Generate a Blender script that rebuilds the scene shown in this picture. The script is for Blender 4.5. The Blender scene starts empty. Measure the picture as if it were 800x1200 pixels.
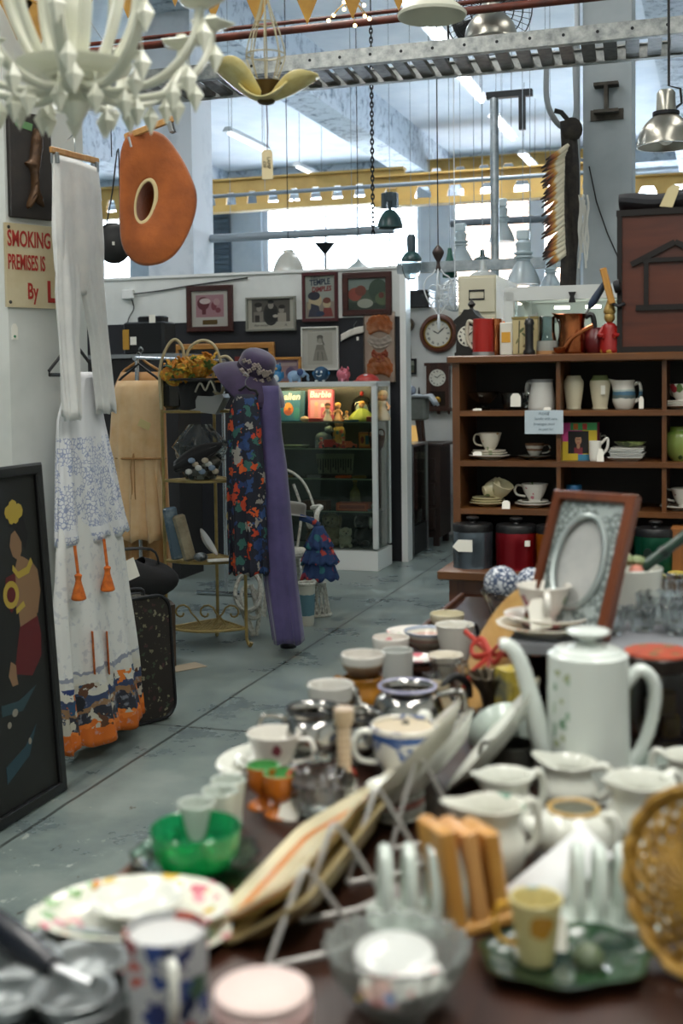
import bpy, math, random
from mathutils import Vector, Matrix, Euler
from math import sin, cos, pi, radians as rad, sqrt, atan2
random.seed(7)
C = bpy.context.scene.collection
F, HC, CY = 1400.0, 1.45, 521.3          # focal length in pixels of the 800x1200 frame, eye height, optical centre row
PITCH, ROLL = rad(3), .0125
CAM = Vector((0, 0, HC))
FW = Vector((0, cos(PITCH), -sin(PITCH)))
_r, _u = Vector((1, 0, 0)), Vector((0, sin(PITCH), cos(PITCH)))
RT = _r*cos(ROLL) - _u*sin(ROLL)
UP = _u*cos(ROLL) + _r*sin(ROLL)
A = rad(-17.8)                             # the room is turned by this angle against the view
U = Vector((cos(A), sin(A), 0)); V = Vector((-sin(A), cos(A), 0)); Z = Vector((0, 0, 1))

def ray(px, py): return FW + RT*((px-400)/F) + UP*((CY-py)/F)
def on(px, py, z):
    d = ray(px, py); return CAM + d*((z-HC)/d.z)
def dp(px, py, Y):
    d = ray(px, py); return CAM + d*(Y/d.y)
def vv(px, py, v):
    d = ray(px, py); return CAM + d*(v/d.dot(V))
def S(p): return (p-CAM).dot(FW)/F        # metres per pixel at p
def W(u, v, z=0): return U*u + V*v + Z*z
def xyz(p): return Vector(p)

# ---------------------------------------------------------------- materials
_M = {}
def lin(h):
    if not isinstance(h, str): return tuple(h)+((1,) if len(h) == 3 else ())
    h = h.lstrip('#'); o = []
    for i in (0, 2, 4):
        c = int(h[i:i+2], 16)/255
        o.append(c/12.92 if c <= .04045 else ((c+.055)/1.055)**2.4)
    return tuple(o)+(1,)
class NT:
    def __init__(s, name):
        m = bpy.data.materials.new(name); m.use_nodes = True
        s.m = m; s.t = m.node_tree; s.n = s.t.nodes; s.b = s.n['Principled BSDF']; s.o = s.n['Material Output']
    def new(s, ty, **kw):
        n = s.n.new(ty)
        for k, v in kw.items(): setattr(n, k, v)
        return n
    def link(s, a, b): s.t.links.new(a, b)
    def coord(s, sc=1, kind='Object', off=(0, 0, 0), scv=None):
        tc = s.new('ShaderNodeTexCoord'); mp = s.new('ShaderNodeMapping')
        mp.inputs['Scale'].default_value = scv or (sc, sc, sc); mp.inputs['Location'].default_value = off
        s.link(tc.outputs[kind], mp.inputs['Vector']); return mp.outputs['Vector']
    def noise(s, sc, det=4, kind='Object', rough=.6, scv=None, off=(0, 0, 0), dist=0):
        n = s.new('ShaderNodeTexNoise'); n.inputs['Scale'].default_value = sc; n.inputs['Detail'].default_value = det
        n.inputs['Roughness'].default_value = rough; n.inputs['Distortion'].default_value = dist
        s.link(s.coord(1, kind, off, scv), n.inputs['Vector']); return n.outputs['Fac']
    def ramp(s, fac, stops, const=False):
        r = s.new('ShaderNodeValToRGB'); cr = r.color_ramp
        if const: cr.interpolation = 'CONSTANT'
        while len(cr.elements) < len(stops): cr.elements.new(1)
        for e, (p, c) in zip(cr.elements, stops): e.position = p; e.color = lin(c) if isinstance(c, str) else ((c, c, c, 1) if isinstance(c, (int, float)) else lin(c))
        s.link(fac, r.inputs['Fac']); return r.outputs['Color']
    def mix(s, fac, a, b, mode='MIX'):
        m = s.new('ShaderNodeMix', data_type='RGBA', blend_type=mode)
        for sock, v in ((m.inputs[0], fac), (m.inputs[6], a), (m.inputs[7], b)):
            if hasattr(v, 'is_linked') or hasattr(v, 'links'): s.link(v, sock)
            elif sock is m.inputs[0]: sock.default_value = v
            else: sock.default_value = lin(v)
        return m.outputs[2]
    def math(s, op, a, b=0.0):
        m = s.new('ShaderNodeMath', operation=op)
        for i, v in enumerate((a, b)):
            if hasattr(v, 'links'): s.link(v, m.inputs[i])
            else: m.inputs[i].default_value = v
        return m.outputs[0]
    def bump(s, h, st=.3, dist=.01):
        b = s.new('ShaderNodeBump'); b.inputs['Strength'].default_value = st; b.inputs['Distance'].default_value = dist
        s.link(h, b.inputs['Height']); s.link(b.outputs[0], s.b.inputs['Normal'])
    def base(s, c):
        if hasattr(c, 'links'): s.link(c, s.b.inputs['Base Color'])
        else: s.b.inputs['Base Color'].default_value = lin(c)
    def pr(s, r=.5, m=0, t=0, sh=0, coat=0):
        i = s.b.inputs; i['Roughness'].default_value = r; i['Metallic'].default_value = m
        i['Transmission Weight'].default_value = t; i['Sheen Weight'].default_value = sh; i['Coat Weight'].default_value = coat
def M(name, col='#888888', r=.5, m=0, t=0, noise=None, bump=None, sh=0, coat=0, emit=0, ecol=None):
    """plain material; noise=(scale, second colour, low, high) gives real wear or grain"""
    if name in _M: return _M[name]
    n = NT(name); n.pr(r, m, t, sh, coat)
    if noise:
        sc, c2, lo, hi = noise[:4]
        f = n.noise(sc if not isinstance(sc, tuple) else 1, scv=sc if isinstance(sc, tuple) else None)
        n.base(n.mix(n.ramp(f, [(lo, 0), (hi, 1)]), col, c2))
    else: n.base(col)
    if bump: n.bump(n.noise(bump[0]), bump[1], bump[2] if len(bump) > 2 else .01)
    if emit:
        n.b.inputs['Emission Strength'].default_value = emit; n.b.inputs['Emission Color'].default_value = lin(ecol or col)
    _M[name] = n.m; return n.m
def floral(name, base, cols, sc=30, thr=.32, dens=.5, r=.2, zr=None, sh=0, base2=None, dist=.25):
    """scattered painted flower blots in several colours, optionally only in a band of heights"""
    if name in _M: return _M[name]
    n = NT(name); n.pr(r, sh=sh)
    vo = n.new('ShaderNodeTexVoronoi'); vo.inputs['Scale'].default_value = sc
    co = n.coord(1)
    if dist:
        nz = n.new('ShaderNodeTexNoise'); nz.inputs['Scale'].default_value = sc*1.7; n.link(co, nz.inputs['Vector'])
        va = n.new('ShaderNodeVectorMath', operation='SCALE'); n.link(nz.outputs['Color'], va.inputs[0]); va.inputs['Scale'].default_value = dist*2/sc
        vb = n.new('ShaderNodeVectorMath', operation='ADD'); n.link(co, vb.inputs[0]); n.link(va.outputs[0], vb.inputs[1]); co = vb.outputs[0]
    n.link(co, vo.inputs['Vector'])
    sx = n.new('ShaderNodeSeparateColor'); n.link(vo.outputs['Color'], sx.inputs[0])
    k = len(cols)
    pick = n.ramp(sx.outputs['Green'], [(i/k, c) for i, c in enumerate(cols)], True)
    mask = n.math('MULTIPLY', n.math('LESS_THAN', vo.outputs['Distance'], thr), n.math('LESS_THAN', sx.outputs['Red'], dens))
    if zr:
        tc = n.new('ShaderNodeTexCoord'); s3 = n.new('ShaderNodeSeparateXYZ'); n.link(tc.outputs['Object'], s3.inputs[0])
        mask = n.math('MULTIPLY', mask, n.math('MULTIPLY', n.math('GREATER_THAN', s3.outputs['Z'], zr[0]), n.math('LESS_THAN', s3.outputs['Z'], zr[1])))
    bs_ = base(n) if callable(base) else base
    n.base(n.mix(mask, bs_ if not base2 else n.mix(n.noise(4), base, base2), pick))
    _M[name] = n.m; return n.m
def bands(name, stops, z0, z1, r=.6, wob=0, sc=20, m=0, sh=0, over=None):
    """colour bands by height on the thing itself (woven or printed); over=(colour, scale, low, high) sprinkles a print"""
    if name in _M: return _M[name]
    n = NT(name); n.pr(r, m, sh=sh)
    tc = n.new('ShaderNodeTexCoord'); s3 = n.new('ShaderNodeSeparateXYZ'); n.link(tc.outputs['Object'], s3.inputs[0])
    mr = n.new('ShaderNodeMapRange'); n.link(s3.outputs['Z'], mr.inputs[0]); mr.inputs[1].default_value = z0; mr.inputs[2].default_value = z1
    f = mr.outputs[0]
    if wob: f = n.math('ADD', f, n.math('MULTIPLY', n.math('SUBTRACT', n.noise(sc), .5), wob))
    c = n.ramp(f, stops, True)
    if over: c = n.mix(n.ramp(n.noise(over[1], 3), [(over[2], 0), (over[3], 1)]), c, over[0])
    n.base(c); _M[name] = n.m; return n.m
def glassm(name, col='#ffffff', r=.02, ior=1.45):
    if name in _M: return _M[name]
    n = NT(name); n.pr(r, t=1); n.base(col); n.b.inputs['IOR'].default_value = ior; _M[name] = n.m; return n.m
def pane(name, tint='#f4faf8', refl=.9):
    """thin sheet glass: see-through with a Fresnel reflection"""
    if name in _M: return _M[name]
    n = NT(name); tr = n.new('ShaderNodeBsdfTransparent'); gl = n.new('ShaderNodeBsdfGlossy'); fr = n.new('ShaderNodeFresnel'); mx = n.new('ShaderNodeMixShader')
    tr.inputs[0].default_value = lin(tint); gl.inputs['Roughness'].default_value = .02; fr.inputs[0].default_value = 1.45
    n.link(n.math('MULTIPLY', fr.outputs[0], refl), mx.inputs[0]); n.link(tr.outputs[0], mx.inputs[1]); n.link(gl.outputs[0], mx.inputs[2]); n.link(mx.outputs[0], n.o.inputs[0])
    _M[name] = n.m; return n.m
def wood(name, c1, c2, sc=6, r=.45, axis='z', coat=0):
    if name in _M: return _M[name]
    n = NT(name); n.pr(r, coat=coat)
    scv = {'z': (sc*4, sc*4, sc*.4), 'x': (sc*.4, sc*4, sc*4), 'y': (sc*4, sc*.4, sc*4)}[axis]
    f = n.noise(1, 6, scv=scv, dist=.8); n.base(n.ramp(f, [(.3, c1), (.7, c2)])); n.bump(f, .08)
    _M[name] = n.m; return n.m

# ---------------------------------------------------------------- mesh building
I4 = Matrix.Identity(4)
def T(x=0, y=0, z=0): return Matrix.Translation((x, y, z))
def RX(a): return Matrix.Rotation(a, 4, 'X')
def RY(a): return Matrix.Rotation(a, 4, 'Y')
def RZ(a): return Matrix.Rotation(a, 4, 'Z')
class MB:
    def __init__(s): s.v = []; s.f = []; s.mi = []
    def add(s, vs, fs, mi=0, mat=None):
        b = len(s.v)
        s.v += [tuple(mat @ Vector(p)) if mat is not None else tuple(p) for p in vs]
        s.f += [tuple(b+i for i in f) for f in fs]; s.mi += [mi]*len(fs); return s
    def box(s, c, d, mi=0, mat=None, bev=0):
        x, y, z = d[0]/2, d[1]/2, d[2]/2; cx, cy, cz = c
        if bev:                                     # bevelled: rounded in plan, chamfered top and bottom
            b = min(bev, x*.9, y*.9, z*.9)
            def ring(e, zz): return [(cx+sx*(x-e)-ex*b*sx, cy+sy*(y-e)-ey*b*sy, cz+zz) for sx, sy, ex, ey in ((-1,-1,0,1),(-1,-1,1,0),(1,-1,1,0),(1,-1,0,1),(1,1,0,1),(1,1,1,0),(-1,1,1,0),(-1,1,0,1))]
            rs = [ring(b*.6, -z), ring(0, -z+b*.6), ring(0, z-b*.6), ring(b*.6, z)]
            vs = sum(rs, []); fs = [tuple(range(7, -1, -1)), tuple(24+i for i in range(8))]
            for k in range(3):
                for i in range(8): fs.append((k*8+i, k*8+(i+1) % 8, (k+1)*8+(i+1) % 8, (k+1)*8+i))
            return s.add(vs, fs, mi, mat)
        vs = [(cx+a*x, cy+b*y, cz+c_*z) for a in (-1, 1) for b in (-1, 1) for c_ in (-1, 1)]
        return s.add(vs, [(0,1,3,2),(4,6,7,5),(0,4,5,1),(2,3,7,6),(0,2,6,4),(1,5,7,3)], mi, mat)
    def lathe(s, prof, seg=28, mi=0, mat=None, fn=None, a0=0, a1=2*pi):
        full = abs(a1-a0-2*pi) < 1e-6; vs = []; fs = []; rows = []
        for r, z in prof:
            if r < 1e-6: rows.append([len(vs)]); vs.append((0, 0, z)); continue
            row = []
            for i in range(seg if full else seg+1):
                a = a0+(a1-a0)*i/seg; p = (r*cos(a), r*sin(a), z)
                if fn: p = fn(a, r, z)
                row.append(len(vs)); vs.append(p)
            rows.append(row)
        for p, q in zip(rows, rows[1:]):
            n = max(len(p), len(q)); lim = n if full else n-1
            for i in range(lim):
                j = (i+1) % n
                if len(p) == 1 and len(q) == 1: break
                if len(p) == 1: fs.append((p[0], q[j], q[i]))
                elif len(q) == 1: fs.append((p[i], p[j], q[0]))
                else: fs.append((p[i], p[j], q[j], q[i]))
        return s.add(vs, fs, mi, mat)
    def tube(s, pts, r=.01, seg=8, mi=0, mat=None, closed=False, flat=1):
        pts = [Vector(p) for p in pts]; n = len(pts); vs = []; fs = []; nrm = None
        for i, p in enumerate(pts):
            a = pts[(i-1) % n] if (closed or i) else p; b = pts[(i+1) % n] if (closed or i < n-1) else p
            t = (b-a).normalized() if (b-a).length > 1e-9 else Vector((0, 0, 1))
            if nrm is None:
                nrm = t.orthogonal().normalized()
                if abs(t.z) < .9: nrm = (Vector((0, 0, 1))-t*t.z).normalized()
            else:
                q = nrm-t*nrm.dot(t); nrm = q.normalized() if q.length > 1e-6 else t.orthogonal().normalized()
            bn = t.cross(nrm); rr = r[i] if isinstance(r, (list, tuple)) else r
            for k in range(seg):
                an = 2*pi*k/seg; vs.append(p+nrm*cos(an)*rr+bn*sin(an)*rr*flat)
        for i in range(n if closed else n-1):
            j = (i+1) % n
            for k in range(seg): fs.append((i*seg+k, i*seg+(k+1) % seg, j*seg+(k+1) % seg, j*seg+k))
        if not closed: fs += [tuple(range(seg-1, -1, -1)), tuple((n-1)*seg+k for k in range(seg))]
        return s.add(vs, fs, mi, mat)
    def prism(s, poly, z0, z1, mi=0, mat=None):
        n = len(poly); vs = [(x, y, z0) for x, y in poly]+[(x, y, z1) for x, y in poly]
        fs = [tuple(range(n-1, -1, -1)), tuple(n+i for i in range(n))]+[(i, (i+1) % n, n+(i+1) % n, n+i) for i in range(n)]
        return s.add(vs, fs, mi, mat)
    def grid(s, fn, nu, nv, mi=0, mat=None, cu=False, flip=False):
        vs = [fn(i/(nu if cu else nu-1), j/(nv-1)) for j in range(nv) for i in range(nu)]; fs = []
        for j in range(nv-1):
            for i in range(nu if cu else nu-1):
                k = (i+1) % nu; f = (j*nu+i, j*nu+k, (j+1)*nu+k, (j+1)*nu+i); fs.append(f[::-1] if flip else f)
        return s.add(vs, fs, mi, mat)
    def ball(s, c, r, sc=(1, 1, 1), seg=16, mi=0, mat=None):
        m = T(*c) @ Matrix.Diagonal((sc[0], sc[1], sc[2], 1)); m = mat @ m if mat is not None else m
        return s.lathe([(r*sin(pi*i/(seg//2)), -r*cos(pi*i/(seg//2))) for i in range(seg//2+1)], seg, mi, m)
    def mesh(s, name, mats, smooth=40, recalc=True):
        me = bpy.data.meshes.new(name); me.from_pydata(s.v, [], s.f)
        for m in mats if isinstance(mats, (list, tuple)) else [mats]: me.materials.append(m)
        me.polygons.foreach_set('material_index', s.mi)
        if recalc:
            import bmesh
            b = bmesh.new(); b.from_mesh(me); bmesh.ops.recalc_face_normals(b, faces=b.faces); b.to_mesh(me); b.free()
        me.polygons.foreach_set('use_smooth', [bool(smooth)]*len(s.f))
        if smooth: me.set_sharp_from_angle(angle=rad(smooth))
        me.update(); return me
def inst(name, me, parent=None, loc=None, rot=None):
    o = bpy.data.objects.new(name, me); C.objects.link(o)
    if parent is not None: o.parent = parent
    if loc is not None: o.location = loc
    if rot is not None: o.rotation_euler = rot
    return o
def part(name, mb, mats, parent, label=None, smooth=40, solid=0, sub=0):
    o = inst(name, mb.mesh(name, mats, smooth, recalc=not solid), parent)
    if label: o['label'] = label
    mods(o, solid, sub); return o
def mods(o, solid, sub):
    if solid:
        m = o.modifiers.new('thickness', 'SOLIDIFY'); m.thickness = solid; m.offset = 0
    if sub:
        m = o.modifiers.new('smooth', 'SUBSURF'); m.levels = sub; m.render_levels = sub
def tag(o, label, cat, group=None):
    o['label'] = label; o['category'] = cat
    if group: o['group'] = group
    return o
def thing(name, label, cat, loc, rz=0, group=None, rot=None):
    o = inst(name, None, None, loc, rot or (0, 0, rz)); o.empty_display_size = .05
    return tag(o, label, cat, group)
def solo(name, label, cat, loc, mb, mats, rz=0, group=None, rot=None, smooth=40, solid=0, sub=0):
    o = inst(name, mb.mesh(name, mats, smooth, recalc=not solid), None, loc, rot or (0, 0, rz)); mods(o, solid, sub)
    return tag(o, label, cat, group)
def struct(name, mb, mats, parent=None, loc=None, rz=0, smooth=30):
    o = inst(name, mb.mesh(name, mats, smooth), parent, loc or (0, 0, 0), (0, 0, rz))
    if parent is None: o['kind'] = 'structure'
    return o
def dup(o, label, loc, rz=None, group=None, sc=None, parent=None):
    c = o.copy(); C.objects.link(c)
    if parent is None:
        c.location = loc; c['label'] = label
        if rz is not None: c.rotation_euler = (0, 0, rz)
        if group: c['group'] = group
        if sc: c.scale = (sc,)*3 if not isinstance(sc, tuple) else sc
    else: c.parent = parent
    for ch in [k for k in bpy.data.objects if k.parent == o]: dup(ch, None, None, parent=c)
    return c
def lerp(a, b, t): return a+(b-a)*t
def interp(rows, t):
    """rows [(key, a, b, ...)] sorted by key -> values at t, smooth"""
    if t <= rows[0][0]: return rows[0][1:]
    for p, q in zip(rows, rows[1:]):
        if t <= q[0]:
            k = (t-p[0])/(q[0]-p[0]); return tuple(lerp(a, b, k) for a, b in zip(p[1:], q[1:]))
    return rows[-1][1:]
def text_mesh(txt, size, mat, name='lettering', ext=.0008, align='CENTER', sx=1, shear=0, bold=0):
    cu = bpy.data.curves.new(name, 'FONT'); cu.body = txt; cu.size = size; cu.extrude = ext; cu.align_x = align; cu.align_y = 'CENTER'; cu.shear = shear; cu.offset = bold; cu.resolution_u = 3
    o = bpy.data.objects.new(name, cu); C.objects.link(o); bpy.context.view_layer.update()
    me = bpy.data.meshes.new_from_object(o.evaluated_get(bpy.context.evaluated_depsgraph_get()))
    bpy.data.objects.remove(o); me.name = name; me.materials.clear(); me.materials.append(mat)
    if sx != 1: me.transform(Matrix.Diagonal((sx, 1, 1, 1)))
    return me
def letters(parent, txt, size, mat, x, z, y=-.002, name='lettering', align='CENTER', sx=1, shear=0, roll=0, bold=0):
    """upright lettering on a thing's front (-y) face"""
    me = text_mesh(txt, size, mat, name, align=align, sx=sx, shear=shear, bold=bold); me.transform(T(x, y, z) @ RX(pi/2) @ RZ(roll))
    return inst(name, me, parent)
def ell(cx, cy, rx, ry, n=20, a=0):
    return [(cx+rx*cos(2*pi*i/n)*cos(a)-ry*sin(2*pi*i/n)*sin(a), cy+rx*cos(2*pi*i/n)*sin(a)+ry*sin(2*pi*i/n)*cos(a)) for i in range(n)]
def rct(x0, y0, x1, y1): return [(x0, y0), (x1, y0), (x1, y1), (x0, y1)]
def flatcol(c, r=.6): return M('paint_'+(c.lstrip('#')), c, r)
def art(parent, w, h, bg, shapes, y=-.004, name='print', x0=0, z0=0, bgm=None):
    """a flat printed picture: layered cut shapes given in 0..1 of its width and height"""
    mb = MB(); mats = [bgm or flatcol(bg)]; mp = T(x0-w/2, y, z0) @ RX(pi/2)
    mb.prism(rct(0, 0, w, h), 0, .001, 0, mp)
    for i, (c, poly) in enumerate(shapes):
        m = flatcol(c) if isinstance(c, str) else c
        if m not in mats: mats.append(m)
        mb.prism([(x*w, yy*h) for x, yy in poly], .0008, .0011+.00006*i, mats.index(m), mp)
    return part(name, mb, mats, parent, smooth=0)
def vessel(mb, prof, t=.003, seg=32, mi=0, mat=None, fn=None):
    """turned hollow vessel from its outer profile (bottom to top)"""
    full = [(0, prof[0][1])]+list(prof)
    inner = [(max(r-t, .0005), z) for r, z in prof[::-1] if z > prof[0][1]+t]
    r0 = inner[-1][0]; full += [(prof[-1][0]-t*.5, prof[-1][1]+t*.4)]+inner+[(r0*.9, prof[0][1]+t), (0, prof[0][1]+t)]
    return mb.lathe(full, seg, mi, mat, fn)
def smoothp(prof, k=3):
    out = []
    n = len(prof)
    for i in range(n-1):
        p0, p1, p2, p3 = prof[max(i-1, 0)], prof[i], prof[i+1], prof[min(i+2, n-1)]
        for j in range(k):
            t = j/k; out.append(tuple(.5*((2*p1[d])+(-p0[d]+p2[d])*t+(2*p0[d]-5*p1[d]+4*p2[d]-p3[d])*t*t+(-p0[d]+3*p1[d]-3*p2[d]+p3[d])*t**3) for d in range(len(p1))))
    return out+[tuple(prof[-1])]
def curve(pts, k=5): return smoothp([tuple(p) for p in pts], k)
def spout(ang, amt, z0, wid=.5, lift=0):
    """pull part of a rim outwards into a pouring lip"""
    def fn(a, r, z):
        d = (a-ang+pi) % (2*pi)-pi; k = math.exp(-(d/wid)**2)*max(0, (z-z0[0])/(z0[1]-z0[0])) if z > z0[0] else 0
        return ((r+amt*k)*cos(a), (r+amt*k)*sin(a), z+lift*k)
    return fn
# ================================================================ camera, sky, light
sc = bpy.context.scene
cd = bpy.data.cameras.new('camera'); cam = bpy.data.objects.new('camera', cd); C.objects.link(cam)
cam.matrix_world = Matrix(((RT.x, UP.x, -FW.x, 0), (RT.y, UP.y, -FW.y, 0), (RT.z, UP.z, -FW.z, HC), (0, 0, 0, 1)))
cd.sensor_fit = 'VERTICAL'; cd.sensor_height = 36; cd.lens = 36*F/1200; cd.shift_y = (CY-600)/1200
cd.clip_start = .02; cd.clip_end = 200
cd.dof.use_dof = True; cd.dof.focus_distance = 5.6; cd.dof.aperture_fstop = 3.4
sc.camera = cam
w = bpy.data.worlds.new('sky'); sc.world = w; w.use_nodes = True
bg = w.node_tree.nodes['Background']; bg.inputs[0].default_value = (.73, .86, 1, 1); bg.inputs[1].default_value = 24
sc.view_settings.view_transform = 'Standard'; sc.view_settings.look = 'None'; sc.view_settings.gamma = 1; sc.view_settings.exposure = .18
sc.view_settings.use_curve_mapping = False
sc.cycles.use_denoising = True; sc.cycles.max_bounces = 10; sc.cycles.transparent_max_bounces = 16; sc.cycles.transmission_bounces = 10
sc.cycles.sample_clamp_indirect = 6; sc.cycles.caustics_reflective = False; sc.cycles.caustics_refractive = False
def area(name, loc, sx, sy, power, col=(1, .97, .92), rot=(0, 0, A), portal=False, spread=pi):
    l = bpy.data.lights.new(name, 'AREA'); l.shape = 'RECTANGLE'; l.size = sx; l.size_y = sy; l.energy = power; l.color = col; l.spread = spread
    o = bpy.data.objects.new(name, l); C.objects.link(o); o.location = loc; o.rotation_euler = rot
    if portal: l.cycles.is_portal = True
    return o
VF, ZC = 22.0, 5.5
UL, UR, VB = -15.0, 3.2, -3.0

# ================================================================ the room
def floor_mat():
    n = NT('painted_concrete'); n.pr(.32)
    big = n.noise(.55, 3); fine = n.noise(9, 8, rough=.65); med = n.noise(2.2, 6, rough=.7)
    c = n.ramp(med, [(.3, '#58656a'), (.52, '#76837f'), (.75, '#8b948f')])
    tc = n.new('ShaderNodeTexCoord'); s3 = n.new('ShaderNodeSeparateXYZ'); n.link(tc.outputs['Object'], s3.inputs[0])
    mr = n.new('ShaderNodeMapRange'); n.link(s3.outputs['Y'], mr.inputs[0]); mr.inputs[1].default_value = 4.9; mr.inputs[2].default_value = 2.6
    worn = n.math('ADD', n.math('MULTIPLY', mr.outputs[0], .20), n.math('MULTIPLY', big, .10))
    white = n.math('GREATER_THAN', n.math('ADD', n.noise(11, 9, rough=.75, dist=.4), n.math('SUBTRACT', worn, .27)), .535)
    c = n.mix(n.math('MULTIPLY', white, .5), c, '#b9bfb6')
    dark = n.math('GREATER_THAN', n.math('ADD', n.noise(6.5, 8, rough=.7, off=(7, 3, 0), scv=(1.6, .8, 1), dist=.3), n.math('SUBTRACT', worn, .27)), .575)
    c = n.mix(n.math('MULTIPLY', dark, .85), c, n.ramp(fine, [(.35, '#2e2b22'), (.7, '#5a5344')]))
    for ax, vals in (('X', (-2.17, -5.4)), ('Y', (4.55, 7.6, 10.6))):
        for v0 in vals:
            wob = n.math('ADD', s3.outputs[ax], n.math('MULTIPLY', n.math('SUBTRACT', med, .5), .02))
            ln = n.math('LESS_THAN', n.math('ABSOLUTE', n.math('SUBTRACT', wob, v0)), .007)
            c = n.mix(n.math('MULTIPLY', ln, .8), c, '#2d3130')
    n.base(c); rr = n.ramp(med, [(.3, .22), (.7, .42)]); n.link(rr, n.b.inputs['Roughness']); n.bump(fine, .12, .004); return n.m
def mottled(name, c1, c2, lo, hi, sc=3.0):
    if name in _M: return _M[name]
    n = NT(name); n.pr(.8)
    f = n.noise(sc, 9, rough=.75, dist=.6); n.base(n.ramp(f, [(lo, c1), (hi, c2)])); n.bump(f, .3, .02); _M[name] = n.m; return n.m
WHITEWASH = M('whitewash', '#e4eaf0', .85, noise=(1.3, '#cfd9e3', .35, .75))
PEEL = mottled('peeling_beam', '#6d7f94', '#cbd6e0', .36, .50, 6)
PILLAR = M('pillar_paint', '#d5d8d3', .6, noise=(2.2, '#b7bdb8', .45, .8))
GREYWALL = M('grey_plaster', '#c9ccc8', .75, noise=(1.7, '#b2b8b6', .4, .8))
def room_box(name, u0, u1, v0, v1, z0, z1, m, parent=None, bev=0):
    mb = MB(); mb.box(((u0+u1)/2, (v0+v1)/2, (z0+z1)/2), (u1-u0, v1-v0, z1-z0), bev=bev)
    return struct(name, mb, m, parent, rz=0 if parent is not None else A)
room_box('floor', UL-.5, UR+.5, VB-.5, VF+.5, -.2, 0, floor_mat())
room_box('ceiling', UL-.5, UR+.5, VB-.5, VF+.5, ZC, ZC+.2, WHITEWASH)
room_box('wall_left', UL-.3, UL, VB, VF, 0, ZC, GREYWALL)
room_box('wall_right', UR, UR+.3, VB, VF, 0, ZC, GREYWALL)
room_box('wall_rear', UL, UR, VB-.3, VB, 0, ZC, GREYWALL)
# far wall: sill band, head band and piers leave the window openings
mb = MB(); wins = [(-13.7, -11.5), (-8.66, -5.45), (-4.9, -2.5), (-1.75, .6)]
ZS, ZH = 1.3, 5.12
def wb(u0, u1, z0, z1): mb.box(((u0+u1)/2, VF+.15, (z0+z1)/2), (u1-u0, .3, z1-z0))
wb(UL, UR, 0, ZS); wb(UL, UR, ZH, ZC)
e = [UL]+[x for p in wins for x in p]+[UR]
for i in range(0, len(e), 2): wb(e[i], e[i+1], ZS, ZH)
struct('wall_far', mb, M('far_plaster', '#dde4ea', .8, noise=(2, '#c4ced8', .4, .8)), rz=A)
t_ = MB(); [t_.box((0, 0, z_), (.95, .05, .085), 0, None) for z_ in [.05+.1*i for i in range(36)]]; t_.box((0, .03, 1.8), (.99, .02, 3.6)); struct('door_1', t_, M('shutter_slate', '#56646f', .5), loc=W(-9.78, VF-.06, 1.2), rz=A)
WHITE = M('white_enamel', '#e9ebe8', .35); SASH = M('window_sash', '#e6ebf0', .5); PANE = pane('window_glass', '#ffffff')
for i, (u0, u1) in enumerate(wins):
    mb = MB(); cx = (u0+u1)/2; hw = (u1-u0)/2; zc = (ZS+ZH)/2; hh = (ZH-ZS)/2
    for sx in (-1, 1): mb.box((sx*(hw-.05), 0, zc), (.1, .1, hh*2))
    for z in (ZS+.05, ZH-.05, 2.6): mb.box((0, 0, z), (hw*2, .07, .08))
    nb = 5 if i == 1 else 3
    for k in range(1, nb):
        wide = .3 if (i == 2 and k == 2) else .035
        mb.box((-hw+2*hw*k/nb, .0, zc), (wide, .06, hh*2))
    o = struct('window_%d' % (i+1), mb, SASH, loc=W(cx, VF+.15), rz=A)
    g = MB(); g.box((0, .02, zc), (hw*2-.1, .008, hh*2-.1)); struct('pane', g, PANE, o)
    area('daylight_portal', W(cx, VF-.02, zc), hw*2, hh*2, 1, rot=(pi/2, 0, A), portal=True)
# the brick building across the yard, seen through the right-hand windows
n = NT('yard_brick'); n.pr(.9); bt = n.new('ShaderNodeTexBrick'); n.link(n.coord(1, scv=(1, 1, 1)), bt.inputs['Vector'])
mpn = [x for x in n.n if x.type == 'MAPPING'][0]; mpn.inputs['Rotation'].default_value = (pi/2, 0, 0)
bt.inputs['Color1'].default_value = lin('#a8714f'); bt.inputs['Color2'].default_value = lin('#c49a7c'); bt.inputs['Mortar'].default_value = lin('#d8c8b8'); bt.inputs['Scale'].default_value = 3.2
n.base(bt.outputs['Color'])
struct('wall_outside', MB().box((0, 0, 3), (4.6, .4, 6)), n.m, loc=W(-4.3, 29), rz=A)
# beams
for k, uc in enumerate((-9.3, -4.92, -.5)):
    room_box('beam', uc-.235, uc+.235, VB, VF-.02, 4.88, ZC-.002, PEEL)
room_box('beam', UL, UR, VF-.65, VF-.02, 5.16, ZC-.004, PEEL)
# columns: far one under the main beam, the right one beside the bookshelf, the chamfered one at left
p = dp(191, 230, 11.0)
room_box('column', -4.92-.23, -4.92+.23, 10.2, 10.66, 0, 4.879, M('column_whitewash', '#d3dbe2', .8, noise=(2.6, '#a9b6c2', .5, .78)))
cl = dp(683, 200, 6.9); cu = cl.dot(U); cv = cl.dot(V)
room_box('column', cu, cu+.27, cv, cv+.3, 0, ZC-.003, M('column_grey', '#a9b3b8', .6, noise=(2, '#8f9aa0', .4, .8), bump=(14, .15)))
c1 = on(73, 884, 0); k1u, k1v = c1.dot(U), c1.dot(V)
cham = dp(8, 300, 4.50)
cu0, cv0 = cham.dot(U), cham.dot(V)
mb = MB(); mb.prism([(k1u, k1v), (k1u, k1v+.27), (k1u-.1, k1v+.36), (cu0-.5, k1v+.36), (cu0-.5, cv0), (cu0, cv0)], 0, ZC-.003)
struct('column', mb, PILLAR, rz=A)
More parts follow.
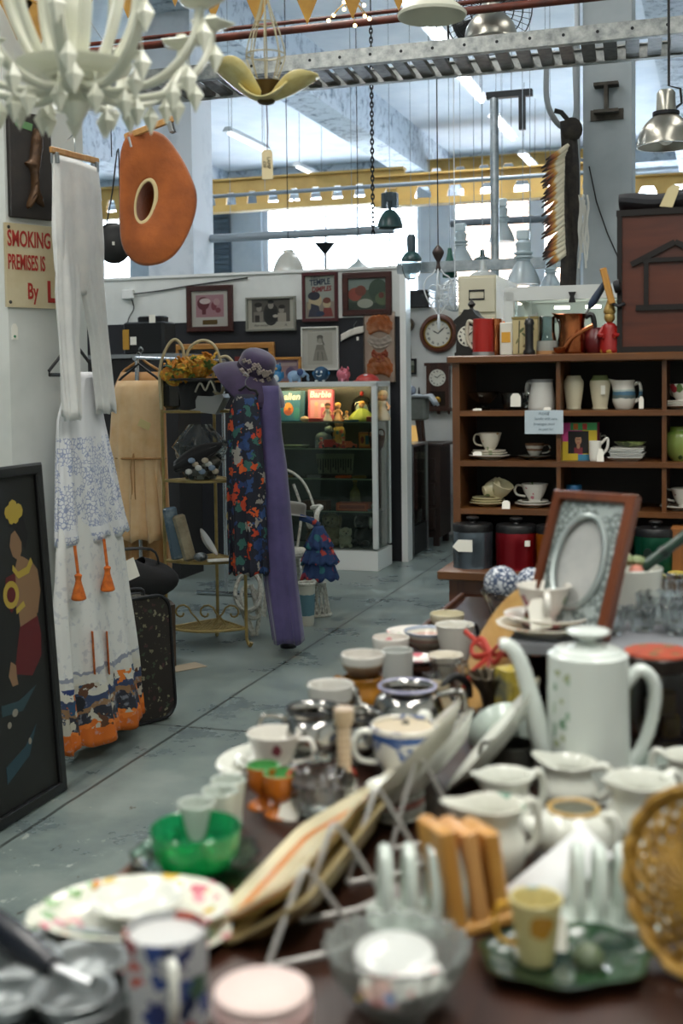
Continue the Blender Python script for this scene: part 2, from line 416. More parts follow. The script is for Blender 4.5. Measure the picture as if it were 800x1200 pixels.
mb = MB(); mb.prism([(k1u+.012, k1v+.0), (k1u+.012, k1v+.272), (k1u+.001, k1v+.272), (k1u+.001, k1v)], 0.001, .1)
struct('baseboard_column', mb, M('skirting_cream', '#cbc6b4', .5), rz=A)
# partition behind the cabinet: white above, black below
PV = 9.26
room_box('wall_partition', -5.75, -2.47, PV, PV+.12, 1.97, 2.35, M('partition_white', '#d9dcd8', .7, noise=(2.4, '#c4c8c5', .45, .8)))
room_box('wall_partition_lower', -5.75, -2.47, PV, PV+.12, 0, 1.969, M('partition_black', '#17191f', .6))
room_box('trim_1', -2.469, -2.42, PV-.012, PV+.14, 0, 2.37, WHITE)
room_box('trim_2', -5.75, -2.47, PV-.015, PV+.135, 2.35, 2.372, WHITE)
room_box('wall_clocks', -3.4, -1.0, 11.0, 11.12, 0, 2.14, M('clock_wall_paint', '#d4d6d2', .7, noise=(2.1, '#bfc3c0', .45, .8)))

# fluorescent fittings
TUBE = M('fluorescent_tube', '#f4f8ff', .4, emit=22, ecol='#eef5ff'); FIT = M('fitting_enamel', '#dfe6ea', .4)
GALV = M('galvanised', '#b4bcc0', .38, .85, noise=(14, '#8d979c', .35, .7))
def fluor(label, loc, L=1.25, rz=A, drop=.4, on_=True, light=0):
    t = thing('fluorescent_light', label, 'light', loc, rz, 'fluorescent lights under the ceiling')
    part('housing', MB().prism([(-.07, .0), (.07, .0), (.035, .055), (-.035, .055)], -L/2, L/2, 0, RX(pi/2)), FIT, t)
    part('tube', MB().tube([(0, -L/2+.03, -.022), (0, L/2-.03, -.022)], .019, 10), TUBE if on_ else M('tube_off_glow', '#f6f8f8', .3, emit=2.0), t)  # unlit tubes get a faint glow put into their material
    for s in (-1, 1): part('hanger_wire', MB().tube([(0, s*L*.4, .05), (0.01, s*L*.4, drop)], .004, 5), M('dark_wire', '#3b4046', .5), t)
    return t
fl = [('unlit fluorescent fitting on wires between the hanging petal lamp and the far column', 290, 165, 15, False),
      ('fluorescent fitting hanging above the yellow girder, near the window head', 364, 202, 18, False),
      ('bright fluorescent tube just above the cable tray, under the cream shade', 499, 24, 8.2, True),
      ('bright fluorescent tube directly below the cable tray beside the upright pole', 551, 101, 12.2, True),
      ('bright fluorescent tube right of the upright pole, second below the tray', 590, 149, 14, True),
      ('bright fluorescent tube nearest the feather headdress', 620, 189, 17, True)]
for lb, px, py, Y, o_ in fl:
    p = dp(px, py, Y); fluor(lb, p, drop=max(.2, ZC-p.z-.0), on_=o_)
for uu in (-2.6, 1.0):
    for vvv in (-.6, 2.6, 6.0):
        area('ceiling_fill', W(uu, vvv, 5.2), .5, 2.4, 75 if vvv < 0 else (75 if uu < 0 else 32), (1, .965, .90))  # area lights added under the ceiling as fill, no fittings modelled
area('table_fill', W(.15, 1.5, 3.3), .25, 2.4, 30, (1, .97, .91))  # unseen light added above the table to brighten the china
for uu, vvv, pw in ((-7, 7, 90), (-7, 14, 90), (-2.6, 12.5, 90)): area('ceiling_fill', W(uu, vvv, 5.2), .5, 2.4, pw, (.95, .97, 1))  # more added fill, deeper in the hall
# ================================================================ things hanging under the ceiling
def uu(px, py, u):
    d = ray(px, py); return CAM + d*(u/d.dot(U))
BLK = M('black_plastic', '#0f1012', .4); IRON = M('dark_iron', '#25272a', .5, .6); STEEL = M('brushed_steel', '#b9bcbd', .28, 1)
CREAM = M('cream_plastic', '#d9d8c4', .35); OAK = wood('oak', '#a8743c', '#c89a5c'); DKWOOD = wood('dark_wood', '#2a1710', '#4a2a1a', 5)
BRASS = M('brass', '#b08a3e', .3, 1); STRING = M('string', '#c9c2b0', .8); CARD = M('price_card', '#eceadf', .7)

# cable tray
tv0 = on(500, 67, 3.05).dot(V); tv1 = on(500, 93, 3.05).dot(V)
TRAY = M('tray_zinc', '#b9bcba', .45, .55, noise=(22, '#7f8585', .35, .7))
t = thing('cable_tray', 'galvanised cable tray crossing the shop below the ceiling', 'cable tray', W(-1.6, (tv0+tv1)/2, 3.05), A)
L0, L1 = -3.4, 3.0; hv = (tv1-tv0)/2
for s in (-1, 1):
    mb = MB(); mb.box((0, s*hv, .035), (L1-L0, .012, .075), 0, T((L0+L1)/2, 0, 0)); mb.box(((L0+L1)/2, s*(hv-.02), .0), (L1-L0, .04, .006)); mb.box(((L0+L1)/2, s*(hv-.012), .074), (L1-L0, .026, .006))
    part('side_rail', mb, TRAY, t)
    if s < 0:
        mb = MB()
        for i in range(40): mb.lathe([(0, 0), (.008, 0), (.008, .002), (0, .002)], 8, 0, T(L0+.1+i*.16, -hv-.0055, .04) @ RX(pi/2))
        o = part('bolt_hole', mb, IRON, t); o['kind'] = 'stuff'
mb = MB()
for i in range(60):
    x = L0+.05+i*.105; m = T(x, 0, .006) @ RZ(rad(4))
    mb.box((0, 0, 0), (.062, hv*2-.02, .004), 0, m); mb.box((-.03, 0, .012), (.004, hv*2-.02, .024), 0, m); mb.box((.03, 0, .012), (.004, hv*2-.02, .024), 0, m)
o = part('rung', mb, M('rung_zinc', '#5d5b54', .4, .7, noise=(25, '#2f2d28', .4, .7)), t); o['kind'] = 'stuff'
for x in (-2.2, .2, 2.2):
    part('drop_rod', MB().tube([(x, hv+.02, .02), (x, hv+.02, ZC-3.05-.05)], .006, 6), IRON, t)
# red pipe behind the tray
pv = 5.75; a = vv(225, 52, pv+.6); b_ = vv(640, 2, pv+.6)
mb = MB(); mb.tube([(-3.6, 0, 0), (1.4, 0, 0)], .022, 10); mb.tube([(-3.6, .02, .05), (1.4, .02, .05)], .012, 8)
solo('sprinkler_pipe', 'rust red pipe running above the galvanised cable tray', 'pipe', W(-.9, pv+.6, a.z+.02), mb, M('red_oxide', '#6b3020', .5, noise=(8, '#40251d', .4, .7)), A)

# chandelier
cp = dp(88, 90, 2.3); t = thing('chandelier', 'pale cream plastic chandelier with curled arms and hanging drops', 'chandelier', cp)
CH = M('cream_acrylic', '#dfe0d0', .3, t=0, sh=.1)
mb = MB(); mb.lathe(smoothp([(0, -.092), (.010, -.086), (.022, -.066), (.028, -.05), (.012, -.03), (.04, -.012), (.062, .0), (.05, .02), (.025, .03), (.018, .07), (.03, .12), (.018, .18), (.014, .45), (0, .451)]), 20); part('stem', mb, CH, t)
def drop_mb(p, s=1):
    mb = MB(); mb.lathe([(0, -.030*s), (.0115*s, -.006*s), (0, .012*s)], 4, 0, T(*p)); mb.tube([(p[0], p[1], p[2]+.011*s), (p[0], p[1], p[2]+.024*s)], .0012, 5); return mb
N = 11
for i in range(N):
    a = 2*pi*i/N+.25; c_, s_ = cos(a), sin(a)
    pr = curve([(.02, .0), (.06, -.028), (.12, -.034), (.19, -.014), (.245, .04), (.262, .1)], 5)
    part('arm', MB().tube([(r*c_, r*s_, z) for r, z in pr], [.009]*3+[.0075]*(len(pr)-3), 8, flat=1.6), CH, t)
    p2 = curve([(.03, .01), (.075, .03), (.115, .11), (.125, .2), (.08, .29), (.02, .33)], 5)
    part('upper_arm', MB().tube([(r*cos(a+.3), r*sin(a+.3), z) for r, z in p2], .008, 8, flat=1.5), CH, t)
    mb = MB(); m = T(.262*c_, .262*s_, .1)
    mb.lathe([(0, 0), (.012, .001), (.034, .008), (.042, .014), (.04, .016), (.012, .008), (.011, .03), (0, .03)], 10, 0, m, fn=lambda a_, r, z: (r*(1+.12*cos(5*a_)*(r > .03))*cos(a_), r*(1+.12*cos(5*a_)*(r > .03))*sin(a_), z))
    part('candle_cup', mb, CH, t)
    for r, z, k in ((.268, .062, 0), (.195, -.036, .1), (.115, -.052, -.15), (.23, -.012, .06)):
        part('drop', drop_mb((r*cos(a+k), r*sin(a+k), z), 1.45), CH, t)
mb = MB(); mb.lathe(smoothp([(.055, .0), (.09, .006), (.11, .018), (.105, .022), (.06, .012), (.05, .004), (.055, 0)], 2), 24); part('bowl', mb, CH, t)
part('chain', MB().tube([(0, 0, .45), (0, 0, ZC-cp.z)], .004, 6), CREAM, t)

# petal lamp with tag
pp = dp(312, 118, 3.5); t = thing('pendant_lamp', 'hanging lamp of large yellow petals below a narrow wire cage', 'lamp', pp, 0)
PET = M('petal_plastic', '#d6cb92', .35, noise=(14, '#bda860', .45, .8)); s35 = S(pp)
def petal(a, L, lift, wd, tw=0):
    def fn(u, v):
        w_ = wd*(max(0, sin(pi*min(1, .10+.86*v)))**.6)*(u-.5)*2
        r = .018+L*v; z = lift*v**1.5+.5*abs(w_)**2/wd*1.2
        x, y = r, w_
        return (x*cos(a)-y*sin(a), x*sin(a)+y*cos(a), z)
    return MB().grid(fn, 9, 12)
for a, L, lf, wd in ((rad(188), .135, .095, .10), (rad(-6), .135, .062, .07), (rad(265), .09, -.012, .07), (rad(85), .11, .06, .07)):
    part('petal', petal(a, L, lf, wd), PET, t, solid=.004)
part('bulb_holder', MB().lathe(smoothp([(0, -.012), (.022, -.008), (.03, .01), (.05, .045), (.05, .05), (0, .05)]), 16), M('bronze_dark', '#4a3b22', .4, .6), t)
mb = MB()
for i in range(8):
    a = 2*pi*i/8
    mb.tube([(r*cos(a), r*sin(a), z) for r, z in curve([(.03, .05), (.045, .09), (.056, .13), (.042, .19), (.02, .25), (.006, .30)], 4)], .0022, 5)
for r, z in ((.056, .13), (.03, .22)): mb.tube([(r*cos(2*pi*i/20), r*sin(2*pi*i/20), z) for i in range(20)], .0022, 5, closed=True)
part('wire_cage', mb, M('cream_wire', '#a79f82', .4, .3), t)
part('cord', MB().tube([(0, 0, .30), (0, 0, ZC-pp.z)], .003, 6), STRING, t)
part('tag_string', MB().tube([(0, 0, -.012), (.002, 0, -.08), (0, 0, -.14)], .002, 5), M('maroon_string', '#5c4048', .8), t)
mb = MB(); mb.prism([(-.016, -.225), (.016, -.225), (.016, -.15), (.011, -.14), (-.011, -.14), (-.016, -.15)], -.001, .001, 0, RX(pi/2))
tg = part('price_tag', mb, M('manila', '#d9c9a0', .7), t)
letters(tg, 'LAMP', .014, BLK, .004, -.178, -.0015, roll=-pi/2); letters(tg, '£50', .012, BLK, -.008, -.182, -.0015, roll=-pi/2)

# gold bunting
GOLD = M('gold_cloth', '#9a6d16', .55, noise=(9, '#b98a28', .4, .7), sh=.2)
apx = [(20, 48), (45, 60), (88, 50), (150, 22), (205, 8), (250, 24), (302, 31), (360, 29), (413, 23), (467, 13), (520, 3)]
q0 = dp(apx[0][0], -34, 4.4); t = thing('bunting', 'string of gold pointed pennants near the top edge', 'bunting', q0)
tp = []
for px, py in apx:
    a = dp(px, py, 4.4)-q0; w_ = 27*S(dp(px, py, 4.4)); h_ = .17
    top = a.z+h_; tp.append((a.x, 0, top))
    mb = MB(); mb.prism([(a.x-w_, top+.01), (a.x-w_*.55, top-h_*.35), (a.x, a.z), (a.x+w_*.55, top-h_*.35), (a.x+w_, top+.01)], -.002, .002, 0, RX(pi/2)); part('pennant', mb, GOLD, t)
part('cord', MB().tube([(tp[0][0]-.3, 0, tp[0][2]+.05)]+tp+[(tp[-1][0]+.4, 0, tp[-1][2]+.06)], .005, 6), GOLD, t)

# standing fan on a ceiling drop, dome lamps
fp = dp(573, 14, 6.9); t = thing('fan', 'dark wire caged fan behind the steel dome lamp', 'fan', fp, A); s_ = S(fp); R_ = 51*s_
for nm, yy, rad_ in (('guard', -.05, (1, .8, .6, .4, .2)),):
    mb = MB()
    for k in rad_: mb.tube([(R_*k*cos(2*pi*i/36), yy*(1.3-k), R_*k*sin(2*pi*i/36)) for i in range(36)], .0035, 5, closed=True)
    for i in range(44):
        a = 2*pi*i/44; mb.tube([(R_*k*cos(a), yy*(1.3-k), R_*k*sin(a)) for k in (.15, .5, 1)], .0018, 4)
    part(nm, mb, IRON, t)
for i in range(4):
    a = i*pi/2+.5
    def fn(u, v): 
        r = R_*(.15+.75*v); w_ = (.25+.4*v)*(u-.5); return (r*cos(a+w_), .02+.03*(u-.5)*2, r*sin(a+w_))
    part('blade', MB().grid(fn, 5, 6), M('fan_blade', '#3a3c3e', .4), t, solid=.003)
part('motor', MB().lathe([(0, -.02), (.05, -.01), (.055, .12), (.03, .16), (0, .16)], 18, 0, RX(-pi/2)), IRON, t)
part('drop_pole', MB().tube([(0, .12, 0), (0, .14, .2), (0, .14, ZC-fp.z)], .014, 8), IRON, t)
NICK = M('spun_aluminium', '#a8a69c', .3, .9)
def dome(label, px, py, Y, wpx, cat='lamp', m=NICK, group='steel dome lamps'):
    p = dp(px, py, Y); k = wpx*S(p)/2; t = thing('dome_pendant_lamp', label, cat, p, 0)
    o = [(k*1.0, 0), (k*1.03, .01*k), (k*1.0, .04*k), (k*.97, .3*k), (k*.86, .62*k), (k*.6, .92*k), (k*.42, 1.06*k), (k*.4, 1.1*k)]
    mb = MB(); mb.lathe(smoothp(o, 3)+[(k*.36, 1.1*k)]+[(r*.96-.001, z) for r, z in o[::-1]]+[(k*1.0, 0)], 36); part('lamp_shade', mb, m, t)
    part('collar', MB().lathe([(0, 1.08*k), (k*.46, 1.08*k), (k*.46, 1.2*k), (k*.36, 1.22*k), (0, 1.22*k)], 20), IRON, t)
    part('neck', MB().lathe([(0, 1.2*k), (k*.34, 1.2*k), (k*.32, 1.85*k), (k*.24, 1.95*k), (0, 1.95*k)], 20), m, t)
    part('cable', MB().tube([(k*.3, 0, 1.3*k), (k*.55, 0, 1.5*k), (k*.5, 0, 2.0*k), (k*.1, 0, 2.1*k), (0, 0, ZC-p.z)], .006, 6), BLK, t)
    part('bulb', MB().ball((0, 0, .35*k), .3*k), M('bulb_glass', '#f2efe6', .2), t)
dome('grey steel dome lamp in front of the wire fan', 575, 48, 6.6, 62)
dome('grey steel dome lamp hanging right of the grey column', 780, 172, 5.4, 67)
p = dp(506, 20, 4.0); k = S(p)*40; t = thing('cone_pendant_lamp', 'cream cone lamp shade cut off by the top edge', 'lamp', p, 0)
mb = MB(); mb.lathe([(k, 0), (k*1.02, .01), (k*.3, k*.75), (k*.27, k*.75), (k*.97, .004), (k, 0)], 32); part('lamp_shade', mb, M('cream_shade', '#cfd0bf', .5), t)
part('cord', MB().tube([(0, 0, k*.7), (0, 0, ZC-p.z)], .004, 6), STRING, t)
# little twig light with bulbs
p = dp(411, 16, 4.6); t = thing('twig_light', 'small gold twig light dotted with tiny bulbs', 'light', p)
mb = MB(); ends = []
for i in range(9):
    a = 2*pi*i/9; e_ = Vector((cos(a)*(.05+.02*(i % 3)), sin(a)*.05, .0-.03*(i % 3)+.03)); ends.append(e_)
    mb.tube([(0, 0, .06), e_*.6+Vector((0, 0, .03)), e_], .002, 5)
mb.tube([(0, 0, .05), (0, 0, ZC-p.z)], .003, 5); part('branch', mb, BRASS, t)
for e_ in ends: part('bulb', MB().ball(e_, .0075, seg=8), M('tiny_bulb', '#fff0c8', .3, emit=7, ecol='#ffe2a0'), t)
# long chain
p = dp(437, 276, 7.3); q = dp(432, 28, 7.3); mb = MB(); n_ = 46; Lc = q.z-p.z
for i in range(n_):
    z = Lc*(i+.5)/n_; r_ = Lc/n_*.62; m = T(0, 0, z) @ RZ(pi/2*(i % 2)) @ RX(pi/2)
    mb.tube([(r_*.5*cos(2*pi*j/10), r_*1.15*sin(2*pi*j/10), 0) for j in range(10)], .0045, 5, mat=m, closed=True)
mb.tube([(0, 0, Lc), (0, 0, ZC-p.z)], .004, 5)
solo('hanging_chain', 'long dark steel chain hanging in front of the ceiling beam', 'chain', p, mb, IRON)

# yellow castellated girders (fixed structure of the hall)
YEL = M('girder_yellow', '#c9a760', .6, noise=(2.5, '#b3924f', .4, .75)); 
def girder(pxa, pxb, py, v, h, sp, hole):
    pa = vv(pxa, py, v); pb = vv(pxb, py, v); u0, u1 = pa.dot(U), pb.dot(U); L = u1-u0; mb = MB(); z0 = pa.z
    mb.box((L/2, 0, h*.1), (L, .22, h*.2)); mb.box((L/2, 0, h*.8), (L, .05, h*.4)); mb.box((L/2, 0, h*.97), (L, .2, h*.06))
    n_ = int(L/sp); mats = [YEL]
    for i in range(n_+1):                                # web posts, wider at the top, between the openings
        x = i*sp; b0, b1 = sp*(1-hole)/2, sp*(1-hole*.55)/2
        mb.prism([(x-b0, h*.18), (x+b0, h*.18), (x+b0*1.15, h*.4), (x+b1, h*.61), (x-b1, h*.61), (x-b0*1.15, h*.4)], -.025, .025, 0, RX(pi/2))
    struct('beam', mb, YEL, loc=W(u0, v, z0), rz=A)
girder(120, 475, 258, 17, .50, .34, .52)
girder(440, 700, 244, 14.2, .38, .40, .55)
girder(470, 700, 214, 19.5, .33, .40, .55)
girder(740, 830, 238, 16, .34, .4, .6)
# rails and upright
PIPE = M('rail_paint', '#98a3ab', .45, .3)
def rail(label, pxa, pxb, py, v, r, m=PIPE, wires=(.2, .8), sq=False):
    pa = vv(pxa, py, v); pb = vv(pxb, py, v); L = pb.dot(U)-pa.dot(U); t = thing('hanging_rail', label, 'rail', W(pa.dot(U), v, pa.z), A)
    part('bar', MB().box((L/2, 0, 0), (L, r*1.4, r*2)) if sq else MB().tube([(0, 0, 0), (L, 0, 0)], r, 10), m, t)
    for k in wires: part('drop_wire', MB().tube([(L*k, 0, 0), (L*k, 0, ZC-pa.z)], .003, 5), M('pale_wire', '#8f9aa3', .5), t)
rail('thin grey rail below the fluorescent fittings, level with the yellow girder', 225, 690, 232, 12.6, .022)
rail('grey rail under the yellow girder on which the green industrial lamp hangs', 225, 462, 281, 10.6, .04)
rail('dark grey rail end crossing the bright windows beside the headdress', 528, 668, 262, 11, .035, M('rail_dark', '#6d7882', .5))
rail('square galvanised rail running right from the white partition post', 466, 662, 315, 8.9, .04, GALV, sq=True)
p = dp(580, 330, 9.5); ztop = 3.66; t = thing('upright_pole', 'slim galvanised upright pole left of the feather headdress', 'pole', W(p.dot(U), p.dot(V), 0), A)
part('tube', MB().tube([(0, 0, 0), (0, 0, ztop)], .034, 12), GALV, t)
part('bracket', MB().box((.12, 0, ztop+.02), (.36, .06, .05)).box((.22, 0, ztop-.13), (.05, .05, .26)), IRON, t)
part('foot_plate', MB().box((0, 0, .006), (.16, .16, .012)), GALV, t)

# old pendant lamps seen against the windows
GRN = M('enamel_green', '#274a48', .35, noise=(12, '#1a3234', .4, .7)); MILK = M('milk_glass', '#dfe4e0', .25, t=.45); CLR = glassm('lamp_glass', '#e8f4f8', .12)
def plamp(label, px, py, Y, wpx, kind, name='industrial_lamp', hpx=None):
    """py = lower rim"""
    p = dp(px, py, Y); s = S(p); k = wpx*s/2; t = thing(name, label, 'lamp', p, A)
    def wire(z): part('cord', MB().tube([(0, 0, z), (0, 0, ZC-p.z)], .0025, 5), M('pale_wire', '#8f9aa3', .5), t)
    if kind == 'box':
        mb = MB(); o = [(k, 0), (k*1.02, .02*k), (k*.96, .4*k), (k*.8, .85*k), (k*.5, 1.25*k), (k*.3, 1.4*k)]
        mb.lathe(smoothp(o)+[(k*.28, 1.4*k)]+[(r*.95, z) for r, z in o[::-1]]+[(k, 0)], 24); part('lamp_shade', mb, GRN, t)
        mb = MB(); mb.box((-k*.42, 0, 2.1*k), (k*.4, k*.8, 1.2*k), bev=.1*k); mb.box((k*.42, 0, 2.1*k), (k*.4, k*.8, 1.2*k), bev=.1*k); mb.box((0, 0, 2.4*k), (k*.6, k*.5, .7*k)); mb.tube([(0, 0, 1.3*k), (0, 0, 2.2*k)], .15*k, 10)
        part('ballast_box', mb, M('ballast', '#34444c', .5), t); wire(2.7*k)
    elif kind == 'bell':
        part('neck', MB().lathe([(0, 1.6*k), (.42*k, 1.6*k), (.46*k, 2.9*k), (.3*k, 3.2*k), (0, 3.2*k)], 16), M('ballast', '#34444c', .5), t)
        mb = MB(); o = [(k, .75*k), (k*.92, 1.05*k), (k*.6, 1.45*k), (k*.4, 1.6*k)]; mb.lathe(smoothp(o)+[(0, 1.62*k)], 24); part('lamp_shade', mb, GRN, t)
        mb = MB(); vessel(mb, smoothp([(.3*k, -1.0*k), (.62*k, -.8*k), (.85*k, -.2*k), (.92*k, .4*k), (.92*k, .75*k)]), .004, 24); part('glass_bell', mb, CLR, t); wire(3.2*k)
    elif kind == 'clear':
        o = [(k, 0), (k*1.03, .03*k), (k*.9, .5*k), (k*.62, 1.05*k), (k*.42, 1.4*k)]
        mb = MB(); mb.lathe(smoothp(o)+[(k*.38, 1.4*k)]+[(r*.95, z) for r, z in o[::-1]]+[(k, 0)], 24); part('lamp_shade', mb, M('frosted_blue_glass', '#d2e2e8', .3, t=.55), t)
        part('fins', MB().lathe([(0, 1.4*k), (.44*k, 1.4*k), (.44*k, 1.55*k), (.6*k, 1.6*k), (.6*k, 1.7*k), (.42*k, 1.75*k), (.6*k, 1.85*k), (.6*k, 1.95*k), (.42*k, 2.0*k), (.5*k, 2.5*k), (.3*k, 2.7*k), (0, 2.7*k)], 16), M('lamp_fin', '#c2d2d8', .4, .2), t)
        part('cap', MB().box((0, 0, 3.0*k), (.8*k, .6*k, .6*k), bev=.08*k), M('lamp_fin', '#c2d2d8', .4, .2), t); wire(3.3*k)
    elif kind == 'cone':
        h = hpx*s; part('lamp_shade', MB().lathe([(k, 0), (k*.85, .25*h), (k*.34, .8*h), (k*.25, h), (0, h)], 18), M('green_enamel_bright', '#1d5a4c', .3), t); wire(h)
    elif kind == 'dome':
        o = [(k, 0), (k*1.04, .02*k), (k*.96, .28*k), (k*.6, .62*k), (k*.25, .78*k), (k*.2, 1.3*k), (0, 1.32*k)]
        part('lamp_shade', MB().lathe(smoothp(o), 24), MILK if hpx is None else GRN, t); wire(1.3*k)
plamp('green industrial lamp with a twin box on top, above the rail', 457, 267, 10.3, 30, 'box')
plamp('green necked lamp over a clear glass bell, right of the partition post', 482, 315, 9.0, 25, 'bell')
plamp('tall narrow green cone lamp behind the small wire chandelier', 527, 325, 9.2, 18, 'cone', hpx=34)
plamp('dark green dome lamp just left of the upright pole', 565, 310, 9.6, 26, 'dome', hpx=1)
plamp('pale glass lamp between the green cone and the green dome', 540, 312, 10.4, 30, 'clear', 'glass_pendant_lamp')
plamp('pale glass lamp hanging highest, directly beside the upright pole', 588, 283, 10.6, 30, 'clear', 'glass_pendant_lamp')
plamp('wide pale glass lamp with a square cap, left of the headdress', 613, 333, 8.3, 38, 'clear', 'glass_pendant_lamp')
plamp('low white dome lamp just under the square galvanised rail', 566, 332, 8.6, 40, 'dome', 'glass_pendant_lamp')
plamp('small clear lamp low beside the headdress fringe', 645, 340, 8.6, 26, 'clear', 'glass_pendant_lamp')
p = dp(338, 321, 10.9); k = 18*S(p); t = thing('bell_pendant_lamp', 'white bell shaped lamp shade above the framed film still', 'lamp', p)
part('lamp_shade', MB().lathe(smoothp([(k, -.05), (k*1.02, 0), (k*.95, .5*k), (k*.6, 1.15*k), (k*.35, 1.35*k), (k*.33, 1.55*k), (0, 1.58*k)]), 28), M('opal_shade', '#d8d6ca', .3, t=.3), t); part('cord', MB().tube([(0, 0, 1.5*k), (0, 0, ZC-p.z)], .004, 5), IRON, t)
p = dp(420, 318, 10.9); k = 13*S(p); t = thing('cone_pendant_lamp', 'small grey cone lamp against the window above the poster', 'lamp', p)
part('lamp_shade', MB().lathe([(k, 0), (k*1.0, .03), (k*.25, k*.9), (k*.15, k*1.1), (0, k*1.1)], 24), M('pale_green_shade', '#b8c4c0', .4, t=.3), t); part('cord', MB().tube([(0, 0, k), (0, 0, ZC-p.z)], .004, 5), IRON, t)
p = W(*[dp(381, 318, 12.5).dot(x) for x in (U, V)], 0); t = thing('floor_lamp', 'thin dark uplighter lamp standing behind the partition', 'lamp', p)
zt = dp(381, 286, 12.5).z; part('pole', MB().tube([(0, 0, .02), (0, 0, zt-.08)], .012, 8), IRON, t); part('base', MB().lathe([(0, 0), (.16, 0), (.16, .02), (0, .03)], 24), IRON, t)
part('lamp_shade', MB().lathe([(.02, zt-.09), (.1, zt+.01), (.11, zt+.01), (.02, zt-.1), (0, zt-.1)], 20), IRON, t)
# small ornate wire chandelier and wire globe
p = dp(514, 388, 7.6); s = S(p); t = thing('wire_chandelier', 'small ornate white wire pendant with scrolled openwork body', 'chandelier', p, A)
WW = M('white_wire', '#dde2e4', .4, .2); k = s
mb = MB()
for i in range(4):
    a = 2*pi*i/4+.12; rad_ = lambda r, z: (r*k*cos(a), r*k*sin(a), z*k)
    mb.tube([rad_(r, z) for r, z in curve([(2, 20), (4, 24), (9, 30), (15, 42), (17, 52), (13, 62), (7, 66), (3, 72)], 3)], .95*k, 5)
    mb.tube([rad_(6+6*cos(q), 46+8*sin(q)) for q in [j*.6 for j in range(11)]], .9*k, 5)
    mb.tube([rad_(4+4*cos(q), 30+5*sin(q)) for q in [j*.6 for j in range(11)]], .8*k, 5)
part('scrollwork', mb, WW, t)
part('finial', MB().lathe([(0, 0), (1.5*k, 2*k), (2*k, 12*k), (1*k, 20*k), (0, 21*k)], 10), WW, t)
part('canopy', MB().lathe(smoothp([(0, 70*k), (3*k, 72*k), (2*k, 80*k), (5*k, 86*k), (7*k, 92*k), (4*k, 97*k), (1*k, 100*k), (0, 101*k)]), 16), M('canopy_brown', '#4b3f3c', .4, .4), t)
part('chain', MB().tube([(0, 0, 100*k), (0, 0, ZC-p.z)], .004, 5), IRON, t)
p = dp(533, 346, 8.0); k = 18.5*S(p); mb = MB()
for i in range(7):
    a = pi*i/7; mb.tube([(k*cos(a)*sin(q), k*sin(a)*sin(q), k*cos(q)) for q in [2*pi*j/28 for j in range(28)]], .0045, 5, closed=True)
for z in (-.7, -.35, 0, .35, .7): r_ = sqrt(1-z*z); mb.tube([(k*r_*cos(2*pi*j/28), k*r_*sin(2*pi*j/28), k*z) for j in range(28)], .0045, 5, closed=True)
mb.tube([(0, 0, k), (0, 0, ZC-p.z)], .004, 5)
solo('hanging_wire_globe', 'white wire globe shade beside the ornate wire pendant', 'lamp shade', p, mb, WW, A)

# on the grey column: steel stub, conduit, loop hose, headdress
p = vv(711, 117, cv-.0); s = S(p); t = thing('steel_beam_stub', 'rusted steel beam end fixed high on the grey column', 'bracket', p, A); RUST = M('old_steel', '#4f4c46', .6, .5, noise=(14, '#2e2a25', .4, .7))
part('stub', MB().box((0, -.04, .075), (28*s, .08, .018)).box((0, -.04, -.075), (28*s, .08, .018)).box((0, -.04, 0), (.02, .08, .14)), RUST, t)
part('base_plate', MB().box((0, -.006, -.085), (38*s, .012, .06)), RUST, t)
p = W(cu-.03, cv-.02, 0); solo('conduit_pipe', 'grey conduit running up the left edge of the grey column', 'pipe', p, MB().tube([(0, 0, .0), (0, 0, ZC-.01)], .016, 10), M('conduit_grey', '#a3abb0', .4, .4), A)
p = dp(640, 84, 6.6); s = S(p); pts = curve([(0, 0, 20*s), (0, 0, 0), (0, 0, -30*s), (6*s, 0, -50*s), (18*s, 0, -64*s), (30*s, 0, -60*s), (35*s, 0, -44*s), (34*s, 0, 0), (34*s, 0, 30*s)], 5)
solo('loop_hose', 'grey hose hanging in a loop below the cable tray', 'hose', p, MB().tube(pts, .016, 10), M('hose_grey', '#8f979c', .5))
def feather_mat():
    n = NT('feather_bands'); n.pr(.7, sh=.3); tc = n.new('ShaderNodeTexCoord'); s3 = n.new('ShaderNodeSeparateXYZ'); n.link(tc.outputs['Object'], s3.inputs[0])
    f = n.math('MULTIPLY', s3.outputs['X'], 1/.135); n.base(n.ramp(f, [(0, '#cfc9b2'), (.38, '#d8d2bc'), (.5, '#b98a3c'), (.68, '#8a4a22'), (.82, '#35201a'), (1, '#1c1513')])); return n.m
FM = feather_mat()
p = dp(672, 330, 6.55); s = S(p); t = thing('feather_headdress', 'long feathered headdress trailing down beside the grey column', 'headdress', p)
def strip(u, v):
    x = lerp(-14, 4, u)+4*sin(v*3.2)-4*(1-v); return (x*s, .015*sin(u*6+v*9), lerp(-34, 186, v)*s)
part('trailer', MB().grid(strip, 6, 24), M('dark_trailer', '#1d1b1a', .8, noise=(20, '#37322c', .4, .7)), t, solid=.012)
bme = None
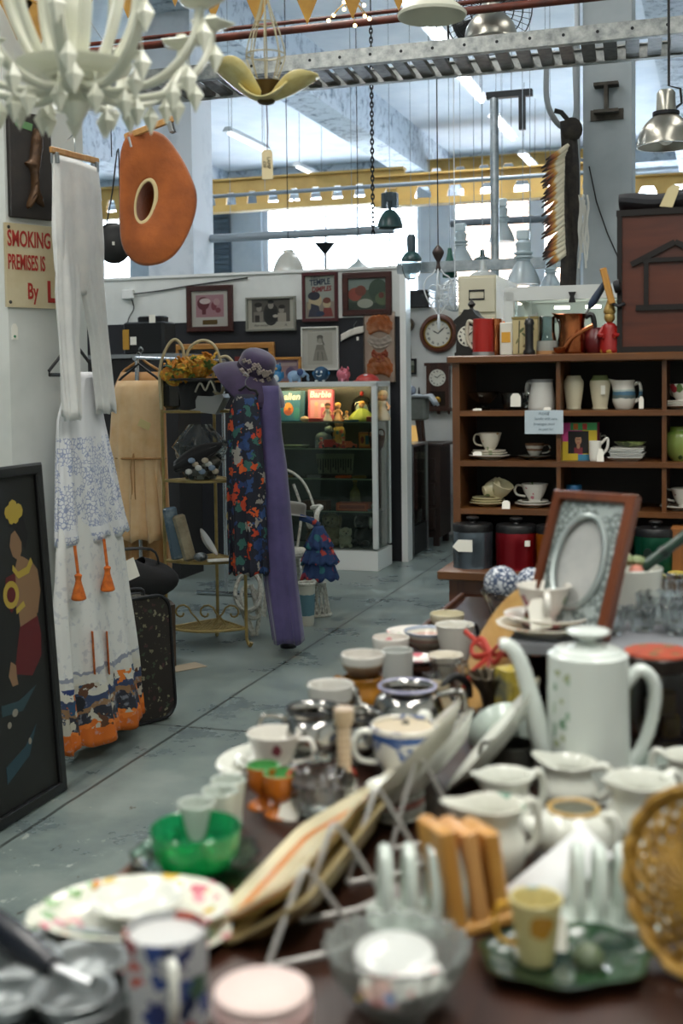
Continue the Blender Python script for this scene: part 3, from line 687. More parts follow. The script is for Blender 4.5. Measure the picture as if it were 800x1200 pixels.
for i in range(46):
    v_ = i/45; z = lerp(32, 158, v_); x = -10+4*sin(v_*3.2)-6*sin(v_*pi)+ (0 if v_ < .9 else 4*(v_-.9)*10)
    if bme is None:
        mb = MB()
        def fq(u, v): w_ = .0125*max(0, sin(pi*min(1, .1+.88*v)))**.5*(1-.35*v); return (v*.135, (u-.5)*2*w_, .006*sin(v*2)-.004*abs(u-.5))
        mb.grid(fq, 5, 10); bme = mb.mesh('feather', FM, recalc=False)
    o = inst('feather', bme, t, (x*s, -.02-.004*(i % 2), z*s), (0, 0, 0))
    an = rad(38+random.uniform(-9, 9)); xa = Vector((-cos(an), -.12, -sin(an))).normalized(); za = Vector((.15, -1, .1)); za = (za-xa*za.dot(xa)).normalized(); ya = za.cross(xa); o.rotation_euler = Matrix((xa, ya, za)).transposed().to_euler()
    o.scale = (.95+.3*random.random(),)*3; mods(o, .0015, 0)
for i in range(7):
    x = 6+1.6*i; z1 = 100-6*(i % 3); z0 = 15+9*((i*5) % 4)
    part('fringe_ribbon', MB().tube([(x*s+.006*sin(j*1.3+i), -.02+.006*cos(j+i), lerp(z1, z0, j/8)*s) for j in range(9)], .009, 5, flat=.35), M('white_fringe', '#c9cac4', .8), t)
part('crown_wrap', MB().ball((-2*s, 0, 176*s), 13*s, (1, .6, 1.1)), M('dark_trailer', '#1d1b1a', .8), t)
part('hook', MB().tube([(-2*s, 0, 182*s), (-14*s, 0, 196*s), (-22*s, 0, 198*s)], 3*s, 6), BLK, t)
solo('wall_cable', 'thin black cable running slantwise down the grey column', 'cable', vv(690, 195, cv-.012), MB().tube([(0, 0, 0), (.04, 0, -.2), (.1, 0, -.38), (.16, 0, -.52), (.2, 0, -.6)], .004, 5), BLK, A)
# ================================================================ left column, hanging clothes, wire rack
def pl(px, py, plane):
    return uu(px, py, plane[1]) if plane[0] == 'u' else vv(px, py, plane[1])
def garment(name, label, cat, plane, rows, mats, folds=7, seg=110, bulge=.5, phase=0, nv=26, thick=0, extra=None, group=None):
    """cloth tube hung in a vertical plane; rows (py, left px, right px, depth, fold) top to bottom"""
    ax = V if plane[0] == 'u' else U
    pts = [(pl(a, y, plane), pl(b, y, plane), d, f) for y, a, b, d, f in rows]
    z0 = (pts[-1][0].z+pts[-1][1].z)/2; mid = (pts[0][0]+pts[0][1])/2
    org = Vector((mid.x, mid.y, z0)); rz = A+(pi/2 if plane[0] == 'u' else 0)
    R = sorted([((a.z+b.z)/2-z0, (a-org).dot(ax), (b-org).dot(ax), d, f) for a, b, d, f in pts])
    H = R[-1][0]
    def fn(u, v):
        z = H*v; x0, x1, d, f = interp(R, z); an = 2*pi*u; c, s = cos(an), sin(an)
        g = f*(.45+.55*(1-v)); wv = sin(folds*an+phase+.9*sin(2.2*v+an)+.5*sin(5*v))+.45*sin((2*folds+3)*an+2*phase+2*v)
        return ((x0+x1)/2+(x1-x0)/2*(c+.05*f*cos(3*an+4*v)*abs(c)), d*s*(.75+.25*abs(s))+g*max(d, .045)*.62*wv, z+.03*f*sin(folds*an+1)*(1-v)**3)
    mb = MB(); mb.grid(fn, seg, nv, cu=True)
    o = solo(name, label, cat, org, mb, mats, rz, solid=.003, group=group); o['z_top'] = H; del o['z_top']
    return o, org, rz
CLOTHU = k1u+.055
TROU = M('white_linen', '#dcdcd8', .85, noise=(7, '#c6c8c8', .4, .75), bump=(40, .15), sh=.2)
def clip_hanger(label, pa, pb, wood_=True):
    """wooden trouser bar with hook and two clips between two points"""
    m = (pa+pb)/2; d = pb-pa; L = d.length; rz = atan2(d.y, d.x); tilt = math.asin(d.z/L)
    t = thing('clip_hanger', label, 'hanger', m, rot=(0, -tilt, rz))
    part('bar', MB().box((0, 0, 0), (L, .014, .022), bev=.004), OAK, t)
    for s in (-1, 1): part('clip', MB().box((s*L*.42, -.009, -.026), (.016, .012, .038), bev=.002).box((s*L*.42, .009, -.026), (.016, .008, .038)), STEEL, t)
    part('hook', MB().tube(curve([(0, 0, .01), (0, 0, .05), (.012, .012, .075), (.02, .03, .07), (.016, .045, .06)], 4), .0022, 6), STEEL, t)
    return t
ph = clip_hanger('wooden clip hanger holding the white trousers', uu(59, 175, CLOTHU+.125), uu(115, 189, CLOTHU+.125))
o, org, rz = garment('trousers', 'white linen trousers hung by the waist from a wooden clip hanger', 'trousers', ('u', CLOTHU+.125),
    [(190, 63, 114, .020, .05), (215, 63, 116, .026, .15), (280, 64, 120, .026, .25), (325, 67, 120, .02, .2), (345, 82, 106, .010, .1)], TROU, 5)
mb = None
for rows, ph_ in (([(205, 68, 88, .004, 0), (290, 66, 91, .014, .1), (345, 66, 92, .024, .25), (400, 70, 90, .020, .3), (484, 76, 92, .022, .35), (490, 76, 92, .022, .35)], 0), ([(210, 92, 112, .004, 0), (290, 94, 119, .014, .1), (345, 98, 121, .024, .25), (400, 108, 125, .020, .3), (472, 116, 132, .022, .35), (482, 117, 132, .022, .35)], 2)):
    g, g0, _ = garment('leg', 'x', 'x', ('u', CLOTHU+.129), rows, TROU, 4, phase=ph_)
    del g['label'], g['category']
    g.location = Matrix.Rotation(-rz, 3, 'Z') @ (g0-org); g.rotation_euler = (0, 0, 0); g.parent = o
def floralline(name, base, col, sc, lo, hi, zr=None, r=.85):
    """fine printed line work"""
    if name in _M: return _M[name]
    n = NT(name); n.pr(r, sh=.15); vo = n.new('ShaderNodeTexVoronoi', feature='DISTANCE_TO_EDGE'); vo.inputs['Scale'].default_value = sc
    n.link(n.coord(1), vo.inputs['Vector']); f = n.math('LESS_THAN', vo.outputs['Distance'], lo)
    f2 = n.math('MULTIPLY', f, n.math('GREATER_THAN', n.noise(sc*.35, 3), hi))
    if zr:
        tc = n.new('ShaderNodeTexCoord'); s3 = n.new('ShaderNodeSeparateXYZ'); n.link(tc.outputs['Object'], s3.inputs[0]); tot = None
        for a, b in zr:
            q = n.math('MULTIPLY', n.math('GREATER_THAN', s3.outputs['Z'], a), n.math('LESS_THAN', s3.outputs['Z'], b)); tot = q if tot is None else n.math('MAXIMUM', tot, q)
        f2 = n.math('MULTIPLY', f2, tot)
    n.base(n.mix(f2, base, col)); _M[name] = n.m; return n.m
BL = floralline('blue_embroidery', '#d6d8da', '#929cb8', 64, .09, .44, [(0, .03), (.055, .40)])
o, org, rz = garment('blouse', 'white sleeveless blouse with blue line embroidery under the white trousers', 'blouse', ('u', CLOTHU+.065),
    [(436, 92, 112, .012, .05), (456, 76, 116, .02, .1), (490, 68, 120, .03, .14), (540, 67, 130, .04, .22), (610, 66, 143, .05, .3), (630, 66, 147, .055, .32)], BL, 8)
yk = MB()
def fy(u, v): 
    x = lerp(-.055, .055, u); z = .685-.13*v*(1-abs(u-.5)*1.4)-(.0); return (x+.03, -.047-.004*sin(9*u), z)
part('embroidered_yoke', yk.grid(fy, 9, 8), floralline('yoke_print', '#b9bfd2', '#2f3a70', 90, .22, .4), o, solid=.003)
def flat_hanger(label, pa, pb, drop, mat=BLK, name='hanger'):
    m = (pa+pb)/2; d = pb-pa; L = d.length/2; t = thing(name, label, 'hanger', m, rot=(0, 0, atan2(d.y, d.x)))
    part('frame', MB().tube([(-L, 0, 0), (L, 0, 0), (L*1.02, 0, .015), (L*.85, 0, .035), (L*.35, 0, drop*.7), (0, 0, drop), (-L*.35, 0, drop*.7), (-L*.85, 0, .035), (-L*1.02, 0, .015)], .0075, 7, closed=True, flat=.7), mat, t)
    part('hook', MB().tube(curve([(0, 0, drop), (0, 0, drop+.03), (.016, 0, drop+.05), (0, 0, drop+.068), (-.014, 0, drop+.055)], 4), .0025, 6), STEEL, t)
    return t
flat_hanger('black velvet hanger behind the legs of the white trousers', uu(58, 441, CLOTHU-.012), uu(112, 438, CLOTHU-.012), .135)
def skb(n):
    tc = n.new('ShaderNodeTexCoord'); s3 = n.new('ShaderNodeSeparateXYZ'); n.link(tc.outputs['Object'], s3.inputs[0])
    f = n.math('ADD', n.math('MULTIPLY', s3.outputs['Z'], 1/.8), n.math('MULTIPLY', n.math('SUBTRACT', n.noise(9, 3), .5), .16))
    c = n.ramp(f, [(0, '#c8651a'), (.075, '#d8782a'), (.10, '#2a2c36'), (.17, '#8a6a4a'), (.20, '#33405e'), (.25, '#c9c6b8'), (.29, '#c9c8c0'), (.34, '#8a8f9c'), (.36, '#d6d7d3'), (1, '#d6d7d3')], True)
    return n.mix(n.math('MULTIPLY', n.ramp(n.noise(34, 3), [(.56, 0), (.64, 1)]), .45), c, '#a3a9b4')
SK = floral('panel_print', skb, ['#26386a', '#c8661e', '#1d1f28', '#b9b4a4', '#5a3a26', '#d8782a', '#2a4a6a'], 17, .5, .8, .8, (.06, .24), dist=.8)
o, org, rz = garment('dress', 'long white printed dress with orange hem and tassels below the embroidered blouse', 'dress', ('u', CLOTHU+.07),
    [(600, 70, 128, .03, .1), (640, 67, 142, .045, .25), (720, 66, 150, .06, .42), (800, 70, 157, .075, .5), (856, 76, 160, .085, .5)], SK, 7, nv=40)
ORG = M('orange_tassel', '#c8661a', .8, noise=(50, '#9c4a12', .4, .7))
for px, py in ((92, 690), (126, 680)):
    a = uu(px, py, CLOTHU+.15)-org; a = Matrix.Rotation(-rz, 3, 'Z') @ a
    mb = MB(); mb.tube([(a.x, a.y+.012, a.z+.16), (a.x, a.y, a.z+.05)], .006, 6); mb.lathe(smoothp([(0, .06), (.014, .05), (.011, .03), (.024, -.02), (.026, -.04), (0, -.045)]), 12, 0, T(*a))
    part('tassel', mb, ORG, o)
for px, w_ in ((108, 7), (125, 6)):
    a = uu(px, 740, CLOTHU+.14); b = uu(px+3, 790, CLOTHU+.145); a = Matrix.Rotation(-rz, 3, 'Z') @ (a-org); b = Matrix.Rotation(-rz, 3, 'Z') @ (b-org)
    part('orange_panel', MB().tube([tuple(a), tuple(b)], w_*.002, 6, flat=.2), ORG, o)
p = uu(149, 668, CLOTHU+.05); mb = MB(); mb.prism([(-.03, -.05), (.045, -.02), (.02, .06), (-.05, .03)], -.001, .001, 0, RX(pi/2))
t = solo('swing_tag', 'white printed card tag sticking out beside the long printed dress', 'tag', dp(151, 670, 4.95), mb, CARD, .3, smooth=0)
for i in range(4): pass
# wall pieces on the column chamfer
dch = Vector((k1u-cu0, k1v-cv0, 0)); angc = atan2(dch.y, dch.x)+A; NC = Vector((sin(angc), -cos(angc), 0)); DC = Vector((cos(angc), sin(angc), 0)); P0c = W(cu0, cv0)
def onch(px, py, off=0):
    d = ray(px, py); n_ = NC; return CAM+d*((P0c+n_*off-CAM).dot(n_)/d.dot(n_))
pa, pb, pc = onch(34, 257), onch(8, 130), onch(57, 130); w_ = (pc-pb).length; h_ = pb.z-pa.z
t = thing('relief_plaque', 'dark wooden plaque with a bronze fish relief hung high on the column', 'plaque', Vector((pa.x, pa.y, pa.z))+NC*.002, angc)
part('board', MB().box((0, -.012, h_/2), (w_, .024, h_), bev=.004), M('plaque_black', '#23201f', .5, noise=(9, '#322c28', .4, .7)), t)
BRZ = M('bronze_relief', '#5a4028', .4, .5, noise=(20, '#35261a', .35, .7))
fo = smoothp([(.15, .86), (.24, .80), (.26, .70), (.20, .58), (.14, .46), (.12, .34), (.14, .24), (.27, .12), (.10, .15), (.02, .19), (-.08, .09), (-.15, .12), (-.04, .26), (-.02, .38), (-.06, .47), (-.17, .52), (-.06, .56), (-.02, .66), (.02, .78), (.08, .86), (.15, .86)], 3)[:-1]
cxf = lambda y: .07+.10*max(0, y-.3)
mb = MB(); n_ = len(fo); mp = T(0, -.024, 0) @ RX(pi/2); vs = []
for q, dep in ((1, 0), (.93, .012), (.6, .022), (.2, .026)): vs += [(w_*lerp(cxf(y), x, q), h_*lerp(.5, y, 1-(1-q)*.35), dep+(.002*sin(y*90) if q < .95 else 0)) for x, y in fo]
fs = [(k*n_+q, k*n_+(q+1) % n_, (k+1)*n_+(q+1) % n_, (k+1)*n_+q) for k in range(3) for q in range(n_)]+[tuple(3*n_+q for q in range(n_))]
mb.add(vs, fs, 0, mp)
part('fish_relief', mb, BRZ, t)
part('paper_sticker', MB().prism([(-.36*w_, .86*h_), (.02*w_, .83*h_), (.05*w_, .9*h_), (-.34*w_, .93*h_)], .0245, .026, 0, RX(pi/2)), M('green_sticker', '#5f8a5a', .6), t)
pa, pb, pc = onch(36, 361), onch(10, 262), onch(63, 268); w_ = (onch(66, 300)-onch(9, 300)).length*1.22; h_ = onch(36, 264).z-pa.z
t = thing('painted_sign', 'cream wooden sign with red hand painted smoking notice on the column', 'sign', Vector((pa.x, pa.y, pa.z))+NC*.002+DC*.02, angc)
SG = M('sign_cream', '#cbbf9e', .6, noise=(6, '#bba981', .4, .75))
part('board', MB().box((0, -.006, h_/2), (w_, .012, h_)), SG, t); RED = M('sign_red', '#a32a22', .6)
letters(t, 'SMOKING', .084, RED, -w_*.47, h_*.81, -.013, align='LEFT', sx=.50, bold=.0015)
letters(t, 'PREMISES IS', .080, RED, -w_*.47, h_*.53, -.013, align='LEFT', sx=.40, bold=.0012)
letters(t, 'By', .085, RED, -w_*.16, h_*.19, -.013, align='LEFT', sx=.55, bold=.0015); letters(t, 'L', .11, RED, w_*.17, h_*.19, -.013, align='LEFT', sx=.7, bold=.004)
for x, z in ((-.44, .95), (-.44, .06), (.44, .95), (.44, .06)): part('screw', MB().lathe([(0, 0), (.007, 0), (.005, .003), (0, .004)], 10, 0, T(x*w_, -.012, z*h_) @ RX(pi/2)), RUST, t)
pa = onch(17, 398); t = thing('price_tag', 'small white tag with a green dot stuck on the column below the sign', 'tag', pa+NC*.001, angc)
mb = MB(); mb.prism([(-.013, 0), (.014, 0), (.014, .045), (.006, .06), (-.006, .06), (-.013, .045)], 0, .002, 0, RX(pi/2)); part('card', mb, CARD, t, smooth=0)
part('green_dot', MB().prism(ell(0, .012, .005, .005, 10), .002, .003, 0, RX(pi/2)), M('green_ink', '#2a8a5a', .6), t, smooth=0)

# velvet picture standing on the floor
PB = on(72, 925, 0); t = thing('framed_picture', 'large black framed painting of a dancer with yellow flowers leaning on the column', 'framed picture', PB, rot=(rad(-3.5), 0, A+pi/2))
Wp, Hp = .95, 1.18; FB = M('frame_black', '#0d0d0e', .35)
def frame_mb(w, h, fw, d, bev=.2):
    mb = MB()
    for i, (x, z, L, rot) in enumerate(((0, fw/2, w, 0), (0, h-fw/2, w, 0), (-w/2+fw/2, h/2, h, 1), (w/2-fw/2, h/2, h, 1))):
        p = [(-L/2, -fw/2), (L/2, -fw/2), (L/2-fw, fw/2), (-L/2+fw, fw/2)]
        a = (0, pi, -pi/2, pi/2)[i]; m = T(x, 0, z) @ RX(pi/2) @ RZ(a)
        q0 = p; q1 = [(-L/2+fw*bev, -fw/2+fw*bev), (L/2-fw*bev, -fw/2+fw*bev), (L/2-fw*.9, fw/2-fw*.1), (-L/2+fw*.9, fw/2-fw*.1)]
        mb.add([(x_, y_, 0) for x_, y_ in q0]+[(x_, y_, d*.75) for x_, y_ in q0]+[(x_, y_, d) for x_, y_ in q1],
               [(3,2,1,0)]+[(j, (j+1) % 4, 4+(j+1) % 4, 4+j) for j in range(4)]+[(4+j, 4+(j+1) % 4, 8+(j+1) % 4, 8+j) for j in range(4)]+[(8, 9, 10, 11)], 0, m)
    return mb
fr_o = part('frame', frame_mb(Wp, Hp, .04, .03), FB, t, smooth=0)
def xw(px): return 0
# painted dancer: x measured from the right inner edge
def P(*pts): return [(1-a/Wp, b/Hp) for a, b in pts]
skin = '#8a6a4c'; gold = '#b39a3c'; redd = '#5c1418'; dk = '#0b0a0b'
shp = [(skin, P((.14, .99), (.185, .97), (.20, .93), (.185, .89), (.15, .87), (.125, .90), (.12, .95))),            # face
       (dk, P((.10, 1.03), (.16, 1.06), (.20, 1.0), (.165, .99), (.135, .955), (.10, .90), (.075, .96))),             # hair
       (skin, P((.15, .89), (.12, .88), (.06, .85), (.045, .78), (.055, .70), (.06, .62), (.17, .60), (.175, .68), (.20, .73), (.21, .80), (.18, .84))),
       (skin, P((.06, .85), (.03, .82), (.02, .74), (.05, .66), (.09, .66), (.06, .73), (.07, .80))),
       (redd, P((.055, .65), (.175, .63), (.205, .55), (.23, .47), (.12, .44), (.05, .50), (.04, .58))),
       (skin, P((.22, .50), (.25, .52), (.27, .47), (.25, .43), (.215, .43), (.22, .46))),
       (redd, P((.18, .83), (.24, .82), (.26, .74), (.22, .69), (.18, .72)))]
for a, b, r in ((.125, 1.05, .028), (.16, 1.065, .03), (.19, 1.05, .026), (.15, 1.03, .025), (.175, 1.025, .02)): shp.append((gold, [(1-x/Wp, y/Hp) for x, y in ell(a, b, r, r, 8)]))
shp += [(gold, P((.07, .87), (.10, .84), (.16, .83), (.19, .86), (.195, .84), (.16, .805), (.09, .815), (.06, .85))),
        (gold, P(*ell(.215, .755, .05, .05))), (redd, P(*ell(.215, .755, .028, .028))), (gold, P((.14, .72), (.19, .70), (.19, .68), (.13, .70)))]
shp += [('#2a4248', P((.10, .40), (.22, .37), (.33, .38), (.33, .34), (.2, .33))), ('#24404a', P((.12, .26), (.2, .2), (.33, .16), (.33, .1), (.18, .16))),
        ('#8c8678', P(*ell(.25, .335, .018, .014))), ('#8c8678', P(*ell(.29, .30, .012, .012))), ('#8c8678', P(*ell(.17, .21, .010, .012)))]
art(t, Wp-.07, Hp-.07, '#121311', shp, y=-.012, name='painting', z0=.035, bgm=M('black_velvet', '#131412', .55, noise=(3, '#1b1c18', .4, .7)))
part('back_board', MB().box((0, .006, Hp/2), (Wp-.02, .012, Hp-.02)), BLK, t)
for ch in list(t.children): ch.location.x -= Wp/2

# felt hat hung sideways on its own clip hanger
HT = M('rust_felt', '#a9591d', .9, noise=(9, '#854211', .35, .7), bump=(60, .25), sh=.5)
hp = dp(170, 236, 4.25); s = S(hp); t = thing('felt_hat', 'large rust orange felt hat hung on edge by its brim showing the round opening', 'hat', hp)
outl = [(170, 152), (190, 157), (207, 178), (220, 203), (228, 228), (225, 255), (212, 286), (195, 305), (170, 311), (152, 304), (141, 285), (140, 250), (141, 215), (143, 180), (152, 160)]
ol = smoothp([((x-169)*s, -(y-236)*s) for x, y in outl+outl[:1]], 4)[:-1]; nO = len(ol)
def hole(i): a = 2*pi*i/nO+pi/2; a = -2*pi*i/nO+pi/2; return (12.5*s*cos(a)-3*s*sin(a)*1.0*0+4*s*sin(a)*.9, 25*s*sin(a)+2*s*cos(a))
def fb(u, v):
    i = int(round(u*nO)) % nO; o_ = ol[i]; h_ = hole(i); x = lerp(h_[0], o_[0], v); z = lerp(h_[1], o_[1], v)
    y = -.016*sin(v*pi*.8)+.012*sin(2*pi*u*2+.4)*v*v+.35*max(0, x-.03+.25*z)*(1 if True else 0); return (x, y, z)
part('brim', MB().grid(fb, nO, 14, cu=True), HT, t, solid=.006)
def fc(u, v):
    i = int(round(u*nO)) % nO; h_ = hole(i); k = cos(v*pi/2*.98)**.6; return (h_[0]*k+.02*v, .005+.12*sin(v*pi/2), h_[1]*k)
part('crown', MB().grid(fc, nO, 10, cu=True), HT, t, solid=.005)
part('cream_band', MB().tube([(hole(i)[0], .0, hole(i)[1]) for i in range(nO)], .0075, 6, closed=True, flat=.6), M('hat_band', '#d1bd8e', .7), t)
ch_ = clip_hanger('short wooden clip hanger gripping the felt hat', dp(146, 161, 4.25), dp(203, 139, 4.2)); part('wire', MB().tube([(.012, 0, .075), (.012-.3*(ZC-2.45), 0, .95*(ZC-2.45))], .0015, 5), STEEL, ch_)
p = vv(133, 285, (tv0+tv1)/2); s = S(p); t = thing('shoulder_bag', 'black rounded bag hanging half hidden behind the felt hat', 'bag', p, .3)
part('body', MB().ball((0, 0, 0), 23*s, (.95, .4, 1.05), 20), M('black_leather', '#111214', .4), t); part('strap', MB().tube(curve([(-8*s, 0, 20*s), (0, 0, 60*s), (8*s, 0, 110*s), (8*s, 0, 20*s)], 4), .004, 6), BLK, t)
part('hanging_cord', MB().tube([(0, 0, 100*s), (0, 0, 3.05-p.z)], .003, 5), BLK, t); part('price_tag', MB().box((-2*s, -.075, -2*s), (.014, .002, .02)), CARD, t)

# suitcase
PR = on(197, 838, 0); rzs = rad(44); dx = Vector((cos(rzs), sin(rzs), 0)); Ls, Hs, Ds = .33, .53, .15
t = thing('suitcase', 'dark tapestry suitcase with pale flowers standing behind the long dress', 'suitcase', PR-dx*(Ls/2)+Vector((sin(rzs), -cos(rzs), 0))*.06+dx*.0+Vector((0, 0, .0)), rot=(rad(-4), 0, rzs))
def rrect(w, h, r, n=6): 
    o = []
    for cx, cy, a0 in ((w/2-r, h-r, 0), (-w/2+r, h-r, 90), (-w/2+r, r, 180), (w/2-r, r, 270)):
        for i in range(n+1): a = rad(a0+90*i/n); o.append((cx+r*cos(a), cy+r*sin(a)))
    return o
TAP = floral('tapestry', '#171512', ['#6d6a52', '#4a4636', '#77745e', '#3f2626', '#35402f'], 42, .40, .55, .85, base2='#262019', dist=.8)
part('body', MB().prism(rrect(Ls, Hs, .07), 0, Ds, 0, T(0, Ds, .012) @ RX(pi/2)), TAP, t)
for y in (.0, Ds): part('piping', MB().tube([(x, y, z+.012) for x, z in rrect(Ls, Hs, .07)], .008, 6, closed=True), BLK, t)
part('handle', MB().tube(curve([(-.08, Ds/2, Hs), (-.07, Ds/2, Hs+.04), (.07, Ds/2, Hs+.04), (.08, Ds/2, Hs)], 4), .009, 8), BLK, t)
for x in (-.15, .15): part('foot', MB().lathe([(0, 0), (.012, 0), (.014, .02), (0, .02)], 10, 0, T(x, Ds/2, 0)), BLK, t)
p = on(163, 760, 0); p = on(176, 790, 0)
t = thing('trunk', 'low brown case on the floor behind the tapestry suitcase', 'trunk', p, .35)
part('body', MB().box((-.1, .2, .17), (.5, .28, .34), bev=.02), M('brown_case', '#4a3826', .6, noise=(8, '#33271b', .4, .7)), t); part('handle', MB().tube(curve([(-.18, .055, .2), (-.16, .03, .2), (-.04, .03, .2), (-.02, .055, .2)], 3), .008, 6), BLK, t)
t = thing('holdall', 'black soft holdall resting on the low brown case', 'bag', p+Vector((-.12, .18, .345)), .35)
def fh(u, v):
    a = 2*pi*u; k = sin(pi*min(.97, v*.9+.08))**.5; return (.25*cos(a)*k, .13*sin(a)*k*(1+.06*sin(5*a)), .2*v+.015*sin(3*a)*v)
mb = MB(); mb.grid(fh, 28, 10, cu=True); part('body', mb, M('black_canvas', '#0e0e10', .8), t, solid=.004); part('strap', MB().tube(curve([(-.15, 0, .17), (-.1, -.04, .26), (.1, -.04, .26), (.15, 0, .17)], 4), .01, 6, flat=.5), BLK, t)

# clothes rail running away behind the wire rack
q = dp(162, 420, 6.95); ru, rv, rzt = q.dot(U), q.dot(V), q.z
t = thing('clothes_rail', 'chrome clothes rail carrying the peach dress beside the wire rack', 'clothes rail', W(ru, rv-.05, 0), A)
CHR = M('chrome', '#c8ccd0', .15, 1)
part('bar', MB().tube([(0, 0, rzt), (0, 1.3, rzt)], .014, 10), CHR, t)
for y in (.03, 1.27): part('upright', MB().tube([(0, y, .03), (0, y, rzt)], .013, 10), CHR, t); part('foot', MB().tube([(-.22, y, .016), (.22, y, .016)], .014, 8), CHR, t)
PEACH = M('peach_cotton', '#e6c496', .85, noise=(10, '#dcb27e', .4, .75), sh=.2)
v0 = rv-.10
o, org, rz = garment('dress', 'peach cotton dress with a drawstring waist on the clothes rail', 'dress', ('v', v0),
    [(446, 138, 186, .03, .04), (462, 132, 190, .06, .1), (530, 128, 190, .07, .15), (545, 131, 186, .06, .2), (600, 126, 192, .085, .35), (632, 124, 195, .09, .4)], PEACH, 10)
for sgn in (-1, 1): part('tie', MB().tube(curve([(.0, -.075, .50), (sgn*.012, -.09, .42), (sgn*.008, -.085, .3), (sgn*.014, -.09, .24)], 3), .0035, 6), M('tie_tan', '#a97c4a', .8), o)
part('waist_seam', MB().tube([(.16*cos(a)-.0, .072*sin(a), .47) for a in [2*pi*i/30 for i in range(30)]], .006, 6, closed=True), M('tie_tan', '#a97c4a', .8), o)
part('paper_tag', MB().prism([(.03, .66), (.10, .63), (.115, .67), (.05, .70)], .078, .08, 0, RX(pi/2)), M('tag_cream', '#d8c58a', .7), o, smooth=0)
pa, pb = vv(140, 449, v0), vv(186, 449, v0); flat_hanger('black hanger inside the shoulders of the peach dress', pa, pb, .11)
for i, (lb, col, n_) in enumerate((('tan blouse on the rail behind the peach dress', '#c4935e', 'blouse'), ('black dress on the rail behind the tan blouse', '#16161a', 'dress'), ('dark brown coat at the back of the clothes rail', '#2e211b', 'coat'))):
    g, g0, _ = garment(n_, lb, n_, ('v', v0+.16+.16*i), [(436, 142, 186, .02, .05), (452, 134, 193, .05, .1), (560, 130, 196, .06, .25), (668-i*6, 124, 199, .08, .35)], M('garment_%d' % i, col, .85, sh=.2), 9, phase=i)
    pa, pb = vv(143, 440, v0+.16+.16*i), vv(188, 440, v0+.16+.16*i); flat_hanger(['wooden hanger in the tan blouse', 'black hanger in the black dress', 'brown hanger in the dark coat'][i], pa, pb, .10, [OAK, BLK, DKWOOD][i])

# gold wire corner rack
RG = M('rack_gold', '#a8935a', .45, .35, noise=(12, '#8a7440', .4, .7))
RP = dp(244, 752, 6.55); RP.z = 0; t = thing('wire_rack', 'gold painted wire corner rack with four curved shelves of hats and bags', 'rack', RP, rad(-6)); sr = S(dp(244, 600, 6.55))
Lx, Rx_, By = -.235, .215, .26
def qshape(n=14):
    o = [(Rx_*cos(0), 0)]; pts = [(0, By)]
    for i in range(n+1):
        a = pi+pi*i/n; x = lerp(Lx, Rx_, i/n); y = -.10*sin(pi*i/n); pts.append((x, y))
    return pts
for zz in (.10, .475, .92, 1.30):
    mb = MB(); q = qshape(); mb.tube([(x, y, zz) for x, y in q], .0075, 6, closed=True)
    def inq(x, y): 
        yb = By*(1-abs(x)/(abs(Lx) if x < 0 else Rx_)); f = (x-Lx)/(Rx_-Lx); yf = -.10*sin(pi*f) if 0 < f < 1 else 9; return yf < y < yb
    for d in (1, -1):
        for k in range(-16, 17):
            c0 = k*.036; seg_ = []
            for i in range(60):
                x = lerp(Lx, Rx_, i/59); y = d*x+c0
                if inq(x, y): seg_.append((x, y, zz))
            if len(seg_) > 2: mb.tube([seg_[0], seg_[-1]], .003, 4)
    part('shelf', mb, RG, t)
for x, y in ((Lx, 0), (Rx_, 0), (0, By)): part('leg', MB().tube(curve([(x*1.0, y, 1.52), (x, y, .6), (x, y, .1), (x*1.04, y-.01, .03), (x*1.12, y-.03, .012), (x*1.16, y-.035, .03)], 4), .0095, 7), RG, t)
for s_, x0 in ((1, -.16), (-1, .13), (1, -.02)):
    for zz in (.10,):
        sp = [(x0+s_*(.055-.0045*i)*cos(i*.62)+s_*.0, .05, zz+.075+(.055-.0045*i)*sin(i*.62)) for i in range(11)]; part('scroll', MB().tube([(x0+s_*.11, .05, zz+.01), (x0+s_*.08, .05, zz+.05)]+sp, .0055, 6), RG, t)
CRM = M('rack_cream', '#b7aa86', .45, .1)
def RL(px, py, y=0): a = dp(px, py, 6.55+y); b = Matrix.Rotation(rad(6), 3, 'Z') @ (a-RP); return (b.x, b.y, b.z)
for pts in ([(189, 480), (187, 440), (190, 420), (198, 403), (206, 398), (214, 408), (216, 430)], [(217, 425), (222, 408), (236, 399), (250, 404), (258, 422), (262, 440)], [(256, 420), (266, 418), (276, 430), (280, 447), (276, 462)], [(248, 432), (258, 438), (262, 452), (258, 462), (250, 458)]):
    part('top_hoop', MB().tube(curve([RL(x, y, -.06) for x, y in pts], 4), .0085, 8), CRM, t)
for x_, zz in ((.20, .62), (.2, .72), (.205, .56)): part('side_scroll', MB().tube([(x_-.05+(.045-.003*i)*cos(i*.6), -.02, zz+.1+(.045-.003*i)*sin(i*.6)) for i in range(13)], .0055, 6), RG, t)
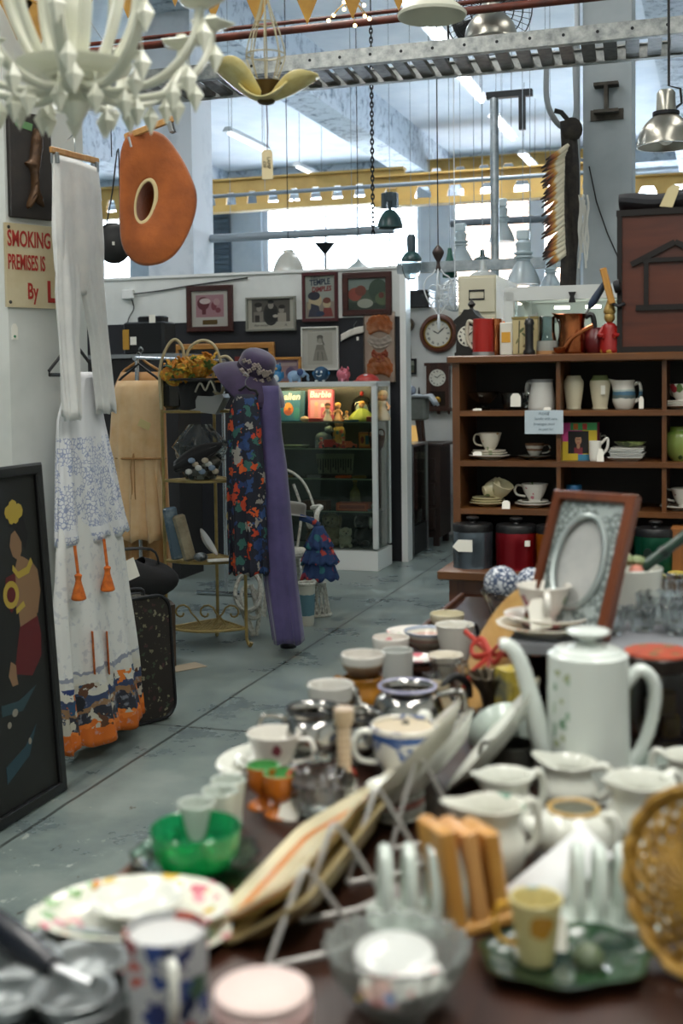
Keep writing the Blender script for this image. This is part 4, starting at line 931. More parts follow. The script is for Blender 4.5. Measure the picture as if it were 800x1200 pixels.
# things on the rack
def rk(px, py, y=0): return dp(px, py, 6.55+y)
def at_shelf(px, z, y=0): a = dp(px, 600, 6.55+y); return Vector((a.x, a.y, z))
FEL = M('black_felt', '#0d0d0f', .9, sh=.3)
p = at_shelf(232, 1.31, .0); t = thing('flower_hat', 'black hat wreathed with yellow and orange flowers on the top shelf', 'hat', p)
part('crown', MB().lathe(smoothp([(0, 0), (.09, 0), (.098, .05), (.105, .15), (.0, .17)]), 24), FEL, t)
def fm(u, v): a = 2*pi*u; k = sin(pi*v); r = 1+.16*sin(7*a+5*v)*k+.1*sin(13*a-9*v); x = .135*k*cos(a)*r; return (x-.03, .10*k*sin(a)*r-.04, .215-.07*cos(pi*v)*r+.22*x)
part('flower_bed', MB().grid(fm, 40, 16, cu=True), floral('bed_of_petals', '#a8741c', ['#c98f24', '#b86a1a', '#cfa838', '#6a7a30', '#b87a1c'], 60, .6, .9, .8, dist=.8), t)
part('brim', MB().lathe(smoothp([(.09, .15), (.15, .165), (.165, .16), (.15, .172), (.09, .165)]), 28), FEL, t)
fcols = [M('petal_orange', '#c07a1c', .7), M('petal_yellow', '#c9a02c', .7), M('leaf_green', '#4f6428', .7), M('petal_gold', '#b8862a', .7)]
for i in range(60):
    a = random.uniform(pi*.75, pi*2.25) ; r = random.uniform(.02, .165); x, y, z = r*cos(a)*.9-.03, r*sin(a)*.75-.05, .20+random.uniform(-.02, .08)+.2*(r*cos(a)); 
    mb = MB(); m_ = T(x, y, z) @ Euler((random.uniform(-1.2, 1.2), random.uniform(-1.2, 1.2), random.random()*6)).to_matrix().to_4x4()
    for k in range(5): mb.ball((.017, 0, 0), .016, (1, .7, .4), 6, 0, m_ @ RZ(2*pi*k/5))
    mb.ball((0, 0, .003), .007, (1, 1, 1), 6, 0, m_)
    part('flower' if i % 4 != 2 else 'leaf', mb, fcols[i % 4 if i % 7 else 1], t)
p = at_shelf(206, 1.31, -.02); mb = MB()
mb.box((0, 0, .13), (.11, .1, .25), bev=.03); solo('plastic_bag', 'black bag in shiny wrap at the left end of the top shelf', 'bag', p, mb, M('black_shiny', '#15140f', .22), .2)
p = at_shelf(252, 1.306, -.03); t = thing('folded_veil', 'pale folded net veil in a clear pack on the top shelf', 'veil', p, -.3)
part('pack', MB().prism([(-.1, .0), (.05, -.02), (.1, .07), (.09, .09), (.02, .075), (-.1, .085)], 0, .09, 0, RX(pi/2)), M('net_grey', '#a4a6a4', .4, t=.3), t)
part('silver_trim', MB().tube(curve([(-.06, -.1, .1), (-.03, -.1, .15), (0, -.1, .11), (.03, -.1, .16), (.06, -.1, .1)], 4), .006, 6), M('silver_trim', '#b9b4a4', .3, .7), t)
# second shelf: feathered hat in clear wrap
p = at_shelf(236, .93, -.02); t = thing('feather_hat', 'pale hat with a black wing feather in crumpled clear wrap on the second shelf', 'hat', p)
def crum(R1, R2, h, amp, k=0):
    def f(u, v):
        a = 2*pi*u; r = lerp(R1, R2, sin(v*pi*.5)) if v < .6 else lerp(R2, R1*.7, (v-.6)/.4); r *= 1+amp*sin(7*a+9*v+k)+amp*.6*sin(13*a-14*v); return (r*cos(a), r*.7*sin(a), h*v)
    return f
part('hat_body', MB().grid(crum(.06, .125, .17, .10), 40, 14, cu=True), floral('hat_pale', '#8f8a80', ['#b9b4a8', '#5f6a74', '#d8d2c2', '#3a3632'], 22, .5, .7, .7), t, solid=.004)
def wing(u, v):
    x = lerp(-.13, .13, v); w_ = .07*sin(pi*(.15+.8*v))*(u-.5)*2; return (x+.02*w_, -.11-.02*sin(u*3), .13+.45*x+w_*.8+.006*sin(u*14))
part('wing_feather', MB().grid(wing, 10, 16), FEL, t, solid=.006)
for i in range(9): part('fabric_flower', MB().ball((-.05+.018*i, -.125-.01*(i % 2), .05+.02*((i*7) % 4)), .02, (1, .6, .8), 8), M('blossom_%d' % (i % 3), ['#c2c4bf', '#7f93a8', '#b3a792'][i % 3], .7), t)
mb = MB(); mb.grid(crum(.08, .155, .30, .06, 2), 44, 16, cu=True); part('clear_wrap', mb, pane('clear_wrap', '#eef2f2', 1.6), t)
# third shelf
p = at_shelf(208, .487, -.03); solo('clutch_bag', 'blue grey plastic sleeved bag leaning on the third shelf', 'bag', p, MB().box((0, 0, .15), (.075, .05, .29), bev=.015), M('sleeve_blue', '#4f6472', .25, noise=(9, '#8c9ba2', .5, .7)), rot=(0, rad(-9), .2))
p = at_shelf(222, .487, -.06); solo('wrapped_parcel', 'long cream wrapped parcel leaning beside the blue bag', 'parcel', p, MB().box((0, 0, .13), (.07, .05, .26), bev=.02), M('wrap_cream', '#a89c82', .35, noise=(12, '#7c725c', .4, .7)), rot=(0, rad(-14), 0))
p = at_shelf(240, .487, -.02); solo('white_plate', 'white plate tilted on edge on the third shelf', 'plate', p, MB().lathe(smoothp([(0, 0), (.04, .0), (.07, .012), (.085, .02), (.084, .024), (.06, .014), (0, .005)]), 28, 0, T(0, 0, .085) @ RY(rad(58))), M('plate_white', '#c9c8c2', .25))
p = at_shelf(256, .484, -.09); solo('card', 'white card lying flat on the third shelf', 'card', p, MB().box((0, 0, .008), (.13, .07, .008)), CARD, .2)
p = at_shelf(234, .484, -.08); t = solo('silver_purse', 'crumpled silver purse in front of the tilted plate', 'purse', p, MB().ball((0, 0, .025), .04, (1, .7, .62), 14), M('silver_cloth', '#8d949a', .3, .6, noise=(30, '#40454a', .4, .6)))

# dresses and hat on a black dress form
FD = floral('orange_poppies', '#0f1018', ['#c04a1c', '#c8561f', '#23406e', '#b03a1c', '#2a5a52', '#8a8780', '#1f3560'], 20, .52, .85, .8, base2='#161d30', dist=.8)
vf = dp(285, 560, 6.25).dot(V)
garment('dress', 'black dress with orange and blue flowers beside the wire rack', 'dress', ('v', vf), [(462, 276, 300, .03, .08), (485, 268, 304, .05, .1), (560, 266, 310, .06, .2), (640, 270, 312, .065, .3), (672, 270, 314, .07, .3)], FD, 7)
flat_hanger('black hanger in the shoulders of the floral dress', vv(274, 466, vf), vv(302, 466, vf), .06)
PUR = M('purple_jersey', '#4b4270', .75, noise=(8, '#3c3560', .4, .7), sh=.4)
vp = dp(320, 560, 6.32).dot(V)
garment('dress', 'long plain purple dress hanging to the floor under the purple hat', 'dress', ('v', vp), [(452, 303, 326, .03, .02), (480, 300, 328, .06, .03), (505, 303, 329, .055, .04), (545, 303, 335, .07, .05), (600, 305, 340, .075, .10), (680, 309, 347, .075, .2), (752, 320, 355, .08, .26)], PUR, 4, nv=40)
fp2 = dp(300, 470, 6.42); t = thing('dress_form', 'black dress form whose shoulders show under the purple hat', 'dress form', Vector((fp2.x, fp2.y+.02, 0)))
part('torso', MB().lathe(smoothp([(0, .78), (.08, .79), (.11, .88), (.085, 1.05), (.105, 1.22), (.12, 1.33), (.10, 1.40), (.05, 1.44), (.045, 1.50), (0, 1.51)]), 24, 0, Matrix.Diagonal((1.05, .55, 1, 1))), BLK, t)
part('pole', MB().tube([(.15, .06, .02), (.13, .04, .6), (.02, 0, .8)], .014, 8), IRON, t); part('base', MB().lathe([(0, 0), (.045, 0), (.045, .015), (.03, .03), (0, .03)], 24, 0, T(.15, .06, 0)), IRON, t)
hp = dp(293, 440, 6.36); t = thing('felt_hat', 'purple wide brimmed hat with a silver flower brooch on the dress form', 'hat', Vector((fp2.x-.01, fp2.y+.0, 1.50)), rot=(rad(18), rad(22), rad(0)))
PF = M('purple_felt', '#37284a', .85, noise=(12, '#2b1f3c', .4, .7), sh=.4)
part('crown', MB().lathe(smoothp([(.098, .02), (.1, .05), (.092, .10), (.06, .128), (0, .132)]), 28), PF, t)
part('brim', MB().lathe(smoothp([(.09, .02), (.14, .012), (.19, -.012), (.215, -.04), (.21, -.044), (.14, .002), (.09, .01), (.09, .02)]), 48, fn=lambda a, r, z: (r*cos(a), r*sin(a), z-.45*max(0, r-.1)*(.6+.6*cos(a)+.25*sin(3*a)))), PF, t)
part('ribbon', MB().lathe([(.1005, .02), (.103, .022), (.103, .045), (.1, .047)], 28), M('purple_ribbon', '#2a1f38', .5), t)
SB = M('brooch_silver', '#9c9088', .4, .3)
mb = MB()
for i in range(26):
    a = random.uniform(-2.2, -.6); r = .107+random.uniform(0, .012); z = .03+random.uniform(-.03, .07); m_ = T(r*cos(a), r*sin(a), z)
    for k in range(4): mb.ball((.008*cos(k*1.57), 0, .008*sin(k*1.57)), .007, (1, .7, 1), 6, 0, m_)
part('flower_brooch', mb, SB, t)

# white wicker pieces on the floor right of the purple dress
WIK = M('white_wicker', '#c4c4ba', .6, noise=(60, '#96968a', .4, .65))
def cane(name, parent, paths, r=.009, lab=None):
    mb = MB()
    for p in paths: mb.tube(p, r, 6)
    return part(name, mb, WIK, parent, lab)
p = on(350, 728, 0); t = thing('wicker_chair', 'white wicker chair half hidden behind the purple dress', 'chair', p+Vector((-.11, .32, 0)), .2)
part('seat', MB().lathe([(0, .36), (.19, .36), (.2, .375), (.19, .39), (0, .39)], 28), WIK, t)
for i in range(4): a = pi/4+i*pi/2; part('leg', MB().tube([(.16*cos(a), .16*sin(a), .36), (.2*cos(a), .2*sin(a), .0)], .013, 7), WIK, t)
cane('backrest', t, [curve([(-.2, .1, .38), (-.24, .14, .6), (-.16, .18, .82), (0, .2, .9), (.16, .18, .82), (.24, .14, .6), (.2, .1, .38)], 5)]+[curve([(x, .15, .38), (x*1.3, .18, .62), (x*.9, .19, .84-abs(x)*.4)], 3) for x in (-.12, -.06, 0, .06, .12)], .009)
for s_ in (-1, 1): cane('arm', t, [curve([(s_*.22, .14, .64), (s_*.25, -.02, .66), (s_*.2, -.14, .62), (s_*.19, -.15, .36)], 5), curve([(s_*.2, .1, .52), (s_*.16, -.04, .58), (s_*.19, -.13, .55)], 4)], .016)
solo('sun_hat', 'grey felt hat resting on the white wicker chair', 'hat', p+Vector((-.05, .36, .66)), MB().lathe(smoothp([(0, .0), (.12, .0), (.125, .005), (.08, .012), (.075, .07), (.05, .085), (0, .088)]), 28), M('grey_felt', '#6f6d66', .85, sh=.3), rot=(rad(-6), rad(8), 0))
bpy.data.objects['sun_hat'].location = dp(343, 604, 7.35)
q = dp(374, 676, 7.25); t = thing('ruffled_skirt', 'blue and red ruffled skirt hanging off the wicker chair', 'skirt', q)
SKB = floral('ruffle_print', '#1f3a66', ['#a83a2e', '#c24a34', '#1b2c58', '#2a6a72', '#8a2c40'], 22, .45, .6, .8, dist=.6); s = S(q)
for i, (za, zb, ra, rb) in enumerate(((60, 34, 5, 16), (40, 16, 12, 21), (22, -2, 15, 21))):
    def fr(u, v): a = 2*pi*u; r = lerp(ra, rb, v)*s*(1+.10*sin(9*a+i)*v+.05*sin(17*a)*v); return (r*cos(a)+i*.2*s, r*.8*sin(a), lerp(za, zb, v)*s+.012*sin(9*a)*v)
    part('ruffle', MB().grid(fr, 72, 8, cu=True), SKB, t, solid=.004)
part('waistband', MB().tube(curve([(0, 0, 60*s), (-8*s, .0, 66*s), (-22*s, .02, 70*s)], 3), .02, 8, flat=.5), SKB, t)
p = on(359, 735, 0); t = thing('wicker_planter', 'teal and white wicker basket in front of the wicker chair', 'basket', p+Vector((0, .06, 0)))
k = S(p); part('body', MB().lathe(smoothp([(0, 0), (8*k, 0), (9.5*k, 20*k), (10.5*k, 50*k)], 3)+[(9.3*k, 50*k), (8*k, 8*k), (0, 8*k)], 28), bands('planter_bands', [(0, '#b9b9ac'), (.25, '#4f7480'), (.75, '#b0b2a6'), (1, '#b0b2a6')], 0, 50*k, .7, .06, 60), t)
part('rim', MB().tube([(10.3*k*cos(2*pi*i/28), 10.3*k*sin(2*pi*i/28), 50*k) for i in range(28)], .009, 6, closed=True), WIK, t)
p = on(374, 724, 0); t = thing('open_weave_basket', 'white open weave basket upside down on the floor below the ruffled skirt', 'basket', p+Vector((0, .08, 0))); k = S(p)
mb = MB()
for i in range(12):
    for d in (1, -1): mb.tube([(lerp(13, 7, j/6)*k*cos(2*pi*i/12+d*j*.09), lerp(13, 7, j/6)*k*sin(2*pi*i/12+d*j*.09), j/6*38*k) for j in range(7)], .006, 5)
part('weave', mb, WIK, t)
for r_, z_ in ((13, 1.5), (7, 38)): part('rim', MB().tube([(r_*k*cos(2*pi*i/28), r_*k*sin(2*pi*i/28), z_*k) for i in range(28)], .011, 7, closed=True), WIK, t)
p = on(292, 752, 0)+Vector((-.0, .12, 0)); t = thing('cane_frame', 'white cane stool lying tipped between the rack and the purple dress', 'stool', p, .3)
k = S(p)
cane('hoop', t, [[(15*k*cos(a), .05+.1*sin(a), 52*k+22*k*sin(a)*.8+8*k*cos(a)) for a in [2*pi*i/24 for i in range(25)]], [(11*k*cos(a)+2*k, .03+.08*sin(a), 40*k+16*k*sin(a)) for a in [2*pi*i/24 for i in range(25)]]], .013)
for a, b in (((-14, 48), (2, 2)), ((-6, 40), (4, 2)), ((14, 50), (6, 2)), ((4, 60), (10, 20))): cane('leg', t, [curve([(a[0]*k, .05, a[1]*k), ((a[0]+b[0])/2*k, .0, (a[1]+b[1])/2*k-4*k), (b[0]*k, -.01, b[1]*k)], 4)], .013)
solo('paper_sheet', 'single paper sheet lying on the floor in front of the rack', 'paper', on(206, 784, .002), MB().box((0, 0, .001), (.12, .3, .002)), M('newsprint', '#a89a84', .8), -.9)
# behind: shelf unit with black machines, wall socket
q = dp(150, 415, 8.9); t = thing('shelf_unit', 'dark shelf unit behind the clothes rail holding black machines', 'shelf unit', W(q.dot(U), q.dot(V)+.05, 0), A)
part('carcass', MB().box((0, .2, q.z/2-.02), (.75, .4, q.z-.04)), M('unit_dark', '#1a1a1c', .6), t); part('top', MB().box((0, .2, q.z-.015), (.8, .42, .03)), M('unit_grey', '#7c8284', .5), t)
q2 = W(q.dot(U)+.09, q.dot(V)+.08, q.z); t = thing('sewing_machine', 'black machine with taped paper labels standing behind the peach dress', 'machine', q2, A)
part('body', MB().box((0, .1, .12), (.34, .22, .24), bev=.02), BLK, t); part('arm', MB().box((.03, .1, .26), (.22, .1, .05), bev=.015), BLK, t)
for x, z in ((-.08, .1), (.08, .26)): part('paper_label', MB().box((x, -.012, z), (.05, .004, .06)), CARD, t)
part('yellow_panel', MB().box((-.14, -.014, .11), (.05, .006, .15)), M('ochre_panel', '#b0852c', .6), t)
q = vv(150, 345, PV-.02); t = thing('wall_socket', 'white wall socket with a cable on the white partition', 'socket', W(q.dot(U), PV-.001, q.z), A)
part('plate', MB().box((0, -.02, 0), (.11, .04, .08), bev=.01), WHITE, t); part('cord', MB().tube(curve([(.05, -.02, 0), (.3, -.01, .02), (.55, -.01, .05), (1.1, -.01, .10)], 4), .006, 5), BLK, t); part('lead', MB().tube(curve([(0.03, -.02, -.03), (.05, -.015, -.12), (0, -.012, -.2), (-.03, -.012, -.3)], 4), .005, 5), BLK, t)
# ================================================================ pictures on the partition
ALU = M('white_aluminium', '#d6dad8', .35, .1); GOLDW = wood('gilt_wood', '#8a5a26', '#b98540', 8, axis='x'); MAH = wood('mahogany_frame', '#2c1512', '#4a231b', 6, axis='x')
PICG = pane('picture_glass', '#ffffff', .55)
def picture(name, label, px0, py0, px1, py1, v, fm, fw, mount, mcol, shapes, bg, ins=None, d=.03, glass=True, lean=0, group=None):
    a, b = vv(px0, py1, v), vv(px1, py0, v); w_ = (b-a).dot(U); h_ = b.z-a.z
    loc = W((a.dot(U)+b.dot(U))/2, v, (a.z+vv(px1, py1, v).z)/2); t = thing(name, label, 'picture', loc, rot=(rad(-lean), 0, A), group=group)
    part('frame', frame_mb(w_, h_, fw, d), fm, t, smooth=0)
    part('back_board', MB().box((0, -.003, h_/2), (w_*.97, .006, h_*.97)), BLK, t)
    mi = fw*.8
    if mount: part('mount', MB().box((0, -.008, h_/2), (w_-2*mi, .003, h_-2*mi)), flatcol(mcol), t, smooth=0)
    l, b_, r, tp_ = ins or (mi/w_, mi/h_, 1-mi/w_, 1-mi/h_)
    pr = art(t, w_*(r-l), h_*(tp_-b_), bg, shapes, y=-.0098, x0=w_*((l+r)/2-.5), z0=h_*b_)
    if glass: part('glazing', MB().box((0, -d*.62, h_/2), (w_-2*fw*.9, .002, h_-2*fw*.9)), PICG, t, smooth=0)
    return t, w_, h_
PW = PV-.004
t, w_, h_ = picture('framed_print', 'square dark framed pink print with a brass plate below it', 220, 333, 273, 389, PW, MAH, .045, 1, '#d3d0c6',
    [('#b98c92', rct(.0, .0, 1, 1)), ('#6e3038', ell(.27, .62, .22, .3)), ('#e0d0cc', ell(.33, .72, .2, .13)), ('#6e3038', rct(.22, .12, .36, .4)), ('#8a4650', ell(.65, .5, .10, .2)), ('#c7a2a4', ell(.75, .68, .12, .16)), ('#8a4650', ell(.8, .3, .1, .12))], '#b98c92', (.20, .32, .80, .80))
part('title_plate', MB().box((0, -.0095, h_*.21), (w_*.32, .003, h_*.10)), M('plate_brass', '#7a6236', .4, .5), t)
t, w_, h_ = picture('framed_photograph', 'wide grey framed black and white film still of two women and a man', 289, 346, 347, 388, PW, M('frame_pewter', '#8b8b80', .4, .3), .018, 1, '#c6c3b4',
    [('#2c2a28', ell(.5, .33, .2, .5)), ('#191817', rct(.36, 0, .64, .55)), ('#a39c90', ell(.5, .72, .075, .15)), ('#191817', ell(.5, .88, .08, .09)),
     ('#8d877c', rct(.05, 0, .3, .45)), ('#a39c90', ell(.19, .6, .07, .14)), ('#201e1c', ell(.17, .76, .10, .11)), ('#38342f', rct(.08, 0, .2, .3)),
     ('#b5ae9f', rct(.68, .0, .9, .38)), ('#a39c90', ell(.78, .5, .07, .13)), ('#26231f', ell(.79, .65, .085, .09)), ('#c8c2b2', ell(.62, .25, .07, .07))], '#5e5a52', (.12, .27, .88, .93))
letters(t, 'Best wishes', .026, flatcol('#6a665c'), -w_*.2, h_*.17, -.011, shear=.3); letters(t, 'A', .03, flatcol('#4a463e'), w_*.3, h_*.17, -.011)
t, w_, h_ = picture('framed_poster', 'tall framed film poster in pale blue with red and dark lettering', 355, 318, 396, 377, PW, M('frame_oxblood', '#4a1f22', .4), .028, 0, '', 
    [('#9a8f82', rct(.04, .03, .96, .40)), ('#c9b894', ell(.34, .42, .22, .16)), ('#2f3040', ell(.3, .53, .2, .10)), ('#3b3d4e', [(.1, .05), (.52, .05), (.45, .3), (.2, .36)]), ('#c9b894', ell(.72, .34, .13, .09)), ('#7a4436', ell(.72, .42, .13, .07)), ('#8a3a34', [(.56, .05), (.92, .05), (.86, .25), (.62, .25)]), ('#2b3a55', ell(.5, .12, .14, .06)), ('#b5a98e', ell(.14, .3, .06, .09))], '#a9b0a6')
letters(t, 'TEMPLE', .066, flatcol('#23324a'), 0, h_*.80, -.0125, sx=.78, bold=.002, roll=.05); letters(t, 'DIMPLES', .056, flatcol('#8a2a30'), .012, h_*.66, -.0125, sx=.80, shear=.2, bold=.002, roll=.05)
letters(t, 'SHIRLEY', .030, flatcol('#23324a'), -w_*.12, h_*.895, -.0125, sx=.8)
t, w_, h_ = picture('framed_painting', 'dark framed landscape painting of autumn trees at the partition end', 402, 317, 459, 370, PW, MAH, .05, 0, '',
    [('#4a5a48', rct(0, 0, 1, 1)), ('#7f8f88', rct(0, .62, 1, 1)), ('#2f4032', [(0, 0), (1, 0), (1, .3), (.6, .2), (0, .28)]), ('#9a4a38', ell(.2, .5, .18, .2)), ('#7a3f30', ell(.34, .6, .14, .16)), ('#3a5040', ell(.78, .6, .24, .34)), ('#5a6a4a', ell(.9, .35, .2, .2)), ('#a6aa9a', ell(.45, .22, .2, .14)), ('#6a3a2e', ell(.86, .45, .07, .09))], '#4a5a48')
t, w_, h_ = picture('framed_drawing', 'white framed pencil drawing of a girl above the display cabinet', 354, 382, 397, 434, PW, M('frame_white', '#d6d5cc', .45), .012, 1, '#d3d1c6',
    [('#6a675e', ell(.5, .85, .13, .07)), ('#77746a', ell(.5, .76, .12, .10)), ('#aeaa9c', ell(.5, .73, .085, .09)), ('#8d897d', [(.36, .62), (.64, .62), (.7, .44), (.3, .44)]), ('#9b978a', [(.3, .46), (.7, .46), (.82, .12), (.2, .12)]), ('#6f6c62', [(.62, .62), (.7, .6), (.6, .78), (.57, .74)]), ('#77746a', [(.4, .4), (.44, .4), (.42, .14), (.38, .14)]), ('#77746a', [(.55, .4), (.59, .4), (.64, .14), (.6, .14)])], '#c4c1b4', (.17, .13, .83, .87))
t, w_, h_ = picture('framed_picture', 'large gilt wooden picture frame behind the purple hat', 205, 400, 322, 448, PV-.06, GOLDW, .05, 0, '', [('#3a3d42', rct(0, 0, 1, 1)), ('#6a7a80', rct(.1, .1, .45, .8)), ('#8a3a34', rct(.62, .2, .78, .7)), ('#b9b5a4', rct(.8, .3, .9, .8))], '#2c2e33', lean=0)
t, w_, h_ = picture('framed_picture', 'small gilt framed pinkish picture leaning behind the blue toy', 320, 418, 353, 450, PV-.10, GOLDW, .022, 0, '', [('#8d7484', rct(0, 0, 1, 1)), ('#a98a8a', ell(.4, .5, .25, .3)), ('#6a5a78', ell(.65, .4, .2, .25)), ('#b5a09a', rct(.1, .7, .9, .85))], '#8d7484', lean=2)
# hanging baby clothes pack, bib on a hanger
a, b = vv(428, 448, PW), vv(463, 365, PW); w_ = (b-a).dot(U); h_ = b.z-a.z
t = thing('baby_clothes_pack', 'clear pack of orange and white baby bibs hung at the partition end', 'clothes pack', W((a.dot(U)+b.dot(U))/2, PW, a.z), A)
part('backing_card', MB().box((0, -.006, h_/2), (w_, .012, h_)), M('card_cream', '#cbb8a8', .6, noise=(9, '#d8cabc', .4, .7)), t)
def bib(zc, wdt, hh, m, curve_=1, nm='bib'):
    def f(u, v): x = (u-.5)*wdt*(.7+.3*sin(pi*v)+.05*sin(v*22)); return (x, -.020-.006*sin(pi*u)*sin(pi*v)-.004*sin(u*25+v*9)-.004*sin(v*17), zc+(v-.5)*hh-curve_*.03*(1-(2*u-1)**2))
    return part(nm, MB().grid(f, 22, 10), m, t, solid=.004)
OB = M('bib_orange', '#c8743c', .8, noise=(14, '#d8a078', .45, .7)); WB = M('bib_white', '#d3cdc4', .8); RB = M('bib_red', '#b8523c', .8, noise=(20, '#cf8a68', .4, .7))
bib(h_*.80, w_*.85, h_*.26, OB, -1); bib(h_*.60, w_*.8, h_*.16, WB); bib(h_*.40, w_*.55, h_*.14, RB); bib(h_*.20, w_*.85, h_*.28, OB, -1)
part('clear_bag', MB().box((0, -.022, h_/2), (w_*1.02, .05, h_*1.0), bev=.012), pane('poly_bag', '#fbf6f2', .9), t)
q = vv(414, 391, PW); t = thing('white_bib', 'small white lace garment on a hanger on the black wall', 'bib', q, A, ); s = S(q)
def fb_(u, v): x = (u-.5)*30*s; return (x, -.015-.004*sin(u*20), (8*(u-.5)*1.2+ (v-.5)*8+2*sin(pi*u))*s)
part('lace', MB().grid(fb_, 20, 5), M('lace_white', '#cfcbc0', .8), t, solid=.006); part('hook', MB().tube([(0, -.008, 0), (.01, -.008, .07), (.03, -.006, .1)], .003, 5), STEEL, t); part('price_tag', MB().box((6*s, -.022, -6*s), (.02, .002, .03)), CARD, t)

# ================================================================ display cabinet
cc = on(443, 670, 0); CU, CV = cc.dot(U), cc.dot(V); CW, CD_, CHT = 1.02, .40, 1.455
t = thing('display_cabinet', 'white framed glass display cabinet full of toys below the framed pictures', 'cabinet', W(CU-CW/2, CV, 0), A); cab = t
hw = CW/2; ZB = .155
part('base', MB().box((0, CD_/2, ZB/2), (CW, CD_, ZB-.004)), WHITE, t)
part('base_panel', MB().box((0, CD_/2, ZB+.004), (CW-.04, CD_-.04, .008)), M('cab_floor', '#8d938e', .5), t)
for x in (-hw+.02, hw-.02):
    for y in (.02, CD_-.02): part('post', MB().box((x, y, (ZB+CHT)/2), (.04, .04, CHT-ZB-.03), bev=.004), ALU, t)
mb = MB(); mb.box((0, .02, CHT-.02), (CW, .04, .04), bev=.004); mb.box((0, CD_-.02, CHT-.02), (CW, .04, .04), bev=.004); mb.box((-hw+.02, CD_/2, CHT-.02), (.04, CD_-.08, .04)); mb.box((hw-.02, CD_/2, CHT-.02), (.04, CD_-.08, .04)); part('top_rail', mb, ALU, t)
part('top_panel', MB().box((0, CD_/2, CHT-.006), (CW-.07, CD_-.07, .012)), M('cab_top', '#c9cdca', .4), t)
G_ = pane('cabinet_glass', '#eef5f2', .8)
part('front_glass', MB().box((0, .012, (ZB+CHT)/2), (CW-.08, .005, CHT-ZB-.04)), G_, t, smooth=0)
for x in (-hw+.012, hw-.012): part('side_glass', MB().box((x, CD_/2, (ZB+CHT)/2), (.005, CD_-.08, CHT-ZB-.04)), G_, t, smooth=0)
part('back_panel', MB().box((0, CD_-.016, (ZB+CHT)/2), (CW-.08, .008, CHT-ZB-.04)), M('cab_back_dark', '#464a45', .3), t)
SHZ = [1.145, .94, .706, .454]
for z in SHZ:
    sh_ = part('shelf', MB().box((0, CD_/2+.01, z-.004), (CW-.085, CD_-.07, .008)), pane('shelf_glass', '#d8e8e0', .9), t, smooth=0)
    e_ = MB().box((0, .038, z-.004), (CW-.085, .006, .009)); part('glass_edge', e_, M('glass_edge', '#7d8d74', .3), sh_)
part('strip_light', MB().box((0, .06, CHT-.024), (CW-.2, .03, .014)), M('warm_strip', '#ffe9c4', .4, emit=38, ecol='#ffd9a0'), t)
CT = RZ(A)
def cb(px, z, y=.15, py=None):
    """place on the cabinet shelf plane, depth y behind its front"""
    a = vv(px, 500, CV+y); return W(a.dot(U), CV+y, z)
def fig(name, label, px, z, h, cols, y=.15, rz=0, hat=None, pose=0):
    """small doll: head, body, arms, legs"""
    t = thing(name, label, 'doll', cb(px, z, y), A+rz, None); k = h
    skin_, dress_, hair_ = cols
    mb = MB(); mb.lathe(smoothp([(0, .02*k), (.24*k, .03*k), (.2*k, .2*k), (.11*k, .42*k), (.13*k, .58*k), (.08*k, .66*k), (0, .68*k)]), 18); part('dress', mb, dress_, t)
    part('head', MB().ball((0, 0, .80*k), .15*k, (1, .95, 1.1), 14).ball((0, -.145*k, .78*k), .022*k, seg=6), skin_, t)
    part('hair', MB().ball((0, .02*k, .86*k), .16*k, (1.05, 1, .9), 12), hair_, t)
    for s_ in (-1, 1): part('arm', MB().tube([(s_*.1*k, 0, .6*k), (s_*.22*k, -.05*k, .46*k), (s_*.2*k, -.13*k, .36*k)], .045*k, 7), skin_, t)
    for s_ in (-1, 1): part('eye', MB().ball((s_*.06*k, -.135*k, .83*k), .018*k, seg=6), BLK, t)
    return t
SKN = M('doll_skin', '#d8a67c', .5); HB = M('hair_blond', '#b98a3c', .6); HBr = M('hair_brown', '#4a2e1c', .6)
# books and boxes on the top shelf
def book(name, label, cat, px, z, w_, h_, d, face, y=.2, lean=-10, shapes=(), txt=None, rz=0, tcol='#e8e4da', ts=.05, tz=.82, pages=True):
    t = thing(name, label, cat, cb(px, z, y), rot=(rad(lean), 0, A+rz))
    part('cover' if pages else 'box', MB().box((0, d/2, h_/2), (w_, d, h_), bev=.004), face, t)
    if shapes: art(t, w_*.96, h_*.96, '#ffffff', shapes, y=-.0006, z0=h_*.02, bgm=face, name='cover_picture')
    if txt: letters(t, txt, ts, flatcol(tcol), 0, h_*tz, -.003, shear=.15, bold=.0015)
    return t
book('picture_book', 'blue picture book with white lettering at the left of the cabinet top shelf', 'book', 341, SHZ[0], .215, .245, .02, M('book_blue', '#24627c', .4), .17, -9, [('#b8682c', ell(.38, .38, .2, .2)), ('#c98a3a', ell(.36, .5, .15, .12)), ('#8a3a22', ell(.36, .28, .16, .08)), ('#6f3a24', ell(.42, .4, .06, .05)), ('#2f7a7a', ell(.72, .25, .14, .2)), ('#184858', rct(.84, 0, 1, 1))], 'alien', ts=.075, tz=.80)
book('doll_box', 'pink doll box with white script lettering beside the blue picture book', 'box', 375, SHZ[0], .205, .25, .05, M('box_pink', '#c45f74', .4), .17, -4, [('#d8909a', rct(.08, .06, .92, .68)), ('#c9a88a', ell(.34, .55, .08, .07)), ('#c9908a', rct(.26, .1, .42, .48)), ('#e0c8c0', ell(.6, .5, .08, .07)), ('#b85068', rct(.54, .1, .68, .44)), ('#d8b0a8', rct(.8, .1, .88, .6))], 'Barbie', ts=.068, tz=.84, pages=False)
fig('doll', 'small doll in white standing in front of the pink doll box', 384, SHZ[0], .15, (SKN, M('doll_white', '#cfc8ba', .7), HBr), .08)
fig('doll', 'blond doll in pale dress, first right of the pink doll box', 396, SHZ[0], .15, (SKN, M('doll_peach', '#d3a878', .7), HB), .1, .2)
